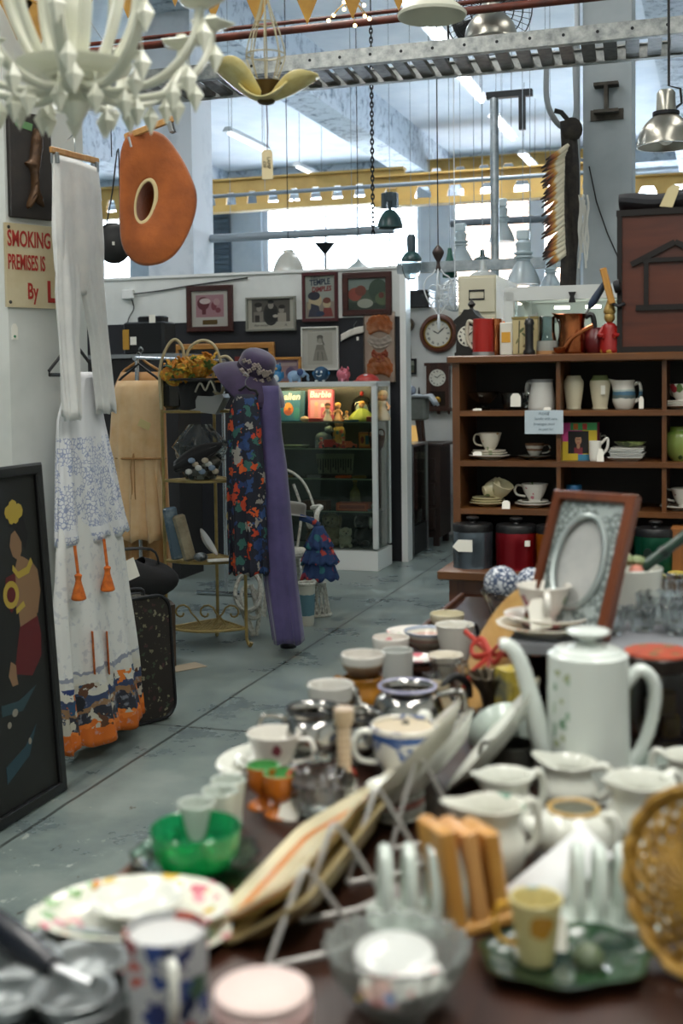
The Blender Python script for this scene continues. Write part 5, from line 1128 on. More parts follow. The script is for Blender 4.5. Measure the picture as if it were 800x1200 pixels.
fig('doll', 'tiny baby doll sitting lowest between the two larger dolls', 406, SHZ[0], .085, (SKN, M('doll_cream', '#d8c08a', .7), HB), .08, -.2)
t = fig('doll', 'blond doll spreading a lime green skirt on the top shelf', 424, SHZ[0], .16, (SKN, M('doll_lime', '#a3b04a', .7), HB), .12)
mb = MB(); mb.lathe(smoothp([(.02, .10), (.06, .07), (.105, .02), (.1, .0)]), 30, fn=lambda a, r, z: (r*(1+.08*sin(8*a))*cos(a), r*.7*(1+.08*sin(8*a))*sin(a), z)); part('skirt', mb, M('skirt_lime', '#9fae44', .7), t, solid=.003)
fig('doll', 'large doll with pale bonnet at the right end of the top shelf', 449, SHZ[0], .24, (SKN, M('doll_ivory', '#d0c4a8', .7), M('bonnet_ivory', '#cfb890', .7)), .2)
t = thing('glass_dome', 'pale round glass dome ornament behind the lime green doll', 'ornament', cb(424, SHZ[0], .28), A)
part('dome', MB().lathe(smoothp([(.07, .03), (.085, .09), (.07, .16), (.03, .195), (0, .2)]), 24), pane('dome_glass', '#dbe8e6', 2), t); part('foot', MB().lathe([(0, 0), (.08, 0), (.075, .03), (0, .03)], 24), M('dome_foot', '#8d9a96', .4), t); part('red_knob', MB().ball((0, 0, .215), .018, seg=10), M('toy_red', '#a8322a', .4), t); part('shell', MB().ball((0, 0, .09), .05, (1, .6, 1.1), 14), M('shell_white', '#bcc4c0', .5), t)
def tray(name, label, px, z, w_, d, h_, m, y=.1, cat='tray'):
    t = thing(name, label, cat, cb(px, z, y), A); mb = MB(); mb.lathe(smoothp([(0, 0), (w_*.42, 0), (w_*.5, h_*.9), (w_*.52, h_)], 2)+[(w_*.49, h_), (w_*.4, h_*.3), (0, h_*.3)], 24, 0, Matrix.Diagonal((1, d/w_, 1, 1))); part('dish', mb, m, t); return t
tray('dish', 'blue edged oval dish lying in front of the lime green doll', 413, SHZ[0], .14, .09, .015, M('dish_blue', '#3d6a80', .3), .07, 'dish')
solo('toy_box', 'small red box in front of the pink doll box', 'box', cb(370, SHZ[0], .07), MB().box((0, 0, .015), (.10, .05, .03), bev=.004), M('toy_red', '#a8322a', .4), A)
solo('toy_box', 'small dark red box beside the large bonnet doll', 'box', cb(436, SHZ[0], .07), MB().box((0, 0, .02), (.08, .05, .04), bev=.004), M('toy_maroon', '#6a2a22', .4), A)
solo('shell_ornament', 'small cream shell in front of the blue picture book', 'ornament', cb(357, SHZ[0], .07), MB().ball((0, 0, .022), .03, (1.3, .8, .75), 12), M('shell_cream', '#c9a884', .5), A)
# second shelf
z = SHZ[1]
t = thing('glass_animal', 'grey glass animal figure on the second shelf', 'ornament', cb(379, z, .2), A)
mb = MB(); mb.ball((0, 0, .07), .06, (1.2, .8, .9), 14).ball((.05, -.02, .14), .035, (1, 1, 1), 12).ball((.085, -.03, .13), .016, (1.4, 1, .8), 8)
for x, y in ((-.05, -.03), (.05, -.03), (-.05, .03), (.05, .03)): mb.tube([(x, y, .06), (x, y, .0)], .016, 8)
for s_ in (-1, 1): mb.ball((.04, s_*.02-.02, .178), .014, (.7, .5, 1.2), 8)
part('body', mb, M('glass_grey', '#6f7a80', .2), t)
t = thing('figurine', 'tall yellow and orange clown figure in the middle of the second shelf', 'figurine', cb(397, z, .2), A)
part('body', MB().lathe(smoothp([(0, 0), (.05, 0), (.045, .06), (.05, .12), (.035, .16), (0, .165)]), 18), floral('clown_print', '#b08a3c', ['#a8482c', '#4a6a5a', '#c9a04a'], 30, .5, .6, .5), t)
part('head', MB().ball((0, 0, .185), .035, seg=14).ball((0, -.034, .182), .01, seg=6), SKN, t); part('hat', MB().lathe([(0, .21), (.05, .21), (.048, .218), (.03, .222), (.026, .25), (0, .25)], 16), M('toy_orange', '#b8622c', .5), t)
def car(label, px, z, m, y=.1, L=.13, rz=0):
    t = thing('toy_car', label, 'toy car', cb(px, z, y), A+rz); k = L
    part('body', MB().prism([(-.5*k, .06*k), (.5*k, .06*k), (.5*k, .22*k), (.28*k, .26*k), (.16*k, .42*k), (-.22*k, .42*k), (-.34*k, .26*k), (-.5*k, .24*k)], -.18*k, .18*k, 0, RX(pi/2)), m, t)
    for x in (-.3, .3):
        for y_ in (-1, 1): part('wheel', MB().lathe([(0, -.03*k), (.09*k, -.03*k), (.09*k, .03*k), (0, .03*k)], 14, 0, T(x*k, y_*.18*k, .09*k) @ RX(pi/2)), BLK, t)
    return t
car('red toy car left of the clown figure', 386, z, M('toy_red', '#a8322a', .4), .08, .16)
car('orange toy truck right of the clown figure on the second shelf', 408, z, M('toy_orange2', '#b8502a', .4), .08, .13, .3)
fig('doll', 'little red capped doll between the toy cars', 402, z, .09, (SKN, M('toy_red', '#a8322a', .4), M('toy_red', '#a8322a', .4)), .06)
fig('doll', 'red pixie doll sitting on the left of the second shelf', 376, z, .085, (SKN, M('pixie_red', '#b83a2c', .5), M('pixie_red', '#b83a2c', .5)), .06)
book('tin', 'square orange and blue picture tin on the second shelf', 'tin', 427, z, .10, .12, .07, M('tin_orange', '#a8622c', .4), .16, 0, [('#b8823c', rct(.1, .1, .9, .9)), ('#2f5a5a', rct(.55, .2, .85, .8)), ('#7a2f22', ell(.3, .5, .15, .25))], pages=False)
t = thing('basket', 'small brown woven basket at the right of the second shelf', 'basket', cb(441, z, .16), A); mb = MB(); vessel(mb, [(.045, 0), (.06, .05), (.065, .09)], .005, 20); part('body', mb, M('wicker_brown', '#4f3a2a', .7, noise=(50, '#2e2118', .4, .6)), t); part('handle', MB().tube(curve([(-.062, 0, .085), (-.05, 0, .14), (.05, 0, .14), (.062, 0, .085)], 4), .006, 6), M('wicker_brown', '#4f3a2a', .7), t)
tray('dish', 'flat green glass dish at the left of the second shelf', 345, z, .24, .16, .02, M('dish_sage', '#7d8a70', .25), .12, 'dish')
# third shelf: necklaces and bits, hanging dark brooches row
z = SHZ[2]
JW = [M('jewel_gold', '#8a713c', .3, .7), M('jewel_dark', '#3a3430', .4, .3), M('jewel_orange', '#b8521f', .4), M('jewel_silver', '#8d9090', .3, .8)]
for i, (px, lb, mi) in enumerate(((337, 'gold bead necklace nearest the purple dress on the third shelf', 0), (352, 'dark bead necklace on the third shelf, second from the left', 1), (367, 'silver bead necklace in the middle of the third shelf', 3), (384, 'dark bead bracelet left of the orange beads', 1), (402, 'bright orange bead necklace on the third shelf', 2), (420, 'gold bead bracelet right of the orange beads', 0))):
    mb = MB(); 
    for j in range(22): a = 2*pi*j/22; mb.ball((.055*cos(a)*(1+.2*sin(3*a+i)), .05*sin(a), .011), .0095, seg=6)
    mb.tube([(.055*cos(2*pi*j/22)*(1+.2*sin(6*pi*j/22+i)), .05*sin(2*pi*j/22), .011) for j in range(22)], .003, 4, closed=True)
    solo('bead_necklace', lb, 'necklace', cb(px, z, .10), mb, JW[mi], A+i)
t = thing('jewellery_stand', 'pale fan shaped card hung with dark earrings behind the third shelf beads', 'jewellery stand', cb(392, z, .26), A)
part('card', MB().prism([(-.14, .02), (.14, .02), (.16, .18), (-.16, .18)], -.003, .003, 0, RX(pi/2)), M('card_olive', '#6f735c', .7), t)
mb = MB()
for i in range(14): mb.tube([(-.14+.021*i, -.008, .14), (-.14+.021*i, -.010, .07-.02*(i % 3))], .005, 5)
o = part('earring', mb, M('jet', '#141413', .3), t); o['kind'] = 'stuff'
# fourth shelf: boxes
z = SHZ[3]
book('box', 'long brown wooden box at the left of the fourth shelf', 'box', 366, z, .21, .07, .12, wood('boxwood', '#4a2c18', '#6a4026', 8, axis='x'), .08, 0, pages=False)
book('box', 'flat orange red box in the middle of the fourth shelf', 'box', 411, z, .26, .06, .12, M('box_orange', '#a8482a', .5), .08, 0, [('#b8603c', rct(.04, .1, .96, .9)), ('#8a3520', rct(.08, .25, .92, .75))], pages=False)
t = thing('bottle', 'tall olive glass bottle standing at the back of the fourth shelf', 'bottle', cb(415, z, .26), A); part('body', MB().lathe(smoothp([(0, 0), (.04, 0), (.042, .1), (.035, .14), (.016, .17), (.016, .21), (0, .211)]), 18), M('bottle_olive', '#6a6340', .2), t); part('cap', MB().lathe([(0, .21), (.019, .21), (.019, .23), (0, .23)], 14), JW[0], t)
tray('tray', 'silver tray of pins at the right end of the fourth shelf', 438, z, .12, .1, .015, JW[3], .08)
solo('toy_box', 'small white dish stack at the far right of the fourth shelf', 'dish', cb(432, z+.0, .22), MB().lathe(smoothp([(0, 0), (.04, 0), (.06, .03), (.06, .04), (0, .04)]), 18), M('china_dim', '#b9b9b0', .3), A)
# bottom: plush dogs
def plush(label, px, z, m, h, y=.15, rz=0, m2=None):
    t = thing('plush_dog', label, 'soft toy', cb(px, z, y), A+rz); k = h
    part('body', MB().ball((0, .05*k, .32*k), .34*k, (1, .95, 1), 16), m, t); part('head', MB().ball((0, -.08*k, .78*k), .25*k, (1, .95, .9), 16).ball((0, -.30*k, .72*k), .12*k, (1, 1, .8), 10), m, t)
    for s_ in (-1, 1):
        part('ear', MB().ball((s_*.25*k, -.04*k, .76*k), .13*k, (.5, .8, 1.5), 10), m2 or m, t); part('leg', MB().ball((s_*.2*k, -.3*k, .12*k), .13*k, (.9, 1.6, .9), 10), m, t); part('eye', MB().ball((s_*.1*k, -.31*k, .84*k), .03*k, seg=6), BLK, t)
    part('nose', MB().ball((0, -.42*k, .74*k), .04*k, seg=8), BLK, t)
    return t
PL = M('plush_cream', '#8d8468', .9, noise=(30, '#6f664e', .4, .7), sh=.3)
plush('cream plush dog sitting tallest on the cabinet floor', 388, ZB+.009, PL, .26, .2); t = plush('pale plush dog slumped low in front of the tall cream one', 403, ZB+.009, M('plush_pale', '#a8a28a', .9, sh=.3), .16, .10, .4)
plush('black and white plush dog at the right of the cabinet floor', 425, ZB+.009, M('plush_black', '#161615', .9, sh=.3), .25, .2, -.2, M('plush_white', '#b9b5a8', .9)); plush('tan plush dog at the left of the cabinet floor', 366, ZB+.009, M('plush_tan', '#5f4a34', .9, sh=.3), .2, .15, .2)
# toys on top
zt = CHT+.001
t = thing('penguin_toy', 'blue penguin shaped toy with a white belly, leftmost on the cabinet top', 'toy', cb(326, zt, .15), A); k = .11
TB = M('toy_blue', '#2a6f9c', .35); TW = M('toy_white', '#c8d0d0', .4)
part('body', MB().ball((0, 0, .45*k*1.0), .45*k, (.85, .8, 1), 16), TB, t); part('belly', MB().ball((0, -.12*k, .38*k), .33*k, (.8, .8, 1), 14), TW, t); part('head', MB().ball((0, 0, 1.0*k), .33*k, (1, 1, .9), 14), TB, t); part('beak', MB().lathe([(0, 0), (.1*k, 0), (0, .2*k)], 10, 0, T(0, -.3*k, .97*k) @ RX(pi/2)), M('toy_yellow', '#c9a03c', .4), t)
for s_ in (-1, 1): part('wing', MB().ball((s_*.42*k, 0, .5*k), .2*k, (.4, .7, 1.4), 10), TB, t); part('eye', MB().ball((s_*.12*k, -.3*k, 1.08*k), .05*k, seg=6), BLK, t); part('crest', MB().ball((s_*.2*k, 0, 1.3*k), .09*k, (.7, .7, 1.2), 8), TB, t)
t = thing('elephant_toy', 'pale blue elephant toy second on the cabinet top', 'toy', cb(347, zt, .15), A+.4); k = .11; PB_ = M('toy_paleblue', '#7f9cb8', .5)
part('body', MB().ball((-.1*k, 0, .42*k), .42*k, (1.15, .85, .95), 16), PB_, t); part('head', MB().ball((.45*k, -.05*k, .6*k), .3*k, seg=14), PB_, t); part('trunk_nose', MB().tube(curve([(.7*k, -.08*k, .6*k), (.88*k, -.1*k, .45*k), (.86*k, -.1*k, .2*k), (.98*k, -.1*k, .14*k)], 3), .09*k, 8), PB_, t)
for s_ in (-1, 1): part('ear', MB().ball((.32*k, s_*.32*k, .7*k), .26*k, (.9, .25, 1), 10), M('toy_navy', '#28406e', .5), t); part('leg', MB().tube([(.25*k, s_*.2*k, .3*k), (.25*k, s_*.2*k, 0)], .12*k, 8), PB_, t); part('leg', MB().tube([(-.35*k, s_*.2*k, .3*k), (-.35*k, s_*.2*k, 0)], .12*k, 8), PB_, t); part('eye', MB().ball((.66*k, s_*.14*k-.05*k, .7*k), .04*k, seg=6), BLK, t)
t = thing('round_toy', 'round dark blue ball shaped toy with a face, middle of the cabinet top', 'toy', cb(377, zt, .15), A); k = .06; NB = M('toy_deepblue', '#16405c', .4)
part('body', MB().ball((0, 0, k), k, (1.05, 1, 1), 20), NB, t)
for s_ in (-1, 1): part('eye', MB().ball((s_*.3*k, -.86*k, 1.25*k), .17*k, seg=8), TW, t); part('foot', MB().ball((s_*.5*k, -.5*k, .12*k), .25*k, (1, 1.3, .5), 8), TW, t); part('ear', MB().ball((s_*1.05*k, 0, 1.1*k), .28*k, (.6, .6, 1), 8), TB, t)
part('mouth', MB().tube(curve([(-.35*k, -.93*k, .85*k), (0, -1.02*k, .7*k), (.35*k, -.93*k, .85*k)], 3), .05*k, 6), TW, t)
t = thing('piggy_bank', 'pink piggy bank with dark patches right of the round blue toy', 'piggy bank', cb(403, zt, .15), A-.9); k = .055; PKM = floral('pig_pink', '#b8606e', ['#7a2f40', '#d0889a'], 22, .4, .4, .4)
part('body', MB().ball((0, 0, 1.0*k), k, (1.25, .95, .9), 18), PKM, t); part('snout', MB().lathe([(0, 0), (.3*k, 0), (.28*k, .3*k), (0, .3*k)], 12, 0, T(1.1*k, 0, 1.05*k) @ RY(pi/2)), PKM, t)
for s_ in (-1, 1):
    part('ear', MB().lathe([(.25*k, 0), (0, .5*k)], 8, 0, T(.6*k, s_*.45*k, 1.65*k)), PKM, t, solid=.003); part('eye', MB().ball((1.0*k, s_*.4*k, 1.4*k), .08*k, seg=6), BLK, t)
    for x in (-.6, .6): part('leg', MB().tube([(x*k, s_*.4*k, .5*k), (x*k, s_*.4*k, 0)], .2*k, 8), PKM, t)
t = thing('toy_hat', 'red and white domed toy hat at the right end of the cabinet top', 'toy', cb(431, zt, .15), A); k = .075
part('dome', MB().lathe(smoothp([(k*1.2, 0), (k*1.22, .1*k), (k, .45*k), (k*.5, .72*k), (0, .8*k)]), 24), M('toy_red', '#a8322a', .4), t); part('white_panel', MB().ball((0, -.55*k, .42*k), .42*k, (1, .8, .7), 12), TW, t); part('brim', MB().lathe([(k*1.15, 0), (k*1.45, .0), (k*1.45, .08*k), (k*1.15, .12*k)], 24), M('toy_red', '#a8322a', .4), t)
# second glass case behind, beyond the partition end
q = on(484, 628, 0); 
t = thing('glass_case', 'narrow metal framed glass case behind the end of the partition', 'display case', W(-2.565, 9.55, 0), A); 
gx, gy, gz = .22, .5, .92
for x in (-gx/2, gx/2):
    for y in (0, gy): part('post', MB().box((x, y, gz/2), (.02, .02, gz)), STEEL, t)
part('top_rail', MB().box((0, gy/2, gz), (gx+.02, gy+.02, .02)), STEEL, t); part('base', MB().box((0, gy/2, .12), (gx, gy, .24)), IRON, t)
part('front_glass', MB().box((0, 0, .58), (gx-.02, .004, .64)), G_, t); part('side_glass', MB().box((gx/2, gy/2, .58), (.004, gy-.02, .64)), G_, t)
for z in (.42, .66): part('shelf', MB().box((0, gy/2, z), (gx-.02, gy-.02, .006)), pane('shelf_glass', '#d8e8e0', .9), t)
part('back_panel', MB().box((-gx/2+.01, gy/2, .58), (.004, gy-.03, .66)), M('case_blue', '#5f7480', .4), t)
# ================================================================ clock wall
CWV = 10.995
def dial(parent, r, y, nums=True, nm='dial', col='#d8d6c8', hands=(10, 8)):
    mb = MB(); mb.lathe([(0, 0), (r, 0), (r, .004), (0, .004)], 36, 0, RX(pi/2) @ T(0, 0, 0)); o = part(nm, mb, M('dial_cream', col, .5), parent); o.location = (0, y, 0)
    mb = MB(); rom = {12: 'XII', 1: 'I', 2: 'II', 3: 'III', 4: 'IV', 5: 'V', 6: 'VI', 7: 'VII', 8: 'VIII', 9: 'IX', 10: 'X', 11: 'XI'}
    for h in range(1, 13):
        a = pi/2-h*pi/6
        me = text_mesh(rom[h], r*.24, BLK, 'numeral', ext=.0005, sx=.75, bold=.0008); me.transform(T(r*.76*cos(a), -.0052, r*.76*sin(a)) @ RX(pi/2) @ RZ(a-pi/2)); inst('numeral', me, o)
    for h, L in ((10.0, .5), (1.6, .74)):
        a = pi/2-h*pi/6; part('hand', MB().prism([(-.03*r, -.03*r), (.03*r, -.03*r), (.045*r, L*r*.6), (0, L*r), (-.045*r, L*r*.6)], .007, .009, 0, RX(pi/2) @ RZ(a-pi/2)), BLK, o)
    return o
q = vv(514, 391, CWV); r = 22.5*S(q); t = thing('wall_clock', 'round wooden wall clock with a white roman dial', 'clock', q, A)
part('case', MB().lathe(smoothp([(r*.68, .0), (r, .0), (r, .02), (r*.93, .05), (r*.82, .055), (r*.75, .04), (r*.7, .05), (r*.68, .05)], 2), 44, 0, RX(pi/2)), wood('clock_wood', '#4a2618', '#6a3a24', 4, axis='x'), t); part('back', MB().lathe([(0, .0), (r*.9, .0), (r*.9, .01), (0, .01)], 36, 0, RX(pi/2)), BLK, t); part('bezel', MB().tube([(r*.71*cos(2*pi*i/40), -.048, r*.71*sin(2*pi*i/40)) for i in range(40)], .007, 6, closed=True), BRASS, t); dial(t, r*.70, -.03)
q = vv(515, 482, CWV); s = S(q); t = thing('regulator_clock', 'dark wooden pendulum clock hung below the round wall clock', 'clock', q, A); w_, h_ = 27*s, 56*s
part('case', MB().box((0, -.04, h_*.5), (w_, .08, h_*.92)).box((0, -.045, h_*.98), (w_*1.15, .09, .03)).box((0, -.045, h_*.04), (w_*1.12, .09, .03)), DKWOOD, t)
o = dial(t, w_*.36, -.082); o.location.z = h_*.70
part('door_glass', MB().box((0, -.082, h_*.27), (w_*.66, .004, h_*.3)), M('clock_glass_dark', '#2a221c', .15), t); part('pendulum', MB().ball((0, -.09, h_*.24), w_*.15, (1, .3, 1), 14), BRASS, t); part('finial', MB().lathe(smoothp([(0, -.03), (.018, -.02), (.02, 0), (.03, .02), (0, .02)]), 10, 0, T(0, -.04, 0)), DKWOOD, t)
for s_ in (-1, 1): part('side_finial', MB().lathe(smoothp([(0, -.03), (.012, -.02), (.014, 0), (.02, .02), (0, .02)]), 10, 0, T(s_*w_*.45, -.04, 0)), DKWOOD, t)
q = vv(477, 420, CWV); s = S(q); t = thing('banjo_clock', 'banjo shaped wall clock beside the white partition post', 'clock', q, A)
part('case', MB().prism([(-5*s, 0), (5*s, 0), (4*s, 28*s), (-4*s, 28*s)], 0, .05, 0, RX(pi/2)).lathe([(0, 0), (9*s, 0), (9*s, .06), (7.5*s, .07), (0, .06)], 26, 0, T(0, 0, 39*s) @ RX(pi/2)), wood('banjo_wood', '#3a2c1a', '#5a4426', 6), t); o = dial(t, 7.2*s, -.068); o.location.z = 39*s; part('panel', MB().box((0, -.052, 14*s), (5*s, .006, 20*s)), M('banjo_panel', '#7d7258', .5), t)
picture('small_picture', 'tiny dark framed landscape under the banjo clock', 470, 420, 488, 439, CWV, BLK, .02, 0, '', [('#5f6a58', rct(0, 0, 1, 1)), ('#aab0a0', rct(0, .6, 1, 1)), ('#3a4a38', ell(.3, .4, .3, .25)), ('#7a7258', rct(0, 0, 1, .2))], '#5f6a58')
q = vv(478, 466, CWV); s = S(q); t = thing('warning_sign', 'yellow triangular warning sticker above a yellow text label', 'sign', q, A); YW = M('warning_yellow', '#c9a62c', .5)
part('triangle_border', MB().prism([(-7*s, -6*s), (7*s, -6*s), (0, 7*s)], 0, .003, 0, RX(pi/2)), BLK, t, smooth=0); part('triangle', MB().prism([(-5.4*s, -5*s), (5.4*s, -5*s), (0, 5*s)], .003, .004, 0, RX(pi/2)), YW, t, smooth=0)
part('pictogram', MB().prism([(-2.6*s, -3.6*s), (2.4*s, -3.6*s), (2.6*s, -2.2*s), (.4*s, .2*s), (-.6*s, 2.2*s), (-1.2*s, 0)], .004, .005, 0, RX(pi/2)), BLK, t, smooth=0)
part('label_plate', MB().prism(rct(-7*s, -14*s, 7*s, -9*s), 0, .003, 0, RX(pi/2)), YW, t, smooth=0); letters(t, 'WARNING', 3.4*s, BLK, 0, -11.5*s, -.0035, sx=.75)
# far dresser with an upturned stool and low chest
q = on(500, 640, 0); du, dv = q.dot(U), q.dot(V)
t = thing('dresser', 'dark wooden dresser standing behind the display cabinet', 'dresser', W(du-.17, dv, 0), A); zt = .905; DW = wood('dresser_wood', '#1b110d', '#33201a', 4)
part('carcass', MB().box((0, .22, zt/2+.03), (.58, .42, zt-.1)), DW, t); part('top', MB().box((-.06, .22, zt-.012), (.78, .47, .024), bev=.006), DW, t)
for i in range(3):
    d_ = part('drawer', MB().box((0, .0, .24+.22*i), (.5, .03, .19), bev=.006), DW, t)
    for x in (-.14, .14): part('drawer_pull', MB().tube(curve([(x-.05, -.018, .24+.22*i), (x-.03, -.04, .225+.22*i), (x+.03, -.04, .225+.22*i), (x+.05, -.018, .24+.22*i)], 3), .006, 6), M('pull_pale', '#8a857a', .4, .5), d_)
for x in (-.25, .25): 
    for y in (.04, .4): part('leg', MB().box((x, y, .04), (.05, .05, .08)), DW, t)
part('paper_note', MB().box((.12, -.018, .80), (.09, .003, .06)), M('note_old', '#a8a28c', .7), t)
q2 = on(530, 612, 0); t = thing('chest', 'reddish wooden chest with tapered legs between the dresser and the bookshelf', 'chest', W(du+.45, dv+.30, 0), A); RW = wood('rose_wood', '#3a1f1c', '#5c3430', 4)
part('carcass', MB().box((0, .2, .56), (.44, .4, .56)), RW, t); part('top', MB().box((0, .2, .855), (.48, .44, .025)), RW, t)
for x in (-.19, .19):
    for y in (.03, .37): part('leg', MB().tube([(x, y, .3), (x*1.05, y, 0)], [.024, .014], 8), DW, t)
for z in (.42, .66): part('drawer', MB().box((0, -.005, z), (.38, .02, .21), bev=.004), RW, t)
solo('red_box', 'maroon box lid on the edge of the reddish chest', 'box', W(du+.42, dv+.32, .868), MB().box((0, .05, .05), (.3, .1, .1), bev=.006), M('box_maroon', '#5f2a30', .5), A)
q = W(du-.30, dv+.2, zt); t = thing('footstool', 'grey upholstered stool with dark splayed legs standing on the dresser', 'stool', q, A+.12); GU = M('grey_upholstery', '#8d9088', .85, noise=(9, '#7c8078', .4, .7))
part('cushion', MB().box((0, 0, .30), (.52, .34, .20), bev=.02), GU, t); part('piping', MB().tube([(-.255, -.165, .40), (.255, -.165, .40), (.255, .165, .40), (-.255, .165, .40)], .008, 6, closed=True), GU, t)
for x in (-.19, .19):
    for y in (-.12, .12): part('leg', MB().tube([(x, y, .2), (x*1.12, y*1.1, 0)], [.026, .016], 8), DKWOOD, t)
q = W(du+.09, dv+.08, zt+.27); 
solo('folded_cloth', 'folded pale cloth draped over the corner of the grey stool', 'cloth', W(du-.09, dv+.2, zt+.405), MB().grid(lambda u, v: (.11*(u-.5)*2+.03, .16*(v-.5)*2, .006+.012*sin(7*u)*sin(5*v)-(.08*max(0, u-.75)*4 if u > .75 else 0)), 12, 8), M('cloth_pale', '#b9bec2', .8), A+.12, solid=.02)
solo('table_lamp', 'small lit amber glass block under the grey stool', 'lamp', W(du-.20, dv+.12, zt), MB().prism([(-.07, 0), (.09, 0), (.10, .15), (-.05, .16)], -.02, .02, 0, RX(pi/2)), M('amber_lit', '#d8b070', .5, emit=.6, ecol='#e0b468'), A)
# candlesticks over the stool
for i, (px, lb) in enumerate(((472, 'small black obelisk ornament left of the crystal ball'), (491, 'small black obelisk ornament right of the crystal ball'))):
    q = W(vv(px, 480, dv+.24).dot(U), dv+.24, zt+.403); solo('obelisk', lb, 'ornament', q, MB().lathe([(0, 0), (.025, 0), (.022, .015), (.012, .02), (.006, .08), (0, .095)], 4), BLK, A)
q = W(vv(482, 480, dv+.24).dot(U), dv+.24, zt+.403); t = thing('crystal_ball', 'small crystal ball on the grey stool between the obelisks', 'ornament', q, A); part('ball', MB().ball((0, 0, .06), .045, seg=18), M('crystal', '#8f98a8', .1, .3), t); part('foot', MB().lathe([(0, 0), (.03, 0), (.02, .018), (0, .018)], 14), BLK, t)
q = vv(494, 362, 11.06); s = S(q); t = thing('storage_box', 'black box lying on top of the clock wall beside the banjo clock', 'box', W(q.dot(U)-.05, 11.06, 2.141), A); part('body', MB().box((0, 0, .075), (.30, .25, .15), bev=.01), BLK, t); part('lid', MB().box((0, 0, .155), (.31, .26, .02), bev=.006), BLK, t)
# ================================================================ open bookshelf and what it holds
BW = wood('shelf_wood', '#4a2b14', '#74481f', 5, .4, 'x', .1); BWV = wood('shelf_wood_upright', '#4a2b14', '#6f441f', 5, .4, 'z', .1); BWD = wood('shelf_back_wood', '#15100d', '#221812', 4, .6, 'x')
bc = dp(530, 500, 4.02); BU, BV = bc.dot(U), bc.dot(V); BWID, BDEP = 1.36, .30
ZT, ZR = 1.508, [1.349, 1.181, 1.02]; ZL = .828
t = thing('bookshelf', 'dark wooden open shelf unit full of china at the right', 'shelf unit', W(BU, BV, 0), A)
part('top', MB().box((BWID/2, BDEP/2-.005, ZT+.012), (BWID+.03, BDEP+.03, .026), bev=.006), BW, t)
for x in (.0125, .352, .688, 1.02, BWID-.0125): part('upright' if .02 < x < BWID-.03 else 'side_panel', MB().box((x, BDEP/2+(.006 if .02 < x < BWID-.03 else 0), (ZT+(ZL if x < .02 or x > BWID-.03 else ZR[2]))/2), (.014 if .02 < x < BWID-.03 else .025, BDEP-(.012 if .02 < x < BWID-.03 else 0), ZT-(ZL if x < .02 or x > BWID-.03 else ZR[2]))), BWV, t)
for z in ZR: part('shelf', MB().box((BWID/2, BDEP/2, z-.009), (BWID-.05, BDEP-.004, .018)), BW, t)
part('back_panel', MB().box((BWID/2, BDEP-.006, (ZT+ZL)/2), (BWID-.03, .01, ZT-ZL)), BWD, t)
part('ledge', MB().box((BWID/2, BDEP/2-.06, ZL-.015), (BWID+.05, BDEP+.16, .03), bev=.006), BW, t)
LRW = wood('base_wood', '#4a2414', '#6a381e', 5, .4, 'z', .1)
part('base_cabinet', MB().box((BWID/2, BDEP/2-.03, (ZL-.03)/2+.03), (BWID, BDEP+.08, ZL-.092)), LRW, t); part('plinth', MB().box((BWID/2, BDEP/2-.02, .032), (BWID-.06, BDEP+.02, .064)), BWD, t)
for x in (.35, 1.0): 
    d_ = part('door', MB().box((x, -.076, .43), (.60, .02, .62), bev=.004), LRW, t); part('knob', MB().ball((x+.25*(1 if x < .6 else -1), -.095, .45), .016), BRASS, d_)
def bs(px, z, y=.10, py=500):
    a = vv(px, py, BV+y); return W(a.dot(U), BV+y, z)
CHN = M('white_china', '#dcdad0', .16, coat=.3); CHC = M('cream_china', '#cfc8ac', .2, coat=.2); GLS = glassm('cut_glass', '#f2f8f8', .03); CHG = M('grey_white_china', '#c9ccc8', .18, coat=.2)
ROSE = floral('rose_china', '#dedbd2', ['#b9646c', '#7a9a6a', '#c98088', '#8a4a54', '#6f8a5f'], 42, .36, .38, .16); PINKF = floral('pink_china', '#dedad2', ['#cf8a90', '#c8747e', '#8fa67c', '#d8a8a4'], 30, .42, .55, .16)
GARL = floral('gilt_china', '#dcd6c6', ['#a8875a', '#9aa884', '#c9a08a'], 48, .35, .4, .18)
def saucer(name, label, loc, r, m, h=.018, group=None, cat='saucer', rot=None):
    return solo(name, label, cat, loc, MB().lathe(smoothp([(0, .0), (r*.5, 0), (r*.56, .003), (r*.86, h*.7), (r, h), (r*.985, h+.003), (r*.84, h*.75+.004), (r*.5, .006), (0, .006)], 2), 36), m, rot=rot, group=group)
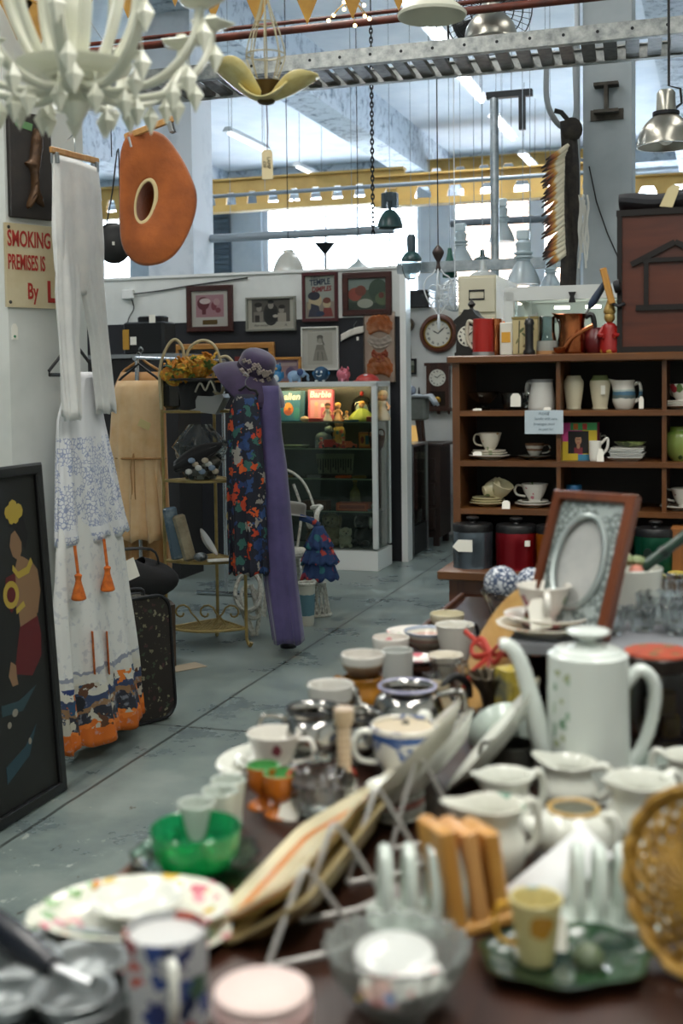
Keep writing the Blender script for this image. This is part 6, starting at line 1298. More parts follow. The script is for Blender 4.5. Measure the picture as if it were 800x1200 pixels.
def teacup(name, label, loc, r, h, m, rz=0, shape='bell', cat='cup', handle=True, group=None, hm=None, t_=.0025, rot=None, fill=None):
    t = thing(name, label, cat, loc, rz, group, rot)
    P_ = {'bell': [(r*.42, 0), (r*.46, h*.06), (r*.44, h*.10), (r*.62, h*.28), (r*.80, h*.58), (r*.92, h*.85), (r, h)],
          'mug': [(r*.9, 0), (r*.97, h*.03), (r*.97, h*.5), (r*.97, h*.97), (r*.98, h)],
          'tub': [(r*.5, 0), (r*.6, h*.05), (r*.86, h*.35), (r*.98, h*.8), (r, h)],
          'bowl': [(r*.4, 0), (r*.42, h*.1), (r*.7, h*.35), (r*.92, h*.75), (r, h)],
          'cone': [(r*.62, 0), (r*.66, h*.05), (r*.82, h*.5), (r*.97, h*.95), (r, h)]}[shape]
    mb = MB(); vessel(mb, smoothp(P_, 3), t_, 36); part('body', mb, m, t)
    if handle:
        x0 = r*.9; part('handle', MB().tube(curve([(x0*.92, 0, h*.84), (x0+r*.42, 0, h*.90), (x0+r*.62, 0, h*.62), (x0+r*.42, 0, h*.34), (x0*.80, 0, h*.26)], 5), r*.085, 8, flat=1.4), hm or m, t)
    if fill: part('contents', MB().lathe([(0, h*.93), (r*.93, h*.93)], 28), fill, t)
    return t
def jug(name, label, loc, prof, m, rz=0, sp=None, hz=(.25, .85), hr=.009, hout=.5, cat='jug', t_=.003, hm=None, rot=None, seg=40, handle=True):
    t = thing(name, label, cat, loc, rz, None, rot); H = prof[-1][1]; R = prof[-1][0]
    mb = MB(); vessel(mb, smoothp(prof, 3), t_, seg, fn=spout(pi, *sp) if sp else None); part('body', mb, m, t)
    if handle:
        def rad_at(z): 
            return interp([(zz, rr) for rr, zz in prof], z)[0]
        a, b = hz[0]*H, hz[1]*H; ra, rb = rad_at(a), rad_at(b); o_ = max(ra, rb)+hout*R
        part('handle', MB().tube(curve([(rb*.95, 0, b), (lerp(rb, o_, .7), 0, b+.06*H), (o_, 0, lerp(a, b, .7)), (lerp(ra, o_, .75), 0, lerp(a, b, .25)), (ra*.95, 0, a)], 5), hr, 8), hm or m, t)
    return t
def price(name_label, loc, w_=.025, h_=.035, rz=0, tilt=-20, m=None):
    t = solo('price_tag', name_label, 'tag', loc, MB().prism([(-w_/2, 0), (w_/2, 0), (w_/2, h_*.75), (w_*.25, h_), (-w_*.25, h_), (-w_/2, h_*.75)], -.0006, .0006, 0, RX(pi/2)), m or CARD, rot=(rad(tilt), 0, A+rz), smooth=0); return t
Z1, Z2, Z3 = ZR
# row 1
t = thing('glass_bowl', 'footed clear glass bowl on the top shelf at the left', 'bowl', bs(566, Z1), A); mb = MB(); vessel(mb, smoothp([(.022, 0), (.024, .004), (.01, .012), (.02, .022), (.04, .038), (.054, .062)]), .003, 36, fn=lambda a, r, z: (r*(1+.03*cos(14*a)*(z > .02))*cos(a), r*(1+.03*cos(14*a)*(z > .02))*sin(a), z)); part('bowl', mb, GLS, t)
price('white paper tag lying in front of the footed glass bowl', bs(559, Z1, .02), .03, .02, .2, -70)
jug('glass_creamer', 'clear glass creamer with a big white tag on the top shelf', bs(602, Z1), [(.026, 0), (.036, .012), (.04, .03), (.034, .048), (.036, .058)], GLS, A, (.012, (.03, .058), .5))
price('large white tag tied to the glass creamer', bs(604, Z1+.012, .045), .034, .045, .1, -8)
jug('milk_jug', 'plain white jug with a silver rim on the top shelf', bs(635, Z1), [(.046, 0), (.047, .01), (.043, .05), (.036, .088), (.036, .102)], bands('jug_silver_rim', [(0, '#d2d2cc'), (.90, '#8d8f90'), (1, '#8d8f90')], 0, .102, .2), A+2.6, (.008, (.07, .102), .5))
price('small white tag at the foot of the silver rimmed jug', bs(641, Z1, .03), .024, .02, .1, -60)
def vase(label, px, m, lab2=None):
    t = thing('cream_vase', label, 'vase', bs(px, Z1), A, None); mb = MB(); vessel(mb, smoothp([(.024, 0), (.026, .004), (.024, .01), (.030, .05), (.034, .09), (.026, .105), (.024, .112)], 3), .003, 32, mat=Matrix.Diagonal((1, .8, 1, 1))); part('body', mb, m, t); return t
vase('cream vase with square shoulders, left one of two on the top shelf', 672, CHC); v2 = vase('cream vase with a green neck and small tag, right one of two', 703, bands('vase_green_neck', [(0, '#cfc8ac'), (.86, '#7d8a5c'), (1, '#7d8a5c')], 0, .112, .25, .05)); part('price_tag', MB().box((.012, -.029, .065), (.014, .002, .03)), CARD, v2)
LAND = bands('jug_scene', [(0, '#d8d6cc'), (.38, '#5a6a6a'), (.5, '#4a7088'), (.62, '#a8b8b4'), (.68, '#d8d6cc'), (1, '#d8d6cc')], 0, .095, .2, .10, 60)
jug('cream_jug', 'white jug with a painted lake scene and a hanging tag on the top shelf', bs(731, Z1), [(.026, 0), (.03, .006), (.038, .03), (.036, .06), (.032, .078), (.036, .095)], LAND, A, (.016, (.06, .095), .5, .006), hr=.0055)
price('white tag hanging from the handle of the lake scene jug', bs(751, Z1+.003, .05), .015, .04, 0, -5)
for i in range(3): saucer('saucer', ['lowest saucer under the rose cup at the right of the top shelf', 'middle saucer under the rose cup at the right of the top shelf', 'upper saucer under the rose cup at the right of the top shelf'][i], bs(797, Z1+.007*i), .058-.004*i, CHN, .012)
teacup('teacup', 'white cup with a red rose on stacked saucers at the right of the top shelf', bs(798, Z1+.026), .04, .055, floral('redrose', '#dcdad0', ['#a83a44', '#b84a50', '#5f7a4a'], 26, .4, .5, .16), A+2.2)
# row 2
for i, (r, lb) in enumerate(((.070, 'largest white plate under the cup at the left of the middle shelf'), (.062, 'cream saucer second from the bottom at the left of the middle shelf'), (.056, 'top saucer under the cup at the left of the middle shelf'))): saucer('saucer', lb, bs(573, Z2+.008*i), r, GARL if i else CHN, .013)
teacup('teacup', 'white cup with pale flowers on three saucers, left of the middle shelf', bs(574, Z2+.03), .040, .060, GARL, A+2.9)
price('white tag leaning on the saucers at the left of the middle shelf', bs(559, Z2+.016, .03), .03, .02, .2, -50)
saucer('saucer', 'dark saucer under the small cup with the brown rim', bs(626, Z2), .055, M('saucer_dark', '#5a5a54', .2), .013); teacup('teacup', 'small white cup with a brown patterned rim on a dark saucer', bs(626, Z2+.01), .034, .044, bands('cup_brown_rim', [(0, '#d3cfc4'), (.45, '#8a6a54'), (.62, '#d3cfc4'), (.85, '#7a5c48'), (1, '#7a5c48')], 0, .044, .2, .12, 90), A+.1)
q = bs(637, Z1-.045, -.006, 495); t = thing('paper_notice', 'pale blue paper notice with faint handwriting pinned to the shelf edge', 'notice', W(q.dot(U), BV-.004, Z1-.058), A)
part('sheet', MB().box((0, 0, .02), (.126, .0012, .078)), M('notice_paper', '#b4c2ca', .7), t, smooth=0)
for i, tx in enumerate(('PLEASE', 'handle with care', 'breakages must', 'be paid for')): letters(t, tx, .013, flatcol('#7f8f9a'), .006*(i % 2), .048-.017*i, -.001, sx=.85, shear=.2)
t = thing('mug_box', 'colourful pink, yellow and blue gift box with a dark portrait on the middle shelf', 'box', bs(677, Z2, .07), A); bw, bh = .125, .125
part('box', MB().box((0, .04, bh/2), (bw, .08, bh)), M('box_pink2', '#c23a70', .4), t, smooth=0)
art(t, bw, bh, '#c8438a', [('#c9b02c', rct(0, 0, .5, .50)), ('#3a86a8', rct(.5, 0, 1, .16)), ('#c9b02c', rct(.62, .16, 1, .80)), ('#3f9a58', rct(.3, .80, 1, 1)), ('#b83a34', rct(.62, .82, .74, .98)), ('#c86a2c', rct(.38, .82, .5, .98)), ('#141214', rct(.24, .18, .78, .78)), ('#0c0a0b', ell(.5, .5, .2, .24)), ('#a87c5e', ell(.51, .54, .085, .13)), ('#0c0a0b', ell(.5, .68, .13, .07)), ('#7a2a34', rct(.4, .18, .62, .34)), ('#a87c5e', ell(.51, .38, .045, .07)), ('#2a1a18', rct(.46, .55, .56, .565)), ('#8a3a3a', rct(.485, .455, .54, .475))], y=-.0008)
teacup('mug', 'white mug standing half behind the colourful gift box', bs(692, Z2, .2), .036, .085, CHN, A, 'mug'); t = thing('mug_handle', 'white cup handle showing beside the gift box portrait', 'mug', bs(697, Z2, .04), A); 
mb = MB(); vessel(mb, smoothp([(.016, 0), (.019, .01), (.02, .05), (.02, .066)]), .002, 24); part('body', mb, CHN, t); part('handle', MB().tube(curve([(.018, 0, .056), (.04, 0, .076), (.038, 0, .04), (.018, 0, .018)], 5), .0045, 7), CHN, t); t.name = 'small_mug'
price('white tag leaning between the gift box and the square plates', bs(703, Z2, .02), .022, .042, 0, -8)
for i in range(6):
    k = .066-.003*(i % 2); o = solo('square_plate', ['lowest square white plate of the stack right of the gift box', 'second square plate from the bottom of the stack', 'third square plate from the bottom of the stack', 'fourth square plate from the bottom of the stack', 'fifth square plate just under the top plate', 'top square plate with a dark green picture on the stack'][i], 'plate', bs(735+(i % 3)-1, Z2+.006*i, .09), MB().lathe([(0, 0), (k*.8, 0), (k*1.2, .012), (k*1.18, .014), (k*.78, .003), (0, .003)], 4, 0, RZ(pi/4)), CHG if i < 5 else CHN, A+.03*((i*2) % 3-1), group='square plates on the middle shelf', smooth=30)
solo('leaf_dish', 'dark green leaf shaped dish on top of the square plates', 'dish', bs(738, Z2+.047, .09), MB().lathe(smoothp([(0, 0), (.03, 0), (.05, .012), (.048, .014), (.03, .003), (0, .003)]), 20, 0, Matrix.Diagonal((1, .6, 1, 1))), M('leaf_green_glaze', '#3a4a24', .3, noise=(40, '#8a9a5a', .5, .6)), A)
t = thing('green_vase', 'green painted vase cut off by the right edge of the middle shelf', 'vase', bs(797, Z2), A); mb = MB(); vessel(mb, smoothp([(.03, 0), (.042, .02), (.05, .055), (.045, .085), (.034, .1), (.036, .11)]), .003, 32); part('body', mb, floral('green_vase_glaze', '#55742e', ['#2e4420', '#6f8f3c', '#3a5226'], 24, .4, .5, .25, base2='#9aa45a'), t)
# row 3
YC = M('yellow_cup', '#d3cba2', .2, coat=.2)
for i in range(3): saucer('saucer', ['lowest pale yellow saucer under the tipped cups', 'middle pale yellow saucer under the tipped cups', 'top pale yellow saucer under the tipped cups'][i], bs(571, Z3+.008*i), .062-.004*i, YC, .013, group=None)
YCF = floral('yellow_cup_print', '#d0c8a4', ['#8a9a6a', '#a88a5a', '#6a7a58'], 40, .4, .4, .2)
teacup('teacup', 'pale yellow cup tipped over on its saucers, left one of two on the lower shelf', bs(566, Z3+.052, .08), .038, .052, YCF, rot=(0, rad(78), A+.5)); teacup('teacup', 'pale yellow cup leaning at the right on the tipped stack of the lower shelf', bs(583, Z3+.034, .08), .038, .052, YCF, rot=(rad(14), rad(-24), A+2.0))
price('white tag on the shelf edge between the yellow cups and the pink rose cup', bs(592, Z3+.0, .01), .026, .03, .1, -25)
saucer('saucer', 'white saucer under the pink rose cup on the lower shelf', bs(624, Z3), .062, CHN, .012); saucer('saucer', 'second white saucer directly under the pink rose cup', bs(624, Z3+.008), .052, CHN, .012)
teacup('teacup', 'white cup with a pink rose spray on two saucers, lower shelf', bs(626, Z3+.02), .046, .058, floral('pinkrose', '#dedcd4', ['#c0506a', '#c87a8a', '#6f8a5f', '#a83a58'], 34, .4, .42, .16), A+3.0)
t = thing('storage_jar', 'glass jar with a blue lid and white tag on the lower shelf', 'jar', bs(672, Z3), A); part('body', MB().lathe(smoothp([(0, 0), (.026, 0), (.029, .006), (.029, .05), (.024, .058), (0, .058)]), 28), M('jar_amber', '#4a3420', .15), t); part('lid', MB().lathe([(0, .058), (.027, .058), (.027, .074), (.024, .078), (0, .078)], 28), M('lid_blue', '#1f5c88', .3, .3), t); part('price_tag', MB().prism(ell(-.012, .04, .019, .016, 16), .031, .032, 0, RX(pi/2)), CARD, t)
teacup('teacup', 'small white cup with green leaves on the lower shelf behind the oval frame', bs(738, Z3, .12), .03, .045, floral('leaf_cup', '#cfcfc6', ['#3a4a34', '#5a6a4a'], 50, .4, .4, .2), A+.4, handle=False)
saucer('saucer', 'white saucer at the right end of the lower shelf', bs(795, Z3), .06, CHN, .012); teacup('teacup', 'white cup with a dark flower at the right end of the lower shelf', bs(801, Z3+.012), .042, .058, floral('darkflower', '#d8d6ce', ['#3a4438', '#6a3a44'], 40, .4, .35, .16), A+2.8)
# canisters on the ledge
def canister(label, px, m, y=-.02, hh=.118, rr=.067):
    t = thing('canister', label, 'canister', bs(px, ZL, y), A, None); part('body', MB().lathe(smoothp([(0, 0), (rr*.92, 0), (rr*.97, .006), (rr, .05), (rr, hh)], 2)+[(rr*.98, hh+.003), (0, hh+.003)], 40), m, t)
    part('lid', MB().lathe([(0, hh+.003), (rr*1.0, hh+.003), (rr*1.01, hh+.02), (rr*.95, hh+.028), (0, hh+.03)], 40), BLK, t); part('knob', MB().lathe(smoothp([(.016, hh+.028), (.012, hh+.034), (.022, hh+.044), (.018, hh+.05), (0, hh+.051)]), 18), BLK, t); return t
t = canister('steel grey canister with black lid and a white luggage tag', 553, M('can_grey', '#566068', .25, .7)); part('price_tag', MB().prism([(-.055, .074), (-.035, .058), (.012, .058), (.012, .098), (-.035, .098)], .068, .0695, 0, RX(pi/2)), CARD, t, smooth=0)
t = canister('metallic red canister with black lid', 604, M('can_red', '#7d0f1a', .25, .6)); part('price_sticker', MB().box((.046, -.056, .09), (.016, .012, .018)), CARD, t, smooth=0)
canister('metallic amber orange canister with black lid', 651, M('can_amber', '#a8621a', .25, .6))
canister('metallic blue canister hidden behind the oval picture frame', 702, M('can_blue', '#23406a', .25, .6)); t = canister('metallic green canister behind the green handled tool', 768, M('can_green', '#0f4a34', .25, .6))
part('emblem', MB().prism(ell(-.02, .07, .014, .018, 12), .066, .068, 0, RX(pi/2)), M('emblem_dark', '#0a1f18', .4), t)
solo('wooden_box', 'plain light brown wooden box at the right end of the ledge', 'box', bs(806, ZL, .0), MB().box((0, .0, .075), (.10, .12, .15), bev=.004), wood('box_pine', '#7a4a22', '#9a6434', 6), A)
saucer('dish', 'small yellow dish at the right end of the ledge', bs(800, ZL, -.10), .045, M('dish_yellow', '#b9a84a', .3), .014, cat='dish')
# on top of the bookshelf
ZTT = ZT+.026
def bt_(px, y=.10): return bs(px, ZTT, y, 415)
t = thing('mantel_clock', 'dark wooden cased mantel clock with a carved top behind the red jug', 'clock', bt_(556, .22), A); k = .00286
CLW = M('ebony', '#15110f', .4)
part('case', MB().prism([(-17*k, 0), (17*k, 0), (17*k, 4*k), (15*k, 5*k), (15*k, 38*k), (18*k, 40*k), (18*k, 43*k), (9*k, 50*k), (5*k, 56*k), (-5*k, 56*k), (-9*k, 50*k), (-18*k, 43*k), (-18*k, 40*k), (-15*k, 38*k), (-15*k, 5*k), (-17*k, 4*k)], 0, .11, 0, RX(pi/2)), CLW, t, smooth=0)
part('finial', MB().lathe(smoothp([(.012, 56*k), (.006, 59*k), (.014, 63*k), (.004, 68*k), (0, 70*k)]), 12, 0, T(0, -.05, 0)), CLW, t); o = dial(t, .036, -.111, col='#3a352c'); o.location.z = 24*k
t = jug('enamel_jug', 'tall bright red jug with a pale handle on top of the bookshelf', bt_(566, .10), [(.034, 0), (.036, .006), (.036, .06), (.034, .118), (.034, .124)], M('red_enamel', '#9e2018', .3, .2), A+pi, None, (.2, .9), .006, .6, hm=M('handle_pale', '#b9b4a2', .4)); part('base_ring', MB().lathe([(0, -.0), (.038, 0), (.038, .012), (.034, .014), (0, .014)], 32), STEEL, t)
COP = M('copper', '#b06a42', .22, 1, noise=(12, '#8a4c2c', .4, .7))
jug('copper_pot', 'small copper pot between the red jug and the striped tin', bt_(581, .13), [(.02, 0), (.022, .03), (.018, .06), (.022, .10), (.02, .125)], COP, A, None, hr=.004)
t = thing('striped_tin', 'white tin with yellow panels right of the small copper pot', 'tin', bt_(594, .09), A); part('box', MB().box((0, .0, .055), (.042, .042, .11), bev=.004), M('tin_white', '#cfcdc2', .4), t); part('label_panel', MB().box((0, -.0215, .06), (.03, .002, .035)), M('tin_yellow', '#c9942c', .5), t)
solo('spray_can', 'slim white bottle behind the striped tin', 'bottle', bt_(588, .16), MB().lathe(smoothp([(0, 0), (.014, 0), (.014, .09), (.008, .1), (.008, .125), (0, .126)]), 16), M('bottle_white', '#cfcfc8', .4))
t = thing('bamboo_tin', 'square cream tin printed with bamboo on top of the bookshelf', 'tin', bt_(617, .11), A); part('box', MB().box((0, 0, .06), (.088, .07, .12), bev=.004), M('tin_bamboo', '#b5a77c', .45), t); art(t, .08, .11, '#b5a77c', [('#4f4a34', [(.2, 0), (.26, 0), (.3, 1), (.24, 1)]), ('#5a5238', [(.7, 0), (.76, 0), (.66, 1), (.6, 1)]), ('#57603a', ell(.35, .7, .14, .05, 12, .6)), ('#57603a', ell(.5, .55, .16, .04, 12, -.5)), ('#6a6a44', ell(.2, .4, .14, .04, 12, .9)), ('#57603a', ell(.8, .8, .14, .04, 12, -.8)), ('#7a6a44', ell(.55, .25, .16, .05, 12, .3))], y=-.0355, z0=.005); part('lid', MB().box((0, 0, .124), (.09, .072, .008)), M('tin_gold', '#8a7a4a', .4, .4), t)
t = thing('pepper_mill', 'black cylindrical mill with a crank standing before the bamboo tin', 'mill', bt_(620, .045), A); part('body', MB().lathe(smoothp([(0, 0), (.019, 0), (.019, .015), (.014, .02), (.014, .095), (.017, .1), (.012, .118), (0, .12)]), 20), BLK, t); part('crank', MB().tube([(0, 0, .118), (0, 0, .128), (.025, 0, .13), (.026, 0, .138)], .003, 6), STEEL, t)
t = jug('glass_jug', 'pale glass jug with a cork base beside the copper pitcher', bt_(641, .08), [(.024, .0), (.03, .005), (.032, .045), (.026, .075), (.026, .125)], pane('jug_glass', '#dfe8ea', 1.6), A, None, hr=.005); part('cork_base', MB().lathe([(0, -.0), (.035, 0), (.036, .02), (.034, .045), (0, .045)], 24), M('grey_cork', '#8a8c86', .6), t); part('tan_foot', MB().lathe([(0, 0), (.0365, 0), (.0365, .012), (0, .012)], 24), M('cork_tan', '#a87c50', .7), t)
t = jug('copper_pitcher', 'large shiny copper pitcher with a black handle on top of the bookshelf', bt_(670, .10), [(.044, 0), (.046, .006), (.046, .05), (.041, .10), (.046, .125), (.05, .132)], COP, A, (.018, (.09, .132), .4, .006), (.15, .92), .009, .55, hm=BLK, rot=None)
t2 = thing('copper_ladle', 'copper ladle handle slanting across the front of the copper pitcher', 'ladle', bt_(655, .03), A); part('bowl', MB().lathe(smoothp([(0, 0), (.014, .004), (.02, .02), (.018, .02), (.012, .007), (0, .004)]), 18), COP, t2); part('handle', MB().tube(curve([(.012, 0, .014), (.04, 0, .05), (.08, 0, .075), (.11, 0, .09)], 4), [.007]*13, 8, flat=.6), COP, t2)
t2 = thing('sharpening_steel', 'blue handled steel standing slanted in the copper pitcher', 'tool', bt_(678, .10)+Vector((0, 0, .10)), rot=(0, rad(33), A)); part('handle', MB().lathe(smoothp([(.005, .06), (.012, .075), (.013, .1), (.010, .15), (.008, .175), (0, .178)]), 14), M('handle_blue', '#23344a', .4), t2); part('shaft', MB().lathe([(0, -.02), (.003, -.02), (.005, .06), (0, .06)], 10), STEEL, t2)
jug('teapot', 'dark cast pot with a tall black loop handle right of the copper pitcher', bt_(697, .12), [(.03, 0), (.04, .02), (.042, .05), (.03, .08), (.026, .085)], M('dark_red_pot', '#5a1418', .35), A, None, (.3, .98), .011, .75, hm=BLK, cat='teapot')
t = thing('figurine', 'red and gold figurine against the brown box on top of the bookshelf', 'figurine', bt_(714, .08), A); RG_ = floral('red_gold_robe', '#8e1816', ['#b08a3c', '#a82018', '#c9a04a'], 40, .4, .35, .4)
part('robe', MB().lathe(smoothp([(0, 0), (.030, 0), (.032, .02), (.027, .06), (.022, .09), (.01, .1), (0, .101)]), 22), RG_, t); part('head', MB().ball((0, 0, .118), .018, (1, 1, 1.1), 12), M('figure_gold', '#a88a4a', .4, .4), t); part('crown', MB().lathe(smoothp([(.016, .128), (.02, .14), (.012, .16), (.004, .185), (0, .19)]), 12), M('figure_gold', '#a88a4a', .4, .4), t)
for s_ in (-1, 1): part('arm', MB().tube([(s_*.02, 0, .085), (s_*.032, -.012, .06), (s_*.015, -.03, .055)], .008, 7), RG_, t)
# large brown box with a house relief
t = thing('brown_chest', 'large dark red brown wooden box with a house outline on its front', 'box', W(vv(723, 415, BV+.07).dot(U), BV+.07, ZTT), A); XW, XH, XD = .50, .462, .22
RBW = wood('relief_box_wood', '#421a0d', '#5c2a15', 4, .4, 'x'); DKT = M('dark_trim', '#0e0806', .75)
part('carcass', MB().box((XW/2, XD/2, XH/2), (XW, XD, XH)), RBW, t)
mb = MB(); mb.box((XW/2, -.004, .01), (XW+.004, .012, .02)); mb.box((XW/2, -.004, XH-.01), (XW+.004, .012, .02)); mb.box((.008, -.004, XH/2), (.016, .012, XH-.04)); part('edge_trim', mb, DKT, t)
h0 = [(.063, .30), (.182, .355), (.30, .30)]
mb = MB()
def bar(a, b, w_=.014):
    d = Vector((b[0]-a[0], b[1]-a[1])); m = T((a[0]+b[0])/2, -.006, (a[1]+b[1])/2) @ RY(-atan2(d.y, d.x)); mb.box((0, 0, 0), (d.length, .014, w_), 0, m)
bar((.045, .285), (.182, .352), .018); bar((.182, .352), (.32, .285), .018); bar((.08, .297), (.285, .297)); bar((.092, .15), (.092, .29)); bar((.272, .15), (.272, .29)); bar((.06, .145), (.305, .145), .018); part('house_relief', mb, DKT, t)
t = thing('cloth_bundle', 'dark folded cloth with a cream tag lying on the brown box', 'cloth', W(vv(785, 257, BV+.15).dot(U), BV+.15, ZTT+XH+.002), A)
part('cloth', MB().grid(lambda u, v: (.16*(u-.5)*2, .07*cos(2*pi*v), .028*(1+.0)+.026*sin(2*pi*v)*(1+.6*u)+.006*sin(9*u+3*v)), 16, 16), M('cloth_charcoal', '#1f2126', .8), t, solid=.004); part('price_tag', MB().prism([(-.03, .005), (.01, .0), (.035, .065), (.015, .075), (-.005, .06)], .075, .077, 0, RX(pi/2)), M('tag_cream2', '#cbbd92', .7), t, smooth=0)
t = thing('clamp', 'wooden block clamp fixed to the left edge of the brown box', 'clamp', W(vv(717, 345, BV+.05).dot(U), BV+.05, ZTT+.16), rot=(0, rad(-14), A)); part('block', MB().box((0, 0, .06), (.022, .02, .12), bev=.003), wood('clamp_wood', '#a8742c', '#c28f45', 8), t); part('screw', MB().lathe([(0, 0), (.02, 0), (.022, .02), (0, .025)], 14, 0, T(.018, 0, .05) @ RY(pi/2)), IRON, t); part('jaw', MB().tube([(0, 0, 0), (.02, 0, -.014), (.04, 0, -.01)], .006, 7), IRON, t)
# white framed glass case and filing box behind
q = vv(590, 415, BV+1.3); a, b = vv(590, 337, BV+1.3), vv(737, 337, BV+1.3); gw = (b-a).dot(U); GZ = a.z
t = thing('glass_case', 'white framed glass display case behind the jugs on the bookshelf', 'display case', W((a.dot(U)+b.dot(U))/2, BV+1.3, 0), A); gd = .55
for x in (-gw/2+.02, gw/2-.02):
    for y in (.02, gd-.02): part('post', MB().box((x, y, GZ/2), (.045, .045, GZ-.04)), ALU, t)
mb = MB(); mb.box((0, .02, GZ-.03), (gw, .045, .06)); mb.box((0, gd-.02, GZ-.02), (gw, .04, .04)); mb.box((-gw/2+.02, gd/2, GZ-.02), (.04, gd-.08, .04)); mb.box((gw/2-.02, gd/2, GZ-.02), (.04, gd-.08, .04)); part('top_rail', mb, ALU, t)
part('base', MB().box((0, gd/2, .2), (gw-.01, gd-.01, .4)), WHITE, t); part('front_glass', MB().box((0, .02, (GZ+.4)/2), (gw-.09, .005, GZ-.46)), G_, t)
part('back_panel', MB().box((0, gd-.03, (GZ+.4)/2), (gw-.08, .006, GZ-.46)), M('case_back', '#b9bfbd', .4), t); part('shelf', MB().box((0, gd/2, 1.38), (gw-.09, gd-.08, .008)), pane('shelf_glass', '#d8e8e0', .9), t)
for x in (-.05, .09): part('spotlight', MB().lathe([(0, 0), (.035, 0), (.035, .012), (0, .012)], 18, 0, T(x, gd/2, GZ-.085)), M('spot_glow', '#fff2d8', .3, emit=14, ecol='#fff0d8'), t)
part('bulldog_clip', MB().prism([(-.015, 0), (.015, 0), (.008, .025), (.016, .045), (-.016, .045), (-.008, .025)], 0, .012, 0, T(.03, -.005, GZ-.075) @ RX(pi/2)), BLK, t)
q = vv(559, 351, BV+1.55); a, b = vv(537, 351, BV+1.55), vv(581, 322, BV+1.55); fw_ = (b-a).dot(U)
t = thing('filing_stack', 'cream metal filing cabinet with a black label holder behind the bookshelf', 'filing cabinet', W(q.dot(U), BV+1.55, 0), A); FC = M('filing_cream', '#c9c4ae', .45); part('carcass', MB().box((0, .3, b.z/2), (fw_, .6, b.z)), FC, t)
for i in range(5): d_ = part('drawer', MB().box((0, -.006, b.z-.09-.175*i-.0), (fw_*.94, .012, .16), bev=.003), FC, t); part('label_holder', MB().tube([(-.035, -.014, b.z-.11-.175*i), (.035, -.014, b.z-.11-.175*i), (.035, -.014, b.z-.07-.175*i), (-.035, -.014, b.z-.07-.175*i)], .005, 6, closed=True), BLK, d_)
# ================================================================ foreground table
ZB0 = .85
TW_ = wood('table_wood', '#22120c', '#3a2015', 4, .3, 'y', .15)
TU0, TU1, TV0, TV1 = -.70, .62, .70, 3.25
t = thing('table', 'long dark wooden table crowded with china in the foreground', 'table', W((TU0+TU1)/2, (TV0+TV1)/2, 0), A); tw, tl = TU1-TU0, TV1-TV0
part('top', MB().box((0, 0, ZB0-.02), (tw, tl, .04), bev=.006), TW_, t)
LIP = wood('table_edge', '#3f2417', '#5a3622', 4, .4, 'y')
for s_ in (-1, 1): part('apron', MB().box((s_*(tw/2-.05), 0, ZB0-.085), (.02, tl-.14, .09)), LIP, t); part('apron', MB().box((0, s_*(tl/2-.05), ZB0-.085), (tw-.1, .02, .09)), LIP, t)
for x in (-1, 1):
    for y in (-1, 1): part('leg', MB().tube([(x*(tw/2-.07), y*(tl/2-.08), ZB0-.04), (x*(tw/2-.07), y*(tl/2-.08), 0)], [.035, .025], 10), LIP, t)
part('edge_strip', MB().box((-tw/2+.006, 0, ZB0+.004), (.012, tl, .012), bev=.003), LIP, t)
def tb(px, py, z=ZB0): return on(px, py, z)
def td(px, d, z=ZB0):
    a = dp(px, 900, d); return Vector((a.x, a.y, z))
MIX = floral('border_china', '#d8dacb', ['#d07a86', '#cf7f2e', '#8fb084', '#dc9aa2', '#7fa070', '#d3b04a', '#cf8a90'], 44, .46, .72, .16, dist=.5)
PLN = M('plate_white2', '#d8dad0', .16, coat=.3)
# riser with grey cloth
RV0, RV1, RZ_ = 2.03, 2.62, 1.0
a = dp(590, 740, 2.0)
t = thing('display_riser', 'low display riser covered in grey felt behind the coffee pot', 'riser', W(.05, (RV0+RV1)/2, ZB0), A); rw, rd_ = .82, RV1-RV0
part('top', MB().box((0, 0, RZ_-ZB0-.012), (rw, rd_, .022), bev=.005), M('grey_felt_top', '#74777c', .9, sh=.3), t)
for x in (-rw/2+.02, rw/2-.02): part('side_panel', MB().box((x, 0, (RZ_-ZB0-.023)/2), (.02, rd_-.04, RZ_-ZB0-.023)), TW_, t)
part('back_panel', MB().box((0, rd_/2-.03, (RZ_-ZB0-.023)/2), (rw-.08, .015, RZ_-ZB0-.023)), TW_, t)

# ---- front row
t = thing('plate', 'large eight sided plate with a flower border at the front left', 'plate', tb(150, 1098), .1)
part('dish', MB().lathe(smoothp([(0, 0), (.075, 0), (.085, .004), (.118, .014), (.116, .017), (.083, .007), (0, .004)], 2), 8, 0, RZ(pi/8)), MIX, t)
t = thing('oval_dish', 'pale flower bordered oval dish resting on the eight sided plate', 'dish', tb(158, 1080, ZB0+.02), .15); k = Matrix.Diagonal((1.1, .85, 1, 1))
part('dish', MB().lathe(smoothp([(0, 0), (.055, 0), (.062, .005), (.092, .016), (.09, .019), (.06, .008), (0, .004)], 2), 36, 0, k), MIX, t); part('pale_centre', MB().lathe([(0, .0085), (.052, .0085), (.052, .0088), (0, .0088)], 30, 0, k), PLN, t)
saucer('saucer', 'small pale saucer nested on the oval flower dish', tb(160, 1070, ZB0+.034), .05, PLN, .016)
teacup('mug', 'dark floral mug with a pale rim nearest the front edge', td(190, 1.09, ZB0-.0), .040, .092, floral('navy_floral', '#9a9fa6', ['#8a2f34', '#2a3460', '#26304a', '#b04a3a', '#3f5a4a', '#30457a'], 38, .5, .85, .2, base2='#c3c4c0', dist=.6), rad(-75), 'mug', hm=PLN, fill=M('mug_fill', '#c3c4c2', .6))
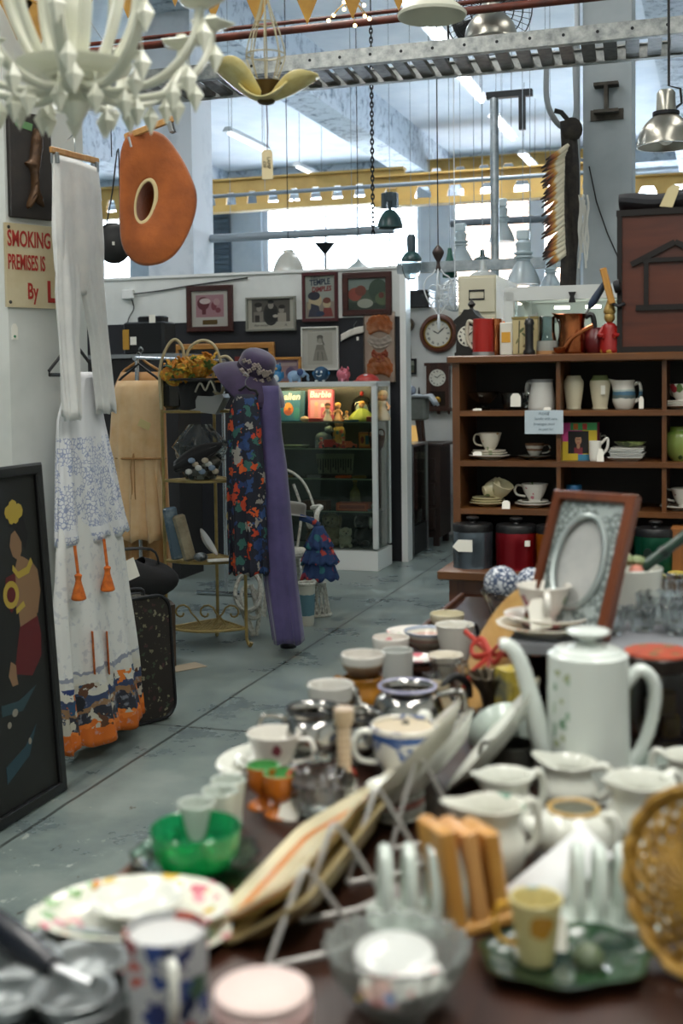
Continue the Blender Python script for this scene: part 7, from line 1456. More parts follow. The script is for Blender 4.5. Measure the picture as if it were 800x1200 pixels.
t = thing('lidded_pot', 'pink lidded pot at the bottom edge', 'pot', td(303, 1.0), 0); part('body', MB().lathe(smoothp([(0, 0), (.03, 0), (.038, .02), (.041, .055), (.039, .072), (0, .073)]), 32), M('pot_pink', '#c9a8a4', .3), t); part('lid', MB().lathe(smoothp([(.0405, .073), (.0415, .078), (.036, .083), (.0, .085)], 2), 36), M('lid_pink', '#d8c2bb', .4), t)
t = thing('egg_poacher', 'grey metal egg poacher with round cups at the bottom left corner', 'pan', td(48, 1.12), .2); PEW = M('pewter', '#7d8384', .35, .6)
mb = MB(); vessel(mb, smoothp([(.085, 0), (.095, .006), (.10, .03), (.104, .034)]), .003, 40); part('pan', mb, PEW, t)
for i in range(4):
    a = .6+i*pi/2; mb = MB(); vessel(mb, smoothp([(.012, .012), (.03, .018), (.036, .034), (.04, .036)]), .002, 26, 0, T(.046*cos(a), .046*sin(a), 0)); part('egg_cup', mb, M('pewter_light', '#9aa0a0', .35, .5), t)
part('handle', MB().tube([(-.10, .02, .03), (-.12, .035, .036), (-.20, .08, .05)], [.008, .012, .015], 10), BLK, t)
t = thing('ladle', 'black handled utensil lying across the left edge of the plates', 'utensil', tb(48, 1150, ZB0+.035), rot=(0, 0, rad(0))); part('handle', MB().tube([(-.07, .08, .02), (-.03, .045, .014), (.01, .01, .008)], [.016, .017, .010], 10), M('handle_navy', '#12161f', .25), t); part('shaft', MB().tube([(.01, .01, .008), (.05, -.015, .004)], .005, 8), STEEL, t)
# fluted glass bowl and paper bits
def flute(n, amp, z0): return lambda a, r, z: (r*(1+amp*cos(n*a)*min(1, max(0, (z-z0)/.02)))*cos(a), r*(1+amp*cos(n*a)*min(1, max(0, (z-z0)/.02)))*sin(a), z+.0015*cos(n*a)*(z > .05))
t = thing('fluted_bowl', 'fluted clear glass bowl holding white lids at the bottom middle', 'bowl', td(463, 1.115), 0); mb = MB(); vessel(mb, smoothp([(.032, 0), (.036, .006), (.05, .022), (.062, .045), (.069, .064)]), .0035, 96, fn=flute(20, .05, .004)); part('bowl', mb, M('fluted_glass', '#dbe2dd', .1, t=.75), t)
solo('ceramic_lid', 'round white ceramic lid lying in the fluted glass bowl', 'lid', td(460, 1.135, ZB0+.036), MB().lathe(smoothp([(0, .0), (.036, 0), (.04, .006), (.036, .012), (.012, .016), (0, .016)]), 30), CHG, rot=(rad(6), 0, 0))
t = solo('folded_label', 'white card with a red and yellow print in front of the round lid', 'card', td(488, 1.088, ZB0+.04), MB().box((0, 0, 0), (.05, .028, .0015)), floral('print_card', '#dcdbd6', ['#c0444a', '#d98a8a', '#e0dcd4'], 110, .4, .25, .5), rot=(rad(22), rad(-8), .25))
solo('folded_label', 'small patterned card at the left of the round lid', 'card', td(442, 1.085, ZB0+.034), MB().box((0, 0, 0), (.04, .03, .0015)), floral('print_card2', '#d8a8a0', ['#c0444a', '#cfae4a', '#e0dcd4', '#5a7ab0'], 70, .5, .8, .5), rot=(rad(24), rad(6), -.2))
# green bowl group
GG = glassm('green_glass', '#2fbf6a', .04); 
t = thing('green_dish', 'scalloped green glass plate under the green bowl', 'plate', tb(228, 1018), 0); part('dish', MB().lathe(smoothp([(0, .002), (.04, .002), (.06, .008), (.078, .018), (.076, .021), (.058, .011), (0, .006)], 2), 64, fn=lambda a, r, z: (r*(1+.03*cos(12*a)*(r > .05))*cos(a), r*(1+.03*cos(12*a)*(r > .05))*sin(a), z)), glassm('green_glass_pale', '#bff0d4', .06), t)
t = thing('green_bowl', 'bright green glass bowl on the scalloped plate', 'bowl', tb(230, 1016, ZB0+.009), 0); mb = MB(); vessel(mb, smoothp([(.03, 0), (.042, .004), (.052, .02), (.056, .05)]), .003, 48); part('bowl', mb, M('green_glass_bowl', '#35d98a', .05, t=.8), t)
for i, (px, py, lb) in enumerate(((231, 968, 'white milk glass tumbler behind the green bowl, nearest of three'), (259, 952, 'white milk glass tumbler in the middle of the three behind the green bowl'), (268, 938, 'white milk glass tumbler farthest of the three behind the green bowl'))):
    t = thing('tumbler', lb, 'tumbler', tb(px, py+32), 0, 'milk glass tumblers'); mb = MB(); vessel(mb, smoothp([(.016, 0), (.018, .006), (.02, .03), (.0245, .066)]), .0025, 30); part('body', mb, M('milk_tumbler', '#d3dcd2', .2, t=.15), t)
# orange egg cups
OG = M('orange_lustre', '#b8661c', .25, coat=.4); GI = M('green_inside', '#4f9a52', .3)
for i, (px, py, lb) in enumerate(((309, 945, 'orange egg cup with a green inside, left of the pair'), (329, 955, 'orange egg cup with a green inside, right of the pair with a white tag'))):
    t = thing('egg_cup', lb, 'egg cup', tb(px, py), 0); part('foot', MB().lathe(smoothp([(0, 0), (.022, 0), (.02, .006), (.008, .014), (.009, .018), (0, .02)]), 24), OG, t)
    part('cup', MB().lathe(smoothp([(0, .018), (.012, .02), (.021, .032), (.0235, .055), (.0235, .060)]), 30), OG, t); part('green_lining', MB().lathe([(.0235, .060), (.0215, .0605), (.0195, .04), (.01, .03), (0, .029)], 30), GI, t)
solo('price_tag', 'white tag leaning on the right orange egg cup', 'tag', tb(336, 962), MB().prism([(-.014, 0), (.014, 0), (.014, .03), (.007, .04), (-.007, .04), (-.014, .03)], -.0006, .0006, 0, RX(pi/2)), CARD, rot=(rad(-25), rad(14), -.1), smooth=0)
# rose cup
saucer('saucer', 'white saucer standing tilted behind the rose teacup at the table edge', tb(293, 902, ZB0+.004), .05, PLN, rot=(rad(8), rad(-10), 0)); saucer('saucer', 'white saucer under the rose teacup at the table edge', tb(322, 902), .062, PLN)
teacup('teacup', 'white teacup with a pink rose near the table edge', tb(322, 902, ZB0+.008), .043, .058, ROSE, rad(-20), 'bell')
# silver pieces
SIL = M('silver', '#b5b3ae', .16, 1)
def silver_pot(name, label, loc, r, h, rz=0, sp=True, lid=True, cat='pot', rim=None):
    t = thing(name, label, cat, loc, rz); pr = [(r*.55, 0), (r*.6, h*.05), (r*.5, h*.12), (r*.95, h*.4), (r, h*.55), (r*.86, h*.8), (r*.7, h*.9), (r*.76, h)]
    mb = MB(); vessel(mb, smoothp(pr, 3), .003, 40); part('body', mb, SIL, t); part('rim', MB().tube([(r*.77*cos(2*pi*i/36), r*.77*sin(2*pi*i/36), h) for i in range(36)], r*.05, 6, closed=True), rim or IRON, t)
    for s_ in ((-1, 1) if sp is None else (1,)): part('handle', MB().tube(curve([(s_*r*.8, 0, h*.85), (s_*r*1.5, 0, h*.95), (s_*r*1.55, 0, h*.5), (s_*r*.93, 0, h*.35)], 5), r*.07, 7), SIL, t)
    if sp: part('spout', MB().tube(curve([(-r*.85, 0, h*.35), (-r*1.35, 0, h*.5), (-r*1.55, 0, h*.85), (-r*1.75, 0, h*1.0)], 5), [r*.2]*6+[r*.15]*5+[r*.10]*5, 10), SIL, t)
    if lid: part('lid', MB().lathe(smoothp([(r*.74, h*1.0), (r*.6, h*1.12), (r*.25, h*1.2), (r*.08, h*1.22), (r*.12, h*1.3), (0, h*1.34)]), 30), SIL, t)
    return t
silver_pot('sugar_bowl', 'dark rimmed silver sugar bowl behind the rose teacup', tb(368, 892), .055, .085, .3, None, False, 'bowl')
silver_pot('silver_teapot', 'silver teapot between the sugar bowl and the blue and white pot', tb(420, 892), .05, .075, 2.6, True, False, 'teapot')
silver_pot('silver_bowl', 'small silver footed bowl at the foot of the stacked cups', tb(398, 866), .04, .06, 1.2, None, False, 'bowl')
silver_pot('silver_teapot', 'shiny round silver teapot with a lilac rim in the middle of the table', tb(478, 862), .062, .085, -.3, True, False, 'teapot', M('lilac_rim', '#a9a9c4', .25))
# stacked cups on silver
teacup('teacup', 'white cup with dark patterned sides behind the silver sugar bowl', tb(388, 862, ZB0+.003), .040, .088, bands('cup_dark_band', [(0, '#cfcdc4'), (.25, '#6f5f4c'), (.62, '#8d7a62'), (.72, '#dad8d0'), (1, '#dad8d0')], 0, .088, .2, .15, 90), .4, 'cone', handle=False)
t = thing('glass_dish', 'cut glass dish with a red ribbon lid beside the egg cups', 'dish', tb(378, 955), .3); mb = MB(); vessel(mb, smoothp([(.03, 0), (.036, .004), (.045, .03), (.047, .05)]), .004, 60, fn=flute(18, .03, .004)); part('bowl', mb, GLS, t); part('red_rim', MB().tube([(.047*cos(a), .047*sin(a), .052+.004*sin(3*a)) for a in [2*pi*i/30 for i in range(16)]], .005, 6, flat=.6), M('red_ribbon', '#b8402c', .4), t); part('lid', MB().lathe(smoothp([(.046, .05), (.035, .066), (.012, .074), (.012, .086), (0, .088)]), 36, fn=flute(18, .03, .02)), GLS, t)
t = thing('candlestick', 'cream ribbed candlestick standing by the big white leaning dish', 'candlestick', tb(404, 955), 0); part('stem', MB().lathe([(0, 0), (.026, 0), (.026, .006), (.012, .012)]+[(.0085+.002*(i % 2), .014+.0045*i) for i in range(26)]+[(.014, .132), (.014, .15), (0, .15)], 20), M('ribbed_cream', '#bfa98c', .35), t)
# willow pot with plates
WIL = bands('willow', [(0, '#d4d4cc'), (.68, '#d4d4cc'), (.76, '#3a5a92'), (.88, '#2f4c86'), (.91, '#dcdad0'), (1, '#dcdad0')], 0, .077, .16, .07, 70, over=('#465f92', 46, .52, .57))
for i in range(5): saucer('small_plate', ['lowest plate of the small stack under the blue and white pot', 'second plate from the bottom under the blue and white pot', 'middle plate of the small stack under the blue and white pot', 'fourth plate from the bottom under the blue and white pot', 'top plate of the small stack under the blue and white pot'][i], tb(463, 962)+Z*(.009*i), .040, PLN if i != 2 else M('plate_red_edge', '#c98a80', .2), .012, group='small plates stacked under the blue and white pot', cat='plate')
teacup('willow_pot', 'large blue and white willow pattern pot with a ring handle', td(474, 1.80, ZB0), .052, .077, WIL, rad(188), 'tub', 'pot', t_=.004, hm=PLN, fill=M('tan_lid', '#c3b59a', .5))
# dishes on wire stands, set on edge facing the aisle
WIRE = M('white_wire_stand', '#b5b3ae', .35, .3)
def onedge(name, label, p, L, H, lean, m, th=.016, kind='rect', yaw=0, rim=None, m2=None, cat='dish'):
    """dish on its edge: long side along the table, leaning away from the aisle; local x along the table, y = away from the aisle"""
    t = thing(name, label, cat, p, rot=(0, 0, A+pi/2+yaw)); tilt = RX(rad(lean))          # local -y points away from the aisle
    mb = MB()
    if kind == 'rect':
        o = rrect(L, H, min(L, H)*.22); i_ = [(x*.80, (z-H/2)*.66+H/2) for x, z in o]; n_ = len(o)
        vs = [(x, 0, z) for x, z in o]+[(x, -.004, z) for x, z in o]+[(x*.98, .002, (z-H/2)*.97+H/2) for x, z in o]+[(x, th, z) for x, z in i_]+[(x*.98, th+.004, (z-H/2)*.98+H/2) for x, z in i_]
        # rings: rim front(0) rim back(1) ; well at depth th
        R = [list(range(k*n_, (k+1)*n_)) for k in range(5)]; fs = []
        def br(a, b, fl=0):
            for q in range(n_): fs.append((R[a][q], R[a][(q+1) % n_], R[b][(q+1) % n_], R[b][q]))
        br(1, 0); br(0, 3); br(1, 4); fs.append(tuple(R[3])); fs.append(tuple(R[4][::-1])); mis = [0]*n_+[1]*n_+[0]*n_+[0, 0]
        vs2 = [(x, -y, z) for x, y, z in vs]; b0 = len(mb.v); mb.v += [tuple(tilt @ Vector(v)) for v in vs2]; mb.f += fs; mb.mi += mis
        part('dish', mb, [m, m2 or m], t)
    else:
        mb.lathe(smoothp([(0, th), (L*.30, th), (L*.35, th*.85), (L*.5, 0), (L*.5, -.004), (L*.34, th*.7), (0, th*.75)], 2), 44, 0, tilt @ T(0, 0, H/2) @ RX(pi/2) @ Matrix.Diagonal((1, H/L, 1, 1))); part('dish', mb, m, t)
    return t
def wire_stand(label, p, h, w_, yaw=0, depth=.09):
    t = thing('plate_stand', label, 'plate stand', p, rot=(0, 0, A+pi/2+yaw)); k = h; q = w_/2; r = .0032
    part('upright_wire', MB().tube(curve([(-.055, .022, .004), (-.012, .004, k*.86), (0, 0, k), (.010, -.008, k*.86), (.03, -.05, .004)], 4), r, 7), WIRE, t)
    part('base_wire', MB().tube([(-.055, .022, .004), (-.01, -.03, .004), (.03, -.05, .004)], r, 7), WIRE, t)
    return t
CR = M('cream_dish', '#d8cfae', .25, coat=.2); PLW = M('pale_dish', '#d3d0bf', .2, coat=.2)
ORB = M('orange_band', '#cc8a58', .3)
# ---- leaning dishes, stands and the rest of the table
def midpt(a, b): return (a+b)/2
a, b = tb(254, 1088), tb(338, 974); onedge('oblong_dish', 'cream oblong dish with an orange band propped on edge near the front', midpt(a, b), .33, .125, 57, CR, .012, 'rect', m2=ORB)
onedge('oblong_dish', 'plain tan oblong dish propped close behind the orange banded dish', midpt(a, b)+U*.034-V*.03, .33, .12, 57, M('tan_dish', '#b3a274', .3), .014, 'rect')
a, b = tb(392, 985), tb(447, 903); onedge('oval_platter', 'large white oval platter propped on edge in the middle of the table', midpt(a, b), .33, .20, 44, PLW, .022, 'oval')
onedge('oval_platter', 'second white platter close behind the large propped platter', midpt(a, b)+U*.032+V*.02, .29, .175, 44, PLN, .018, 'oval')
a, b = tb(508, 962), tb(556, 868); onedge('oval_platter', 'thin white platter propped on edge to the left of the coffee pot', midpt(a, b), .32, .19, 40, PLN, .016, 'oval')
for lb, px, py, h_ in (('white wire plate stand nearest the front, behind the orange banded dish', 358, 1112, .085), ('white wire plate stand second from the front behind the tan dish', 392, 1062, .095), ('white wire plate stand behind the large propped platter', 442, 1020, .10), ('white wire plate stand behind the thin propped platter', 490, 982, .11)):
    wire_stand(lb, tb(px, py), h_, .07)
# wooden plaque with red ribbon
a = tb(553, 828); t = onedge('wooden_plaque', 'tan wooden board with a red ribbon bow propped left of the riser', a, .15, .25, 34, wood('plaque_tan', '#a87f45', '#c09a5c', 6), .008, 'oval', yaw=rad(46), cat='plaque')
RBN = M('ribbon_red', '#b03426', .5); tl_ = RX(rad(34)) @ RZ(pi)
for s_ in (-1, 1): part('ribbon_loop', MB().tube(curve([(0, -.018, .10), (s_*.03, -.03, .12), (s_*.045, -.03, .10), (s_*.03, -.025, .085), (0, -.018, .10)], 4), .006, 6, mat=tl_, flat=.5), RBN, t); part('ribbon_tail', MB().tube([(0, -.016, .10), (s_*.02, -.02, .06), (s_*.03, -.016, .025)], .006, 6, mat=tl_, flat=.5), RBN, t); part('ribbon_band', MB().tube([(0, -.016, .10), (s_*.12, -.008, .13)], .005, 6, mat=tl_, flat=.5), RBN, t)
# toast racks
TG = M('toast_rack_china', '#cfdad2', .18, coat=.3)
def toast(label, p, rz, n=4, sp=.026, m=TG, L=.12):
    t = thing('toast_rack', label, 'toast rack', p, rz); 
    o = rrect(L, .075, .02); part('base', MB().prism([(x, y-.0375) for x, y in o], 0, .012), m, t)
    for i in range(n):
        x = (i-(n-1)/2)*sp; part('divider', MB().tube(curve([(x, -.022, .010), (x, -.024, .04), (x, -.014, .075), (x, 0, .085), (x, .014, .075), (x, .024, .04), (x, .022, .010)], 4), .0072, 8), m, t)
    return t
toast('pale green white toast rack with rounded arches left of the wooden rack', tb(494, 1082), .12, 4, .027)
toast('white toast rack on a flat base behind the yellow cup', td(715, 1.285), -.06, 4, .024)
t = thing('wooden_rack', 'caramel coloured rack of three thick upright slabs', 'rack', td(551, 1.30), rot=(rad(-4), rad(-7), .35)); CAR = M('caramel_glaze', '#b8823c', .35, noise=(8, '#c79850', .4, .7))
part('foot', MB().box((0, 0, .006), (.085, .075, .012), bev=.004), CAR, t)
for i in range(3): part('slab', MB().box((-.026+.026*i, 0, .064-.004*i), (.018, .07, .108-.008*i), bev=.004), CAR if i != 1 else M('caramel_pale', '#c9955a', .35), t)
xa_ = (dp(697, 988, 1.36)-dp(603, 1068, 1.30)).normalized(); za_ = Vector((-.1, -.75, .66)); za_ = (za_-xa_*za_.dot(xa_)).normalized(); strip_rot = Matrix((xa_, za_.cross(xa_), za_)).transposed().to_euler()
solo('card_strip', 'long plain white card strip lying slantwise across the creamers', 'card', midpt(dp(603, 1068, 1.30), dp(697, 988, 1.36)), MB().box((0, 0, 0), ((dp(597, 1073, 1.30)-dp(701, 984, 1.36)).length, .050, .005), bev=.002), M('strip_white', '#d3d5d5', .5), rot=strip_rot)
# creamers and jugs
CRP = [(.024, 0), (.028, .004), (.036, .02), (.038, .036), (.030, .052), (.030, .060), (.037, .072)]
def creamer(label, p, k, rz, m=PLN, h=1.0, name='creamer', lip=.014, prof=CRP, handle=True): return jug(name, label, p, [(r*k, z*k*h) for r, z in prof], m, rz, (lip*k, (.05*k*h, .072*k*h), .45, .007*k), (.3, .92), .0055*k, .5, handle=handle)
creamer('white creamer with a wavy lip left of the coffee pot foot', tb(593, 980), 1.0, .3, h=1.15)
creamer('white creamer directly in front of the coffee pot', tb(667, 950), 1.05, -.4, h=.92)
creamer('large white creamer right of the card strip', tb(750, 1000), 1.2, .5, h=1.1, lip=.012)
creamer('white pitcher with a broad spout and green trim behind the caramel rack', tb(578, 1032), 1.05, .2, floral('green_trim', '#d8d8cc', ['#5f8f7a', '#8fae94'], 30, .4, .3, .16), 1.25, lip=.026)
creamer('small white creamer cut off by the right edge beside the gravy boat', tb(806, 940), .95, 2.6)
CUPP = [(.02, 0), (.022, .004), (.03, .015), (.036, .035), (.034, .05), (.036, .055)]
t = jug('teapot', 'white rounded teapot without a lid at the upper end of the card strip', tb(672, 1010), [(.028, 0), (.034, .006), (.050, .03), (.046, .055), (.030, .068)], PLN, -.5, (.0, (.05, .07), .4), (.2, .9), .006, .5, cat='teapot'); part('spout', MB().tube(curve([(-.044, 0, .03), (-.066, 0, .042), (-.075, 0, .062)], 4), [.014]*4+[.010]*5, 10), PLN, t); part('yellow_trim', MB().tube([(.030*cos(2*pi*i/30), .030*sin(2*pi*i/30), .068) for i in range(30)], .003, 6, closed=True), M('trim_ochre', '#b9954a', .3), t)
jug('gravy_boat', 'pale gravy boat behind the large white creamer', tb(752, 925), [(.022, 0), (.026, .004), (.034, .02), (.036, .034), (.038, .045)], M('gravy_pale', '#c6cfc9', .18, coat=.2), .35, (.026, (.015, .045), .6, .006), (.3, .9), .005, .5, cat='gravy boat')
teacup('cup', 'white cup with a grey purple rim and left handle beside the wicker tray', tb(772, 1062), .036, .078, bands('purple_rim', [(0, '#cdd2cc'), (.86, '#7a7688'), (1, '#7a7688')], 0, .078, .2), rad(195), 'mug', hm=PLN)
# coffee pot
PCP = tb(689, 925); t = thing('coffee_pot', 'tall straight white coffee pot with a faint green leaf spray', 'coffee pot', PCP, .0); r, h = .060, .205
CPM = floral('coffee_pot_china', '#ccd4ce', ['#a9b89a', '#9db4a0', '#b3bda4'], 38, .42, .0, .16, base2='#d2d9d4')
GR = floral('coffee_pot_spray', '#ccd4ce', ['#86a07c', '#93ad98', '#a0aa86', '#74947c'], 62, .5, .75, .16)
mb = MB(); mb.lathe(smoothp([(0, 0), (r*.98, 0), (r*1.02, .004), (r*1.0, .05), (r*.97, h*.9), (r*.95, h*.98), (r*.8, h), (r*.78, h-.004), (0, h-.004)], 3), 48)
for i, f in enumerate(mb.f):
    c = [sum(mb.v[j][q] for j in f)/len(f) for q in range(3)]; a_ = atan2(c[1], c[0])
    if -2.75 < a_ < -2.05 and .01 < c[2] < .165 and abs(a_+2.5) < .36-.8*abs(c[2]-.075)*1.6: mb.mi[i] = 1
part('body', mb, [CPM, GR], t)
part('lid', MB().lathe(smoothp([(r*.80, h-.002), (r*.80, h+.003), (r*.5, h+.008), (.014, h+.012), (.012, h+.018), (.030, h+.026), (.028, h+.032), (0, h+.034)], 3), 40), CPM, t)
part('spout', MB().tube(curve([(-r*.9, 0, .035), (-r*1.18, 0, .085), (-r*1.42, 0, .145), (-r*1.68, 0, .195), (-r*1.92, 0, .214), (-r*2.15, 0, .217)], 5), [.023-.0008*i for i in range(11)]+[.0145-.0004*i for i in range(15)], 14, flat=.75), CPM, t)
part('handle', MB().tube(curve([(r*.9, 0, .155), (r*1.25, 0, .176), (r*1.58, 0, .160), (r*1.62, 0, .125), (r*1.38, 0, .07), (r*.98, 0, .03)], 6), .0095, 10, flat=1.25), CPM, t)
# behind it
t = teacup('pewter_mug', 'dark pewter mug lying in front of the pale bowl left of the coffee pot', tb(600, 918), .036, .06, M('pewter_dark', '#5d5d58', .35, .7), 2.5, 'mug')
t = thing('pale_bowl', 'pale grey green bowl standing on edge left of the coffee pot spout', 'bowl', tb(602, 884)+Z*.052, rot=(rad(-64), 0, rad(10))); mb = MB(); vessel(mb, smoothp([(.02, -.0), (.026, .003), (.048, .022), (.058, .045)]), .003, 36, fn=lambda a, r_, z: (r_*cos(a), r_*sin(a)+.055, z)); part('bowl', mb, M('celadon', '#b9c6bd', .2, coat=.2), t)
t = thing('ornate_vase', 'dark frilled metal vase beside the wooden plaque', 'vase', tb(580, 850), 0); mb = MB(); vessel(mb, smoothp([(.03, 0), (.034, .01), (.022, .03), (.028, .06), (.045, .09)]), .003, 60, fn=flute(14, .08, .05)); part('body', mb, M('dark_silver', '#4f473a', .3, .8), t)
a_ = td(601, 2.02, ZB0); solo('yellow_box', 'small yellow and grey box standing in the gap left of the spout', 'box', a_, MB().box((0, 0, .045), (.05, .04, .13), bev=.003).box((.0, -.022, .06), (.03, .004, .05)), M('box_yellow2', '#a8963c', .4, noise=(12, '#6a6a58', .45, .55)), .5)
t = thing('iron_loop', 'black iron loop handled pan beside the rough beige jar', 'pan', tb(538, 848), .4); part('pan', MB().lathe(smoothp([(0, 0), (.03, 0), (.036, .012), (.034, .014), (.028, .004), (0, .003)]), 26), BLK, t); part('handle', MB().tube(curve([(-.03, 0, .01), (-.034, 0, .06), (-.01, 0, .085), (.016, 0, .07), (.02, 0, .045)], 5), .007, 8), BLK, t)
t = thing('storage_jar', 'glass jar with a dark rim and red patterned lid right of the coffee pot', 'jar', td(771, 1.93), 0); k = .056
mb = MB(); vessel(mb, smoothp([(k*.9, 0), (k, .01), (k, .12), (k*.97, .135)]), .003, 40); part('glass_body', mb, GLS, t); part('lid_band', MB().lathe([(k*1.0, .128), (k*1.04, .13), (k*1.04, .15), (k*1.0, .152), (0, .152)], 40), M('lid_dark', '#2a2420', .3, .5), t); part('lid', MB().lathe([(0, .1525), (k*.98, .1525), (k*.97, .156), (0, .158)], 40), floral('lid_red', '#a8482f', ['#7a6a3a', '#8a3424', '#b86a44', '#5f6a44'], 50, .4, .5, .4), t)
for i, (c_, z) in enumerate((('#c9a92c', .03), ('#c9c6bc', .055), ('#b9b6a8', .03), ('#a88a3c', .075))): part('packet', MB().box((.02*cos(i*1.7), .02*sin(i*1.7), z), (.03, .024, .04), bev=.006), flatcol(c_, .5), t)
# on the riser
q = on(640, 742, RZ_); saucer('saucer', 'large white saucer at the bottom of the cup stack on the riser', q, .088, GARL, .018); saucer('saucer', 'upper white saucer tilted under the rose patterned cup on the riser', q+Z*.014, .075, PINKF, .018, rot=(0, rad(2), 0))
teacup('teacup', 'white rose patterned cup on two saucers on the riser', q+Z*.024+Vector((-.004, 0, 0)), .049, .062, ROSE, rad(-95), 'bell'); solo('price_tag', 'white tag hanging on the front of the cup on the riser', 'tag', q+Vector((-.020, -.068, .022)), MB().prism([(-.018, 0), (.018, 0), (.018, .04), (.009, .052), (-.009, .052), (-.018, .04)], -.0006, .0006, 0, RX(pi/2)), CARD, rot=(rad(-18), rad(-6), 0), smooth=0)
fr = on(714, 752, RZ_); fy_ = rad(-44); fw_, fh_ = .172, .262
t = thing('photo_frame', 'wooden photo frame with an oval silver mount leaning back on the riser', 'photo frame', fr-Vector((cos(fy_), sin(fy_), 0))*(fw_/2), rot=(rad(-24), 0, fy_)); FW_ = wood('frame_cherry', '#46210f', '#693518', 5, .3, 'z', .2)
part('frame', frame_mb(fw_, fh_, .019, .022), FW_, t, smooth=0)
mb = MB(); n_ = 40; iw, ih = fw_/2-.016, fh_/2-.016; vs = []; fs = []
for i in range(n_):
    a_ = 2*pi*i/n_; c_, s_ = cos(a_), sin(a_); kk = 1/max(abs(c_)/iw, abs(s_)/ih); vs += [(c_*kk, -.012, fh_/2+s_*kk), (c_*iw*.74, -.014, fh_/2+s_*ih*.76)]
for i in range(n_): j = (i+1) % n_; fs.append((2*i, 2*i+1, 2*j+1, 2*j))
mb.add(vs, fs); part('oval_mount', mb, floralline('embossed_silver', '#8f9a98', '#56615f', 90, .16, .42, r=.45), t)
part('oval_rim', MB().tube([(cos(2*pi*i/n_)*iw*.72, -.016, fh_/2+sin(2*pi*i/n_)*ih*.74) for i in range(n_)], .006, 8, closed=True), M('rim_silver', '#a3adab', .3, .6), t)
part('photo', MB().prism(ell(0, fh_/2, iw*.74, ih*.76, 40), .006, .008, 0, RX(pi/2)), M('faded_photo', '#d8d9d5', .35, noise=(14, '#bcc0be', .4, .7)), t, smooth=0); part('glazing', MB().prism(ell(0, fh_/2, iw*.74, ih*.76, 40), .009, .0105, 0, RX(pi/2)), PICG, t, smooth=0); part('back_board', MB().box((0, -.003, fh_/2), (fw_*.95, .006, fh_*.95)), DKWOOD, t)
part('easel_leg', MB().tube([(0, .004, fh_*.6), (0, .125, .056)], .006, 8), BLK, t)
q = on(738, 716, RZ_); t = thing('white_planter', 'straight sided white bowl of oddments behind the photo frame', 'bowl', q, 0); mb = MB(); vessel(mb, smoothp([(.05, 0), (.055, .005), (.058, .05), (.062, .085)]), .003, 40); part('bowl', mb, PLN, t)
t = thing('posy', 'little pink and cream china posy in the straight sided white bowl', 'ornament', q+Vector((-.012, -.005, .055)), 0)
for i in range(12): part('blossom', MB().ball((.04*cos(i*2.4)*(i/12)**.5, .035*sin(i*2.4)*(i/12)**.5, .03+.022*random.random()), .015, (1, 1, .7), 8), [M('blossom_cream', '#bdb79f', .5), M('blossom_pink', '#c07a68', .5), M('blossom_green', '#7f8c62', .5)][i % 3], t)
t = thing('green_tool', 'green handled tool sticking out of the white bowl to the right', 'tool', q+Vector((-.02, .0, .05)), rot=(0, rad(52), rad(-4))); part('handle', MB().lathe(smoothp([(0, .0), (.011, .0), (.012, .03), (.0105, .09), (.011, .17), (.013, .19), (0, .195)], 2), 16), M('tool_green', '#1f3a2e', .3), t); part('collar', MB().lathe([(0, .10), (.0125, .10), (.0125, .112), (0, .112)], 16), M('tool_green_dark', '#12241c', .3), t)
for i, (px, py, r_, h_, lb) in enumerate(((716, 742, .03, .045, 'small cut glass bowl at the foot of the photo frame leg'), (775, 728, .045, .05, 'largest cut glass bowl at the right end of the riser'), (752, 738, .03, .04, 'low cut glass salt dish in front of the white bowl on the riser'), (797, 742, .038, .05, 'cut glass bowl cut off by the right edge on the riser'), (789, 712, .04, .06, 'cut glass tumbler behind the other glass on the riser'))):
    t = thing('cut_glass_dish', lb, 'glass dish', on(px, py, RZ_), .3*i, None); mb = MB(); vessel(mb, smoothp([(r_*.6, 0), (r_*.65, h_*.1), (r_*.9, h_*.55), (r_, h_)]), .004, 64, fn=flute(10+2*i, .07, .008)); part('bowl', mb, GLS, t)
# glass basket with blue and white balls, beyond the riser's left end
q = td(604, 2.82); t = thing('glass_basket', 'cut glass basket holding two blue and white balls', 'basket', q, 0); mb = MB(); vessel(mb, smoothp([(.04, 0), (.045, .008), (.06, .05), (.078, .10)]), .004, 72, fn=flute(12, .05, .02)); part('bowl', mb, GLS, t)
BWB = floralline('delft_ball', '#c6ccd2', '#43506a', 85, .15, .40, r=.25)
for dx_, r_, lb in ((-.032, .042, 'larger blue and white patterned ball, left one in the glass basket'), (.04, .037, 'smaller blue and white patterned ball, right one in the glass basket')): solo('china_ball', lb, 'ball', q+Vector((dx_, -.0, .118)), MB().ball((0, 0, 0), r_, seg=24), BWB)
# far left cluster
AMB = M('amber_jug', '#b0782a', .2, noise=(14, '#7f5218', .4, .7), coat=.3)
jug('amber_jug', 'amber yellow jug under a white cup near the table edge', tb(425, 838), [(.028, 0), (.036, .01), (.04, .035), (.034, .055), (.036, .07)], AMB, 2.8, None, hr=.006)
teacup('teacup', 'white cup with a brown band resting on the amber jug', tb(426, 838)+Z*.0715, .040, .040, bands('cup_brown_band2', [(0, '#8a6f58'), (.5, '#a08a70'), (.6, '#dcdad2'), (1, '#dcdad2')], 0, .04, .2, .1, 80), .2, 'tub', handle=False)
teacup('bowl', 'white bowl with pink roses beyond the amber jug', tb(458, 778), .040, .058, PINKF, 0, 'tub', 'bowl', handle=False)
t = thing('tumbler', 'frosted white tumbler in front of the pink rose bowl', 'tumbler', tb(466, 806), 0); mb = MB(); vessel(mb, smoothp([(.026, 0), (.028, .005), (.031, .075)]), .003, 30); part('body', mb, M('frosted', '#ccd0cb', .3, t=.2), t)
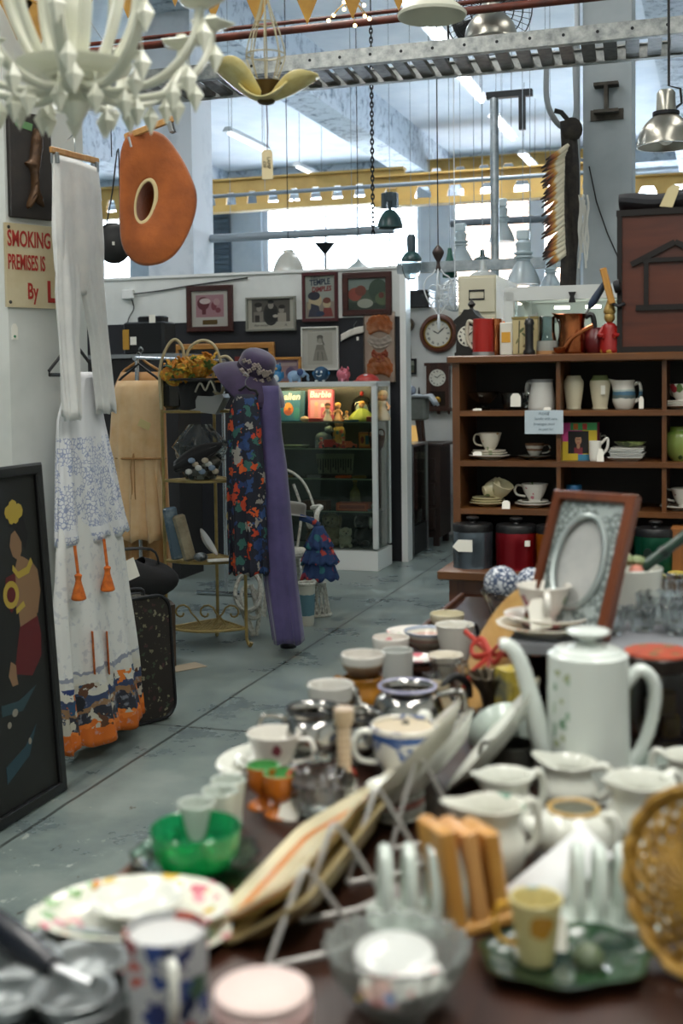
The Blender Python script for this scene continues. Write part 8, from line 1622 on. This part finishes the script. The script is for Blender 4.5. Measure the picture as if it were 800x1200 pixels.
saucer('saucer', 'pink flowered plate at the far end of the table edge', tb(484, 748), .062, PINKF, .016); teacup('bowl', 'wide shallow bowl with a blue rim at the far end of the table', tb(502, 762), .055, .045, bands('bowl_blue_rim', [(0, '#d8d4c8'), (.55, '#c9a89a'), (.7, '#d8d4c8'), (.86, '#a8b2c2'), (1, '#a8b2c2')], 0, .045, .2, .1, 60), 0, 'bowl', 'bowl', handle=False)
teacup('bowl', 'plain cream bowl farthest along the table edge', tb(524, 738), .042, .04, CHC, 0, 'tub', 'bowl', handle=False); teacup('teacup', 'white straight cup with a dark drip beside the wooden plaque', tb(533, 772), .043, .075, CHN, .6, 'cone', hm=BLK)
teacup('teacup', 'tan and white teacup between the shallow bowl and the straight cup', tb(522, 796), .036, .05, GARL, .8, 'bell')
saucer('small_plate', 'pink rimmed small plate on a dark stand by the shallow bowl', tb(489, 794)+Z*.0295, .038, PINKF, .01, cat='plate'); t = thing('dark_stand', 'round dark wooden stand under the pink rimmed small plate', 'stand', tb(489, 794), 0); part('disc', MB().lathe([(0, .018), (.03, .018), (.032, .022), (.032, .029), (0, .029)], 24), DKWOOD, t); part('foot', MB().lathe([(0, 0), (.024, 0), (.01, .006), (.01, .018), (0, .018)], 20), DKWOOD, t)
t = thing('beige_jar', 'rough beige pottery jar left of the iron pan', 'jar', tb(507, 850), 0); mb = MB(); vessel(mb, smoothp([(.024, 0), (.032, .01), (.034, .04), (.026, .055), (.03, .072)]), .004, 30); part('body', mb, M('rough_beige', '#a3967a', .8, noise=(20, '#7f735a', .4, .7), bump=(60, .4)), t)
t = thing('pepper_pot', 'small white pepper pot behind the willow pattern pot', 'pepper pot', tb(497, 880), 0); part('body', MB().lathe(smoothp([(0, 0), (.016, 0), (.018, .01), (.012, .04), (.012, .052), (0, .056)]), 22), PLN, t); part('cap', MB().lathe(smoothp([(.012, .05), (.013, .058), (.008, .066), (0, .068)], 2), 18), PLN, t)
jug('glass_jug', 'clear glass jug in front of the white cup at the plaque', tb(524, 822), [(.026, 0), (.03, .01), (.032, .04), (.026, .06), (.028, .075)], GLS, .5, (.01, (.05, .075), .5), hr=.005)
# yellow cup on the leaf plate
t = thing('leaf_plate', 'dark green leaf shaped plate at the front right', 'plate', td(662, 1.185), .1); part('dish', MB().lathe(smoothp([(0, 0), (.045, 0), (.06, .006), (.086, .016), (.084, .019), (.058, .009), (0, .004)], 2), 48, 0, Matrix.Diagonal((1, .8, 1, 1)), fn=lambda a, r, z: (r*(1+.05*cos(7*a)*(r > .05))*cos(a), r*(1+.05*cos(7*a)*(r > .05))*sin(a), z)), M('leaf_green_dark', '#13271a', .15, noise=(16, '#2a4a2e', .45, .7), coat=.4), t)
YEL2 = floral('yellow_cup_glaze', '#cfc48a', ['#b9862c', '#8fa8a4', '#c9b45a'], 26, .4, .35, .2); t = teacup('small_cup', 'little pale yellow cup with an orange handle on the dark green plate', td(627, 1.19, ZB0+.008), .0275, .066, YEL2, rad(175), 'cone', hm=M('handle_orange', '#c9982c', .3)); part('white_foot', MB().box((0.004, -.012, .004), (.036, .03, .008), bev=.003), PLN, t)
solo('price_tag', 'white tag behind the little yellow cup', 'tag', td(655, 1.20, ZB0+.012), MB().prism([(-.009, 0), (.009, 0), (.009, .034), (-.009, .034)], -.0006, .0006, 0, RX(pi/2)), CARD, rot=(rad(-20), rad(12), .4), smooth=0)
solo('glass_bird', 'small glass flower frog on the dark green plate', 'ornament', td(690, 1.18, ZB0+.008), MB().lathe(smoothp([(0, 0), (.014, 0), (.016, .01), (.008, .02), (0, .022)]), 12), M('frog_glass', '#7a8a6a', .1, t=.5))
# wicker tray at the right edge
q = dp(818, 1086, 1.15); t = thing('wicker_tray', 'round golden wicker tray standing on edge at the right edge', 'tray', Vector((q.x, q.y, ZB0+.001)), rot=(rad(-8), 0, rad(-52))); WG = M('wicker_gold', '#b58c3c', .5, noise=(40, '#8a6728', .4, .65)); R = .092
mb = MB()
for k in (2, 4, 6, 8, 10):
    r_ = R*k/11; n_ = max(24, k*8); mb.tube([(r_*cos(2*pi*i/n_), -.016*(1-(k/11)**2)-.002, R+.006+r_*sin(2*pi*i/n_)) for i in range(n_)], .0026, 5, closed=True)
part('coil', mb, WG, t)
mb = MB()
for sg in (1, -1):
    for i in range(22): a_ = 2*pi*i/22; mb.tube([(R*q*cos(a_+sg*q*1.15), -.016*(1-q*q)+sg*.0025, R+.006+R*q*sin(a_+sg*q*1.15)) for q in (.1, .28, .46, .64, .82, 1)], .0042, 5, flat=.6)
part('weave', mb, WG, t)
for k in range(2): part('rim', MB().tube([(R*cos(2*pi*i/60), -.007*k+.003*sin(i*1.9), R+.006+R*sin(2*pi*i/60)) for i in range(60)], .0062, 7, closed=True), WG, t)
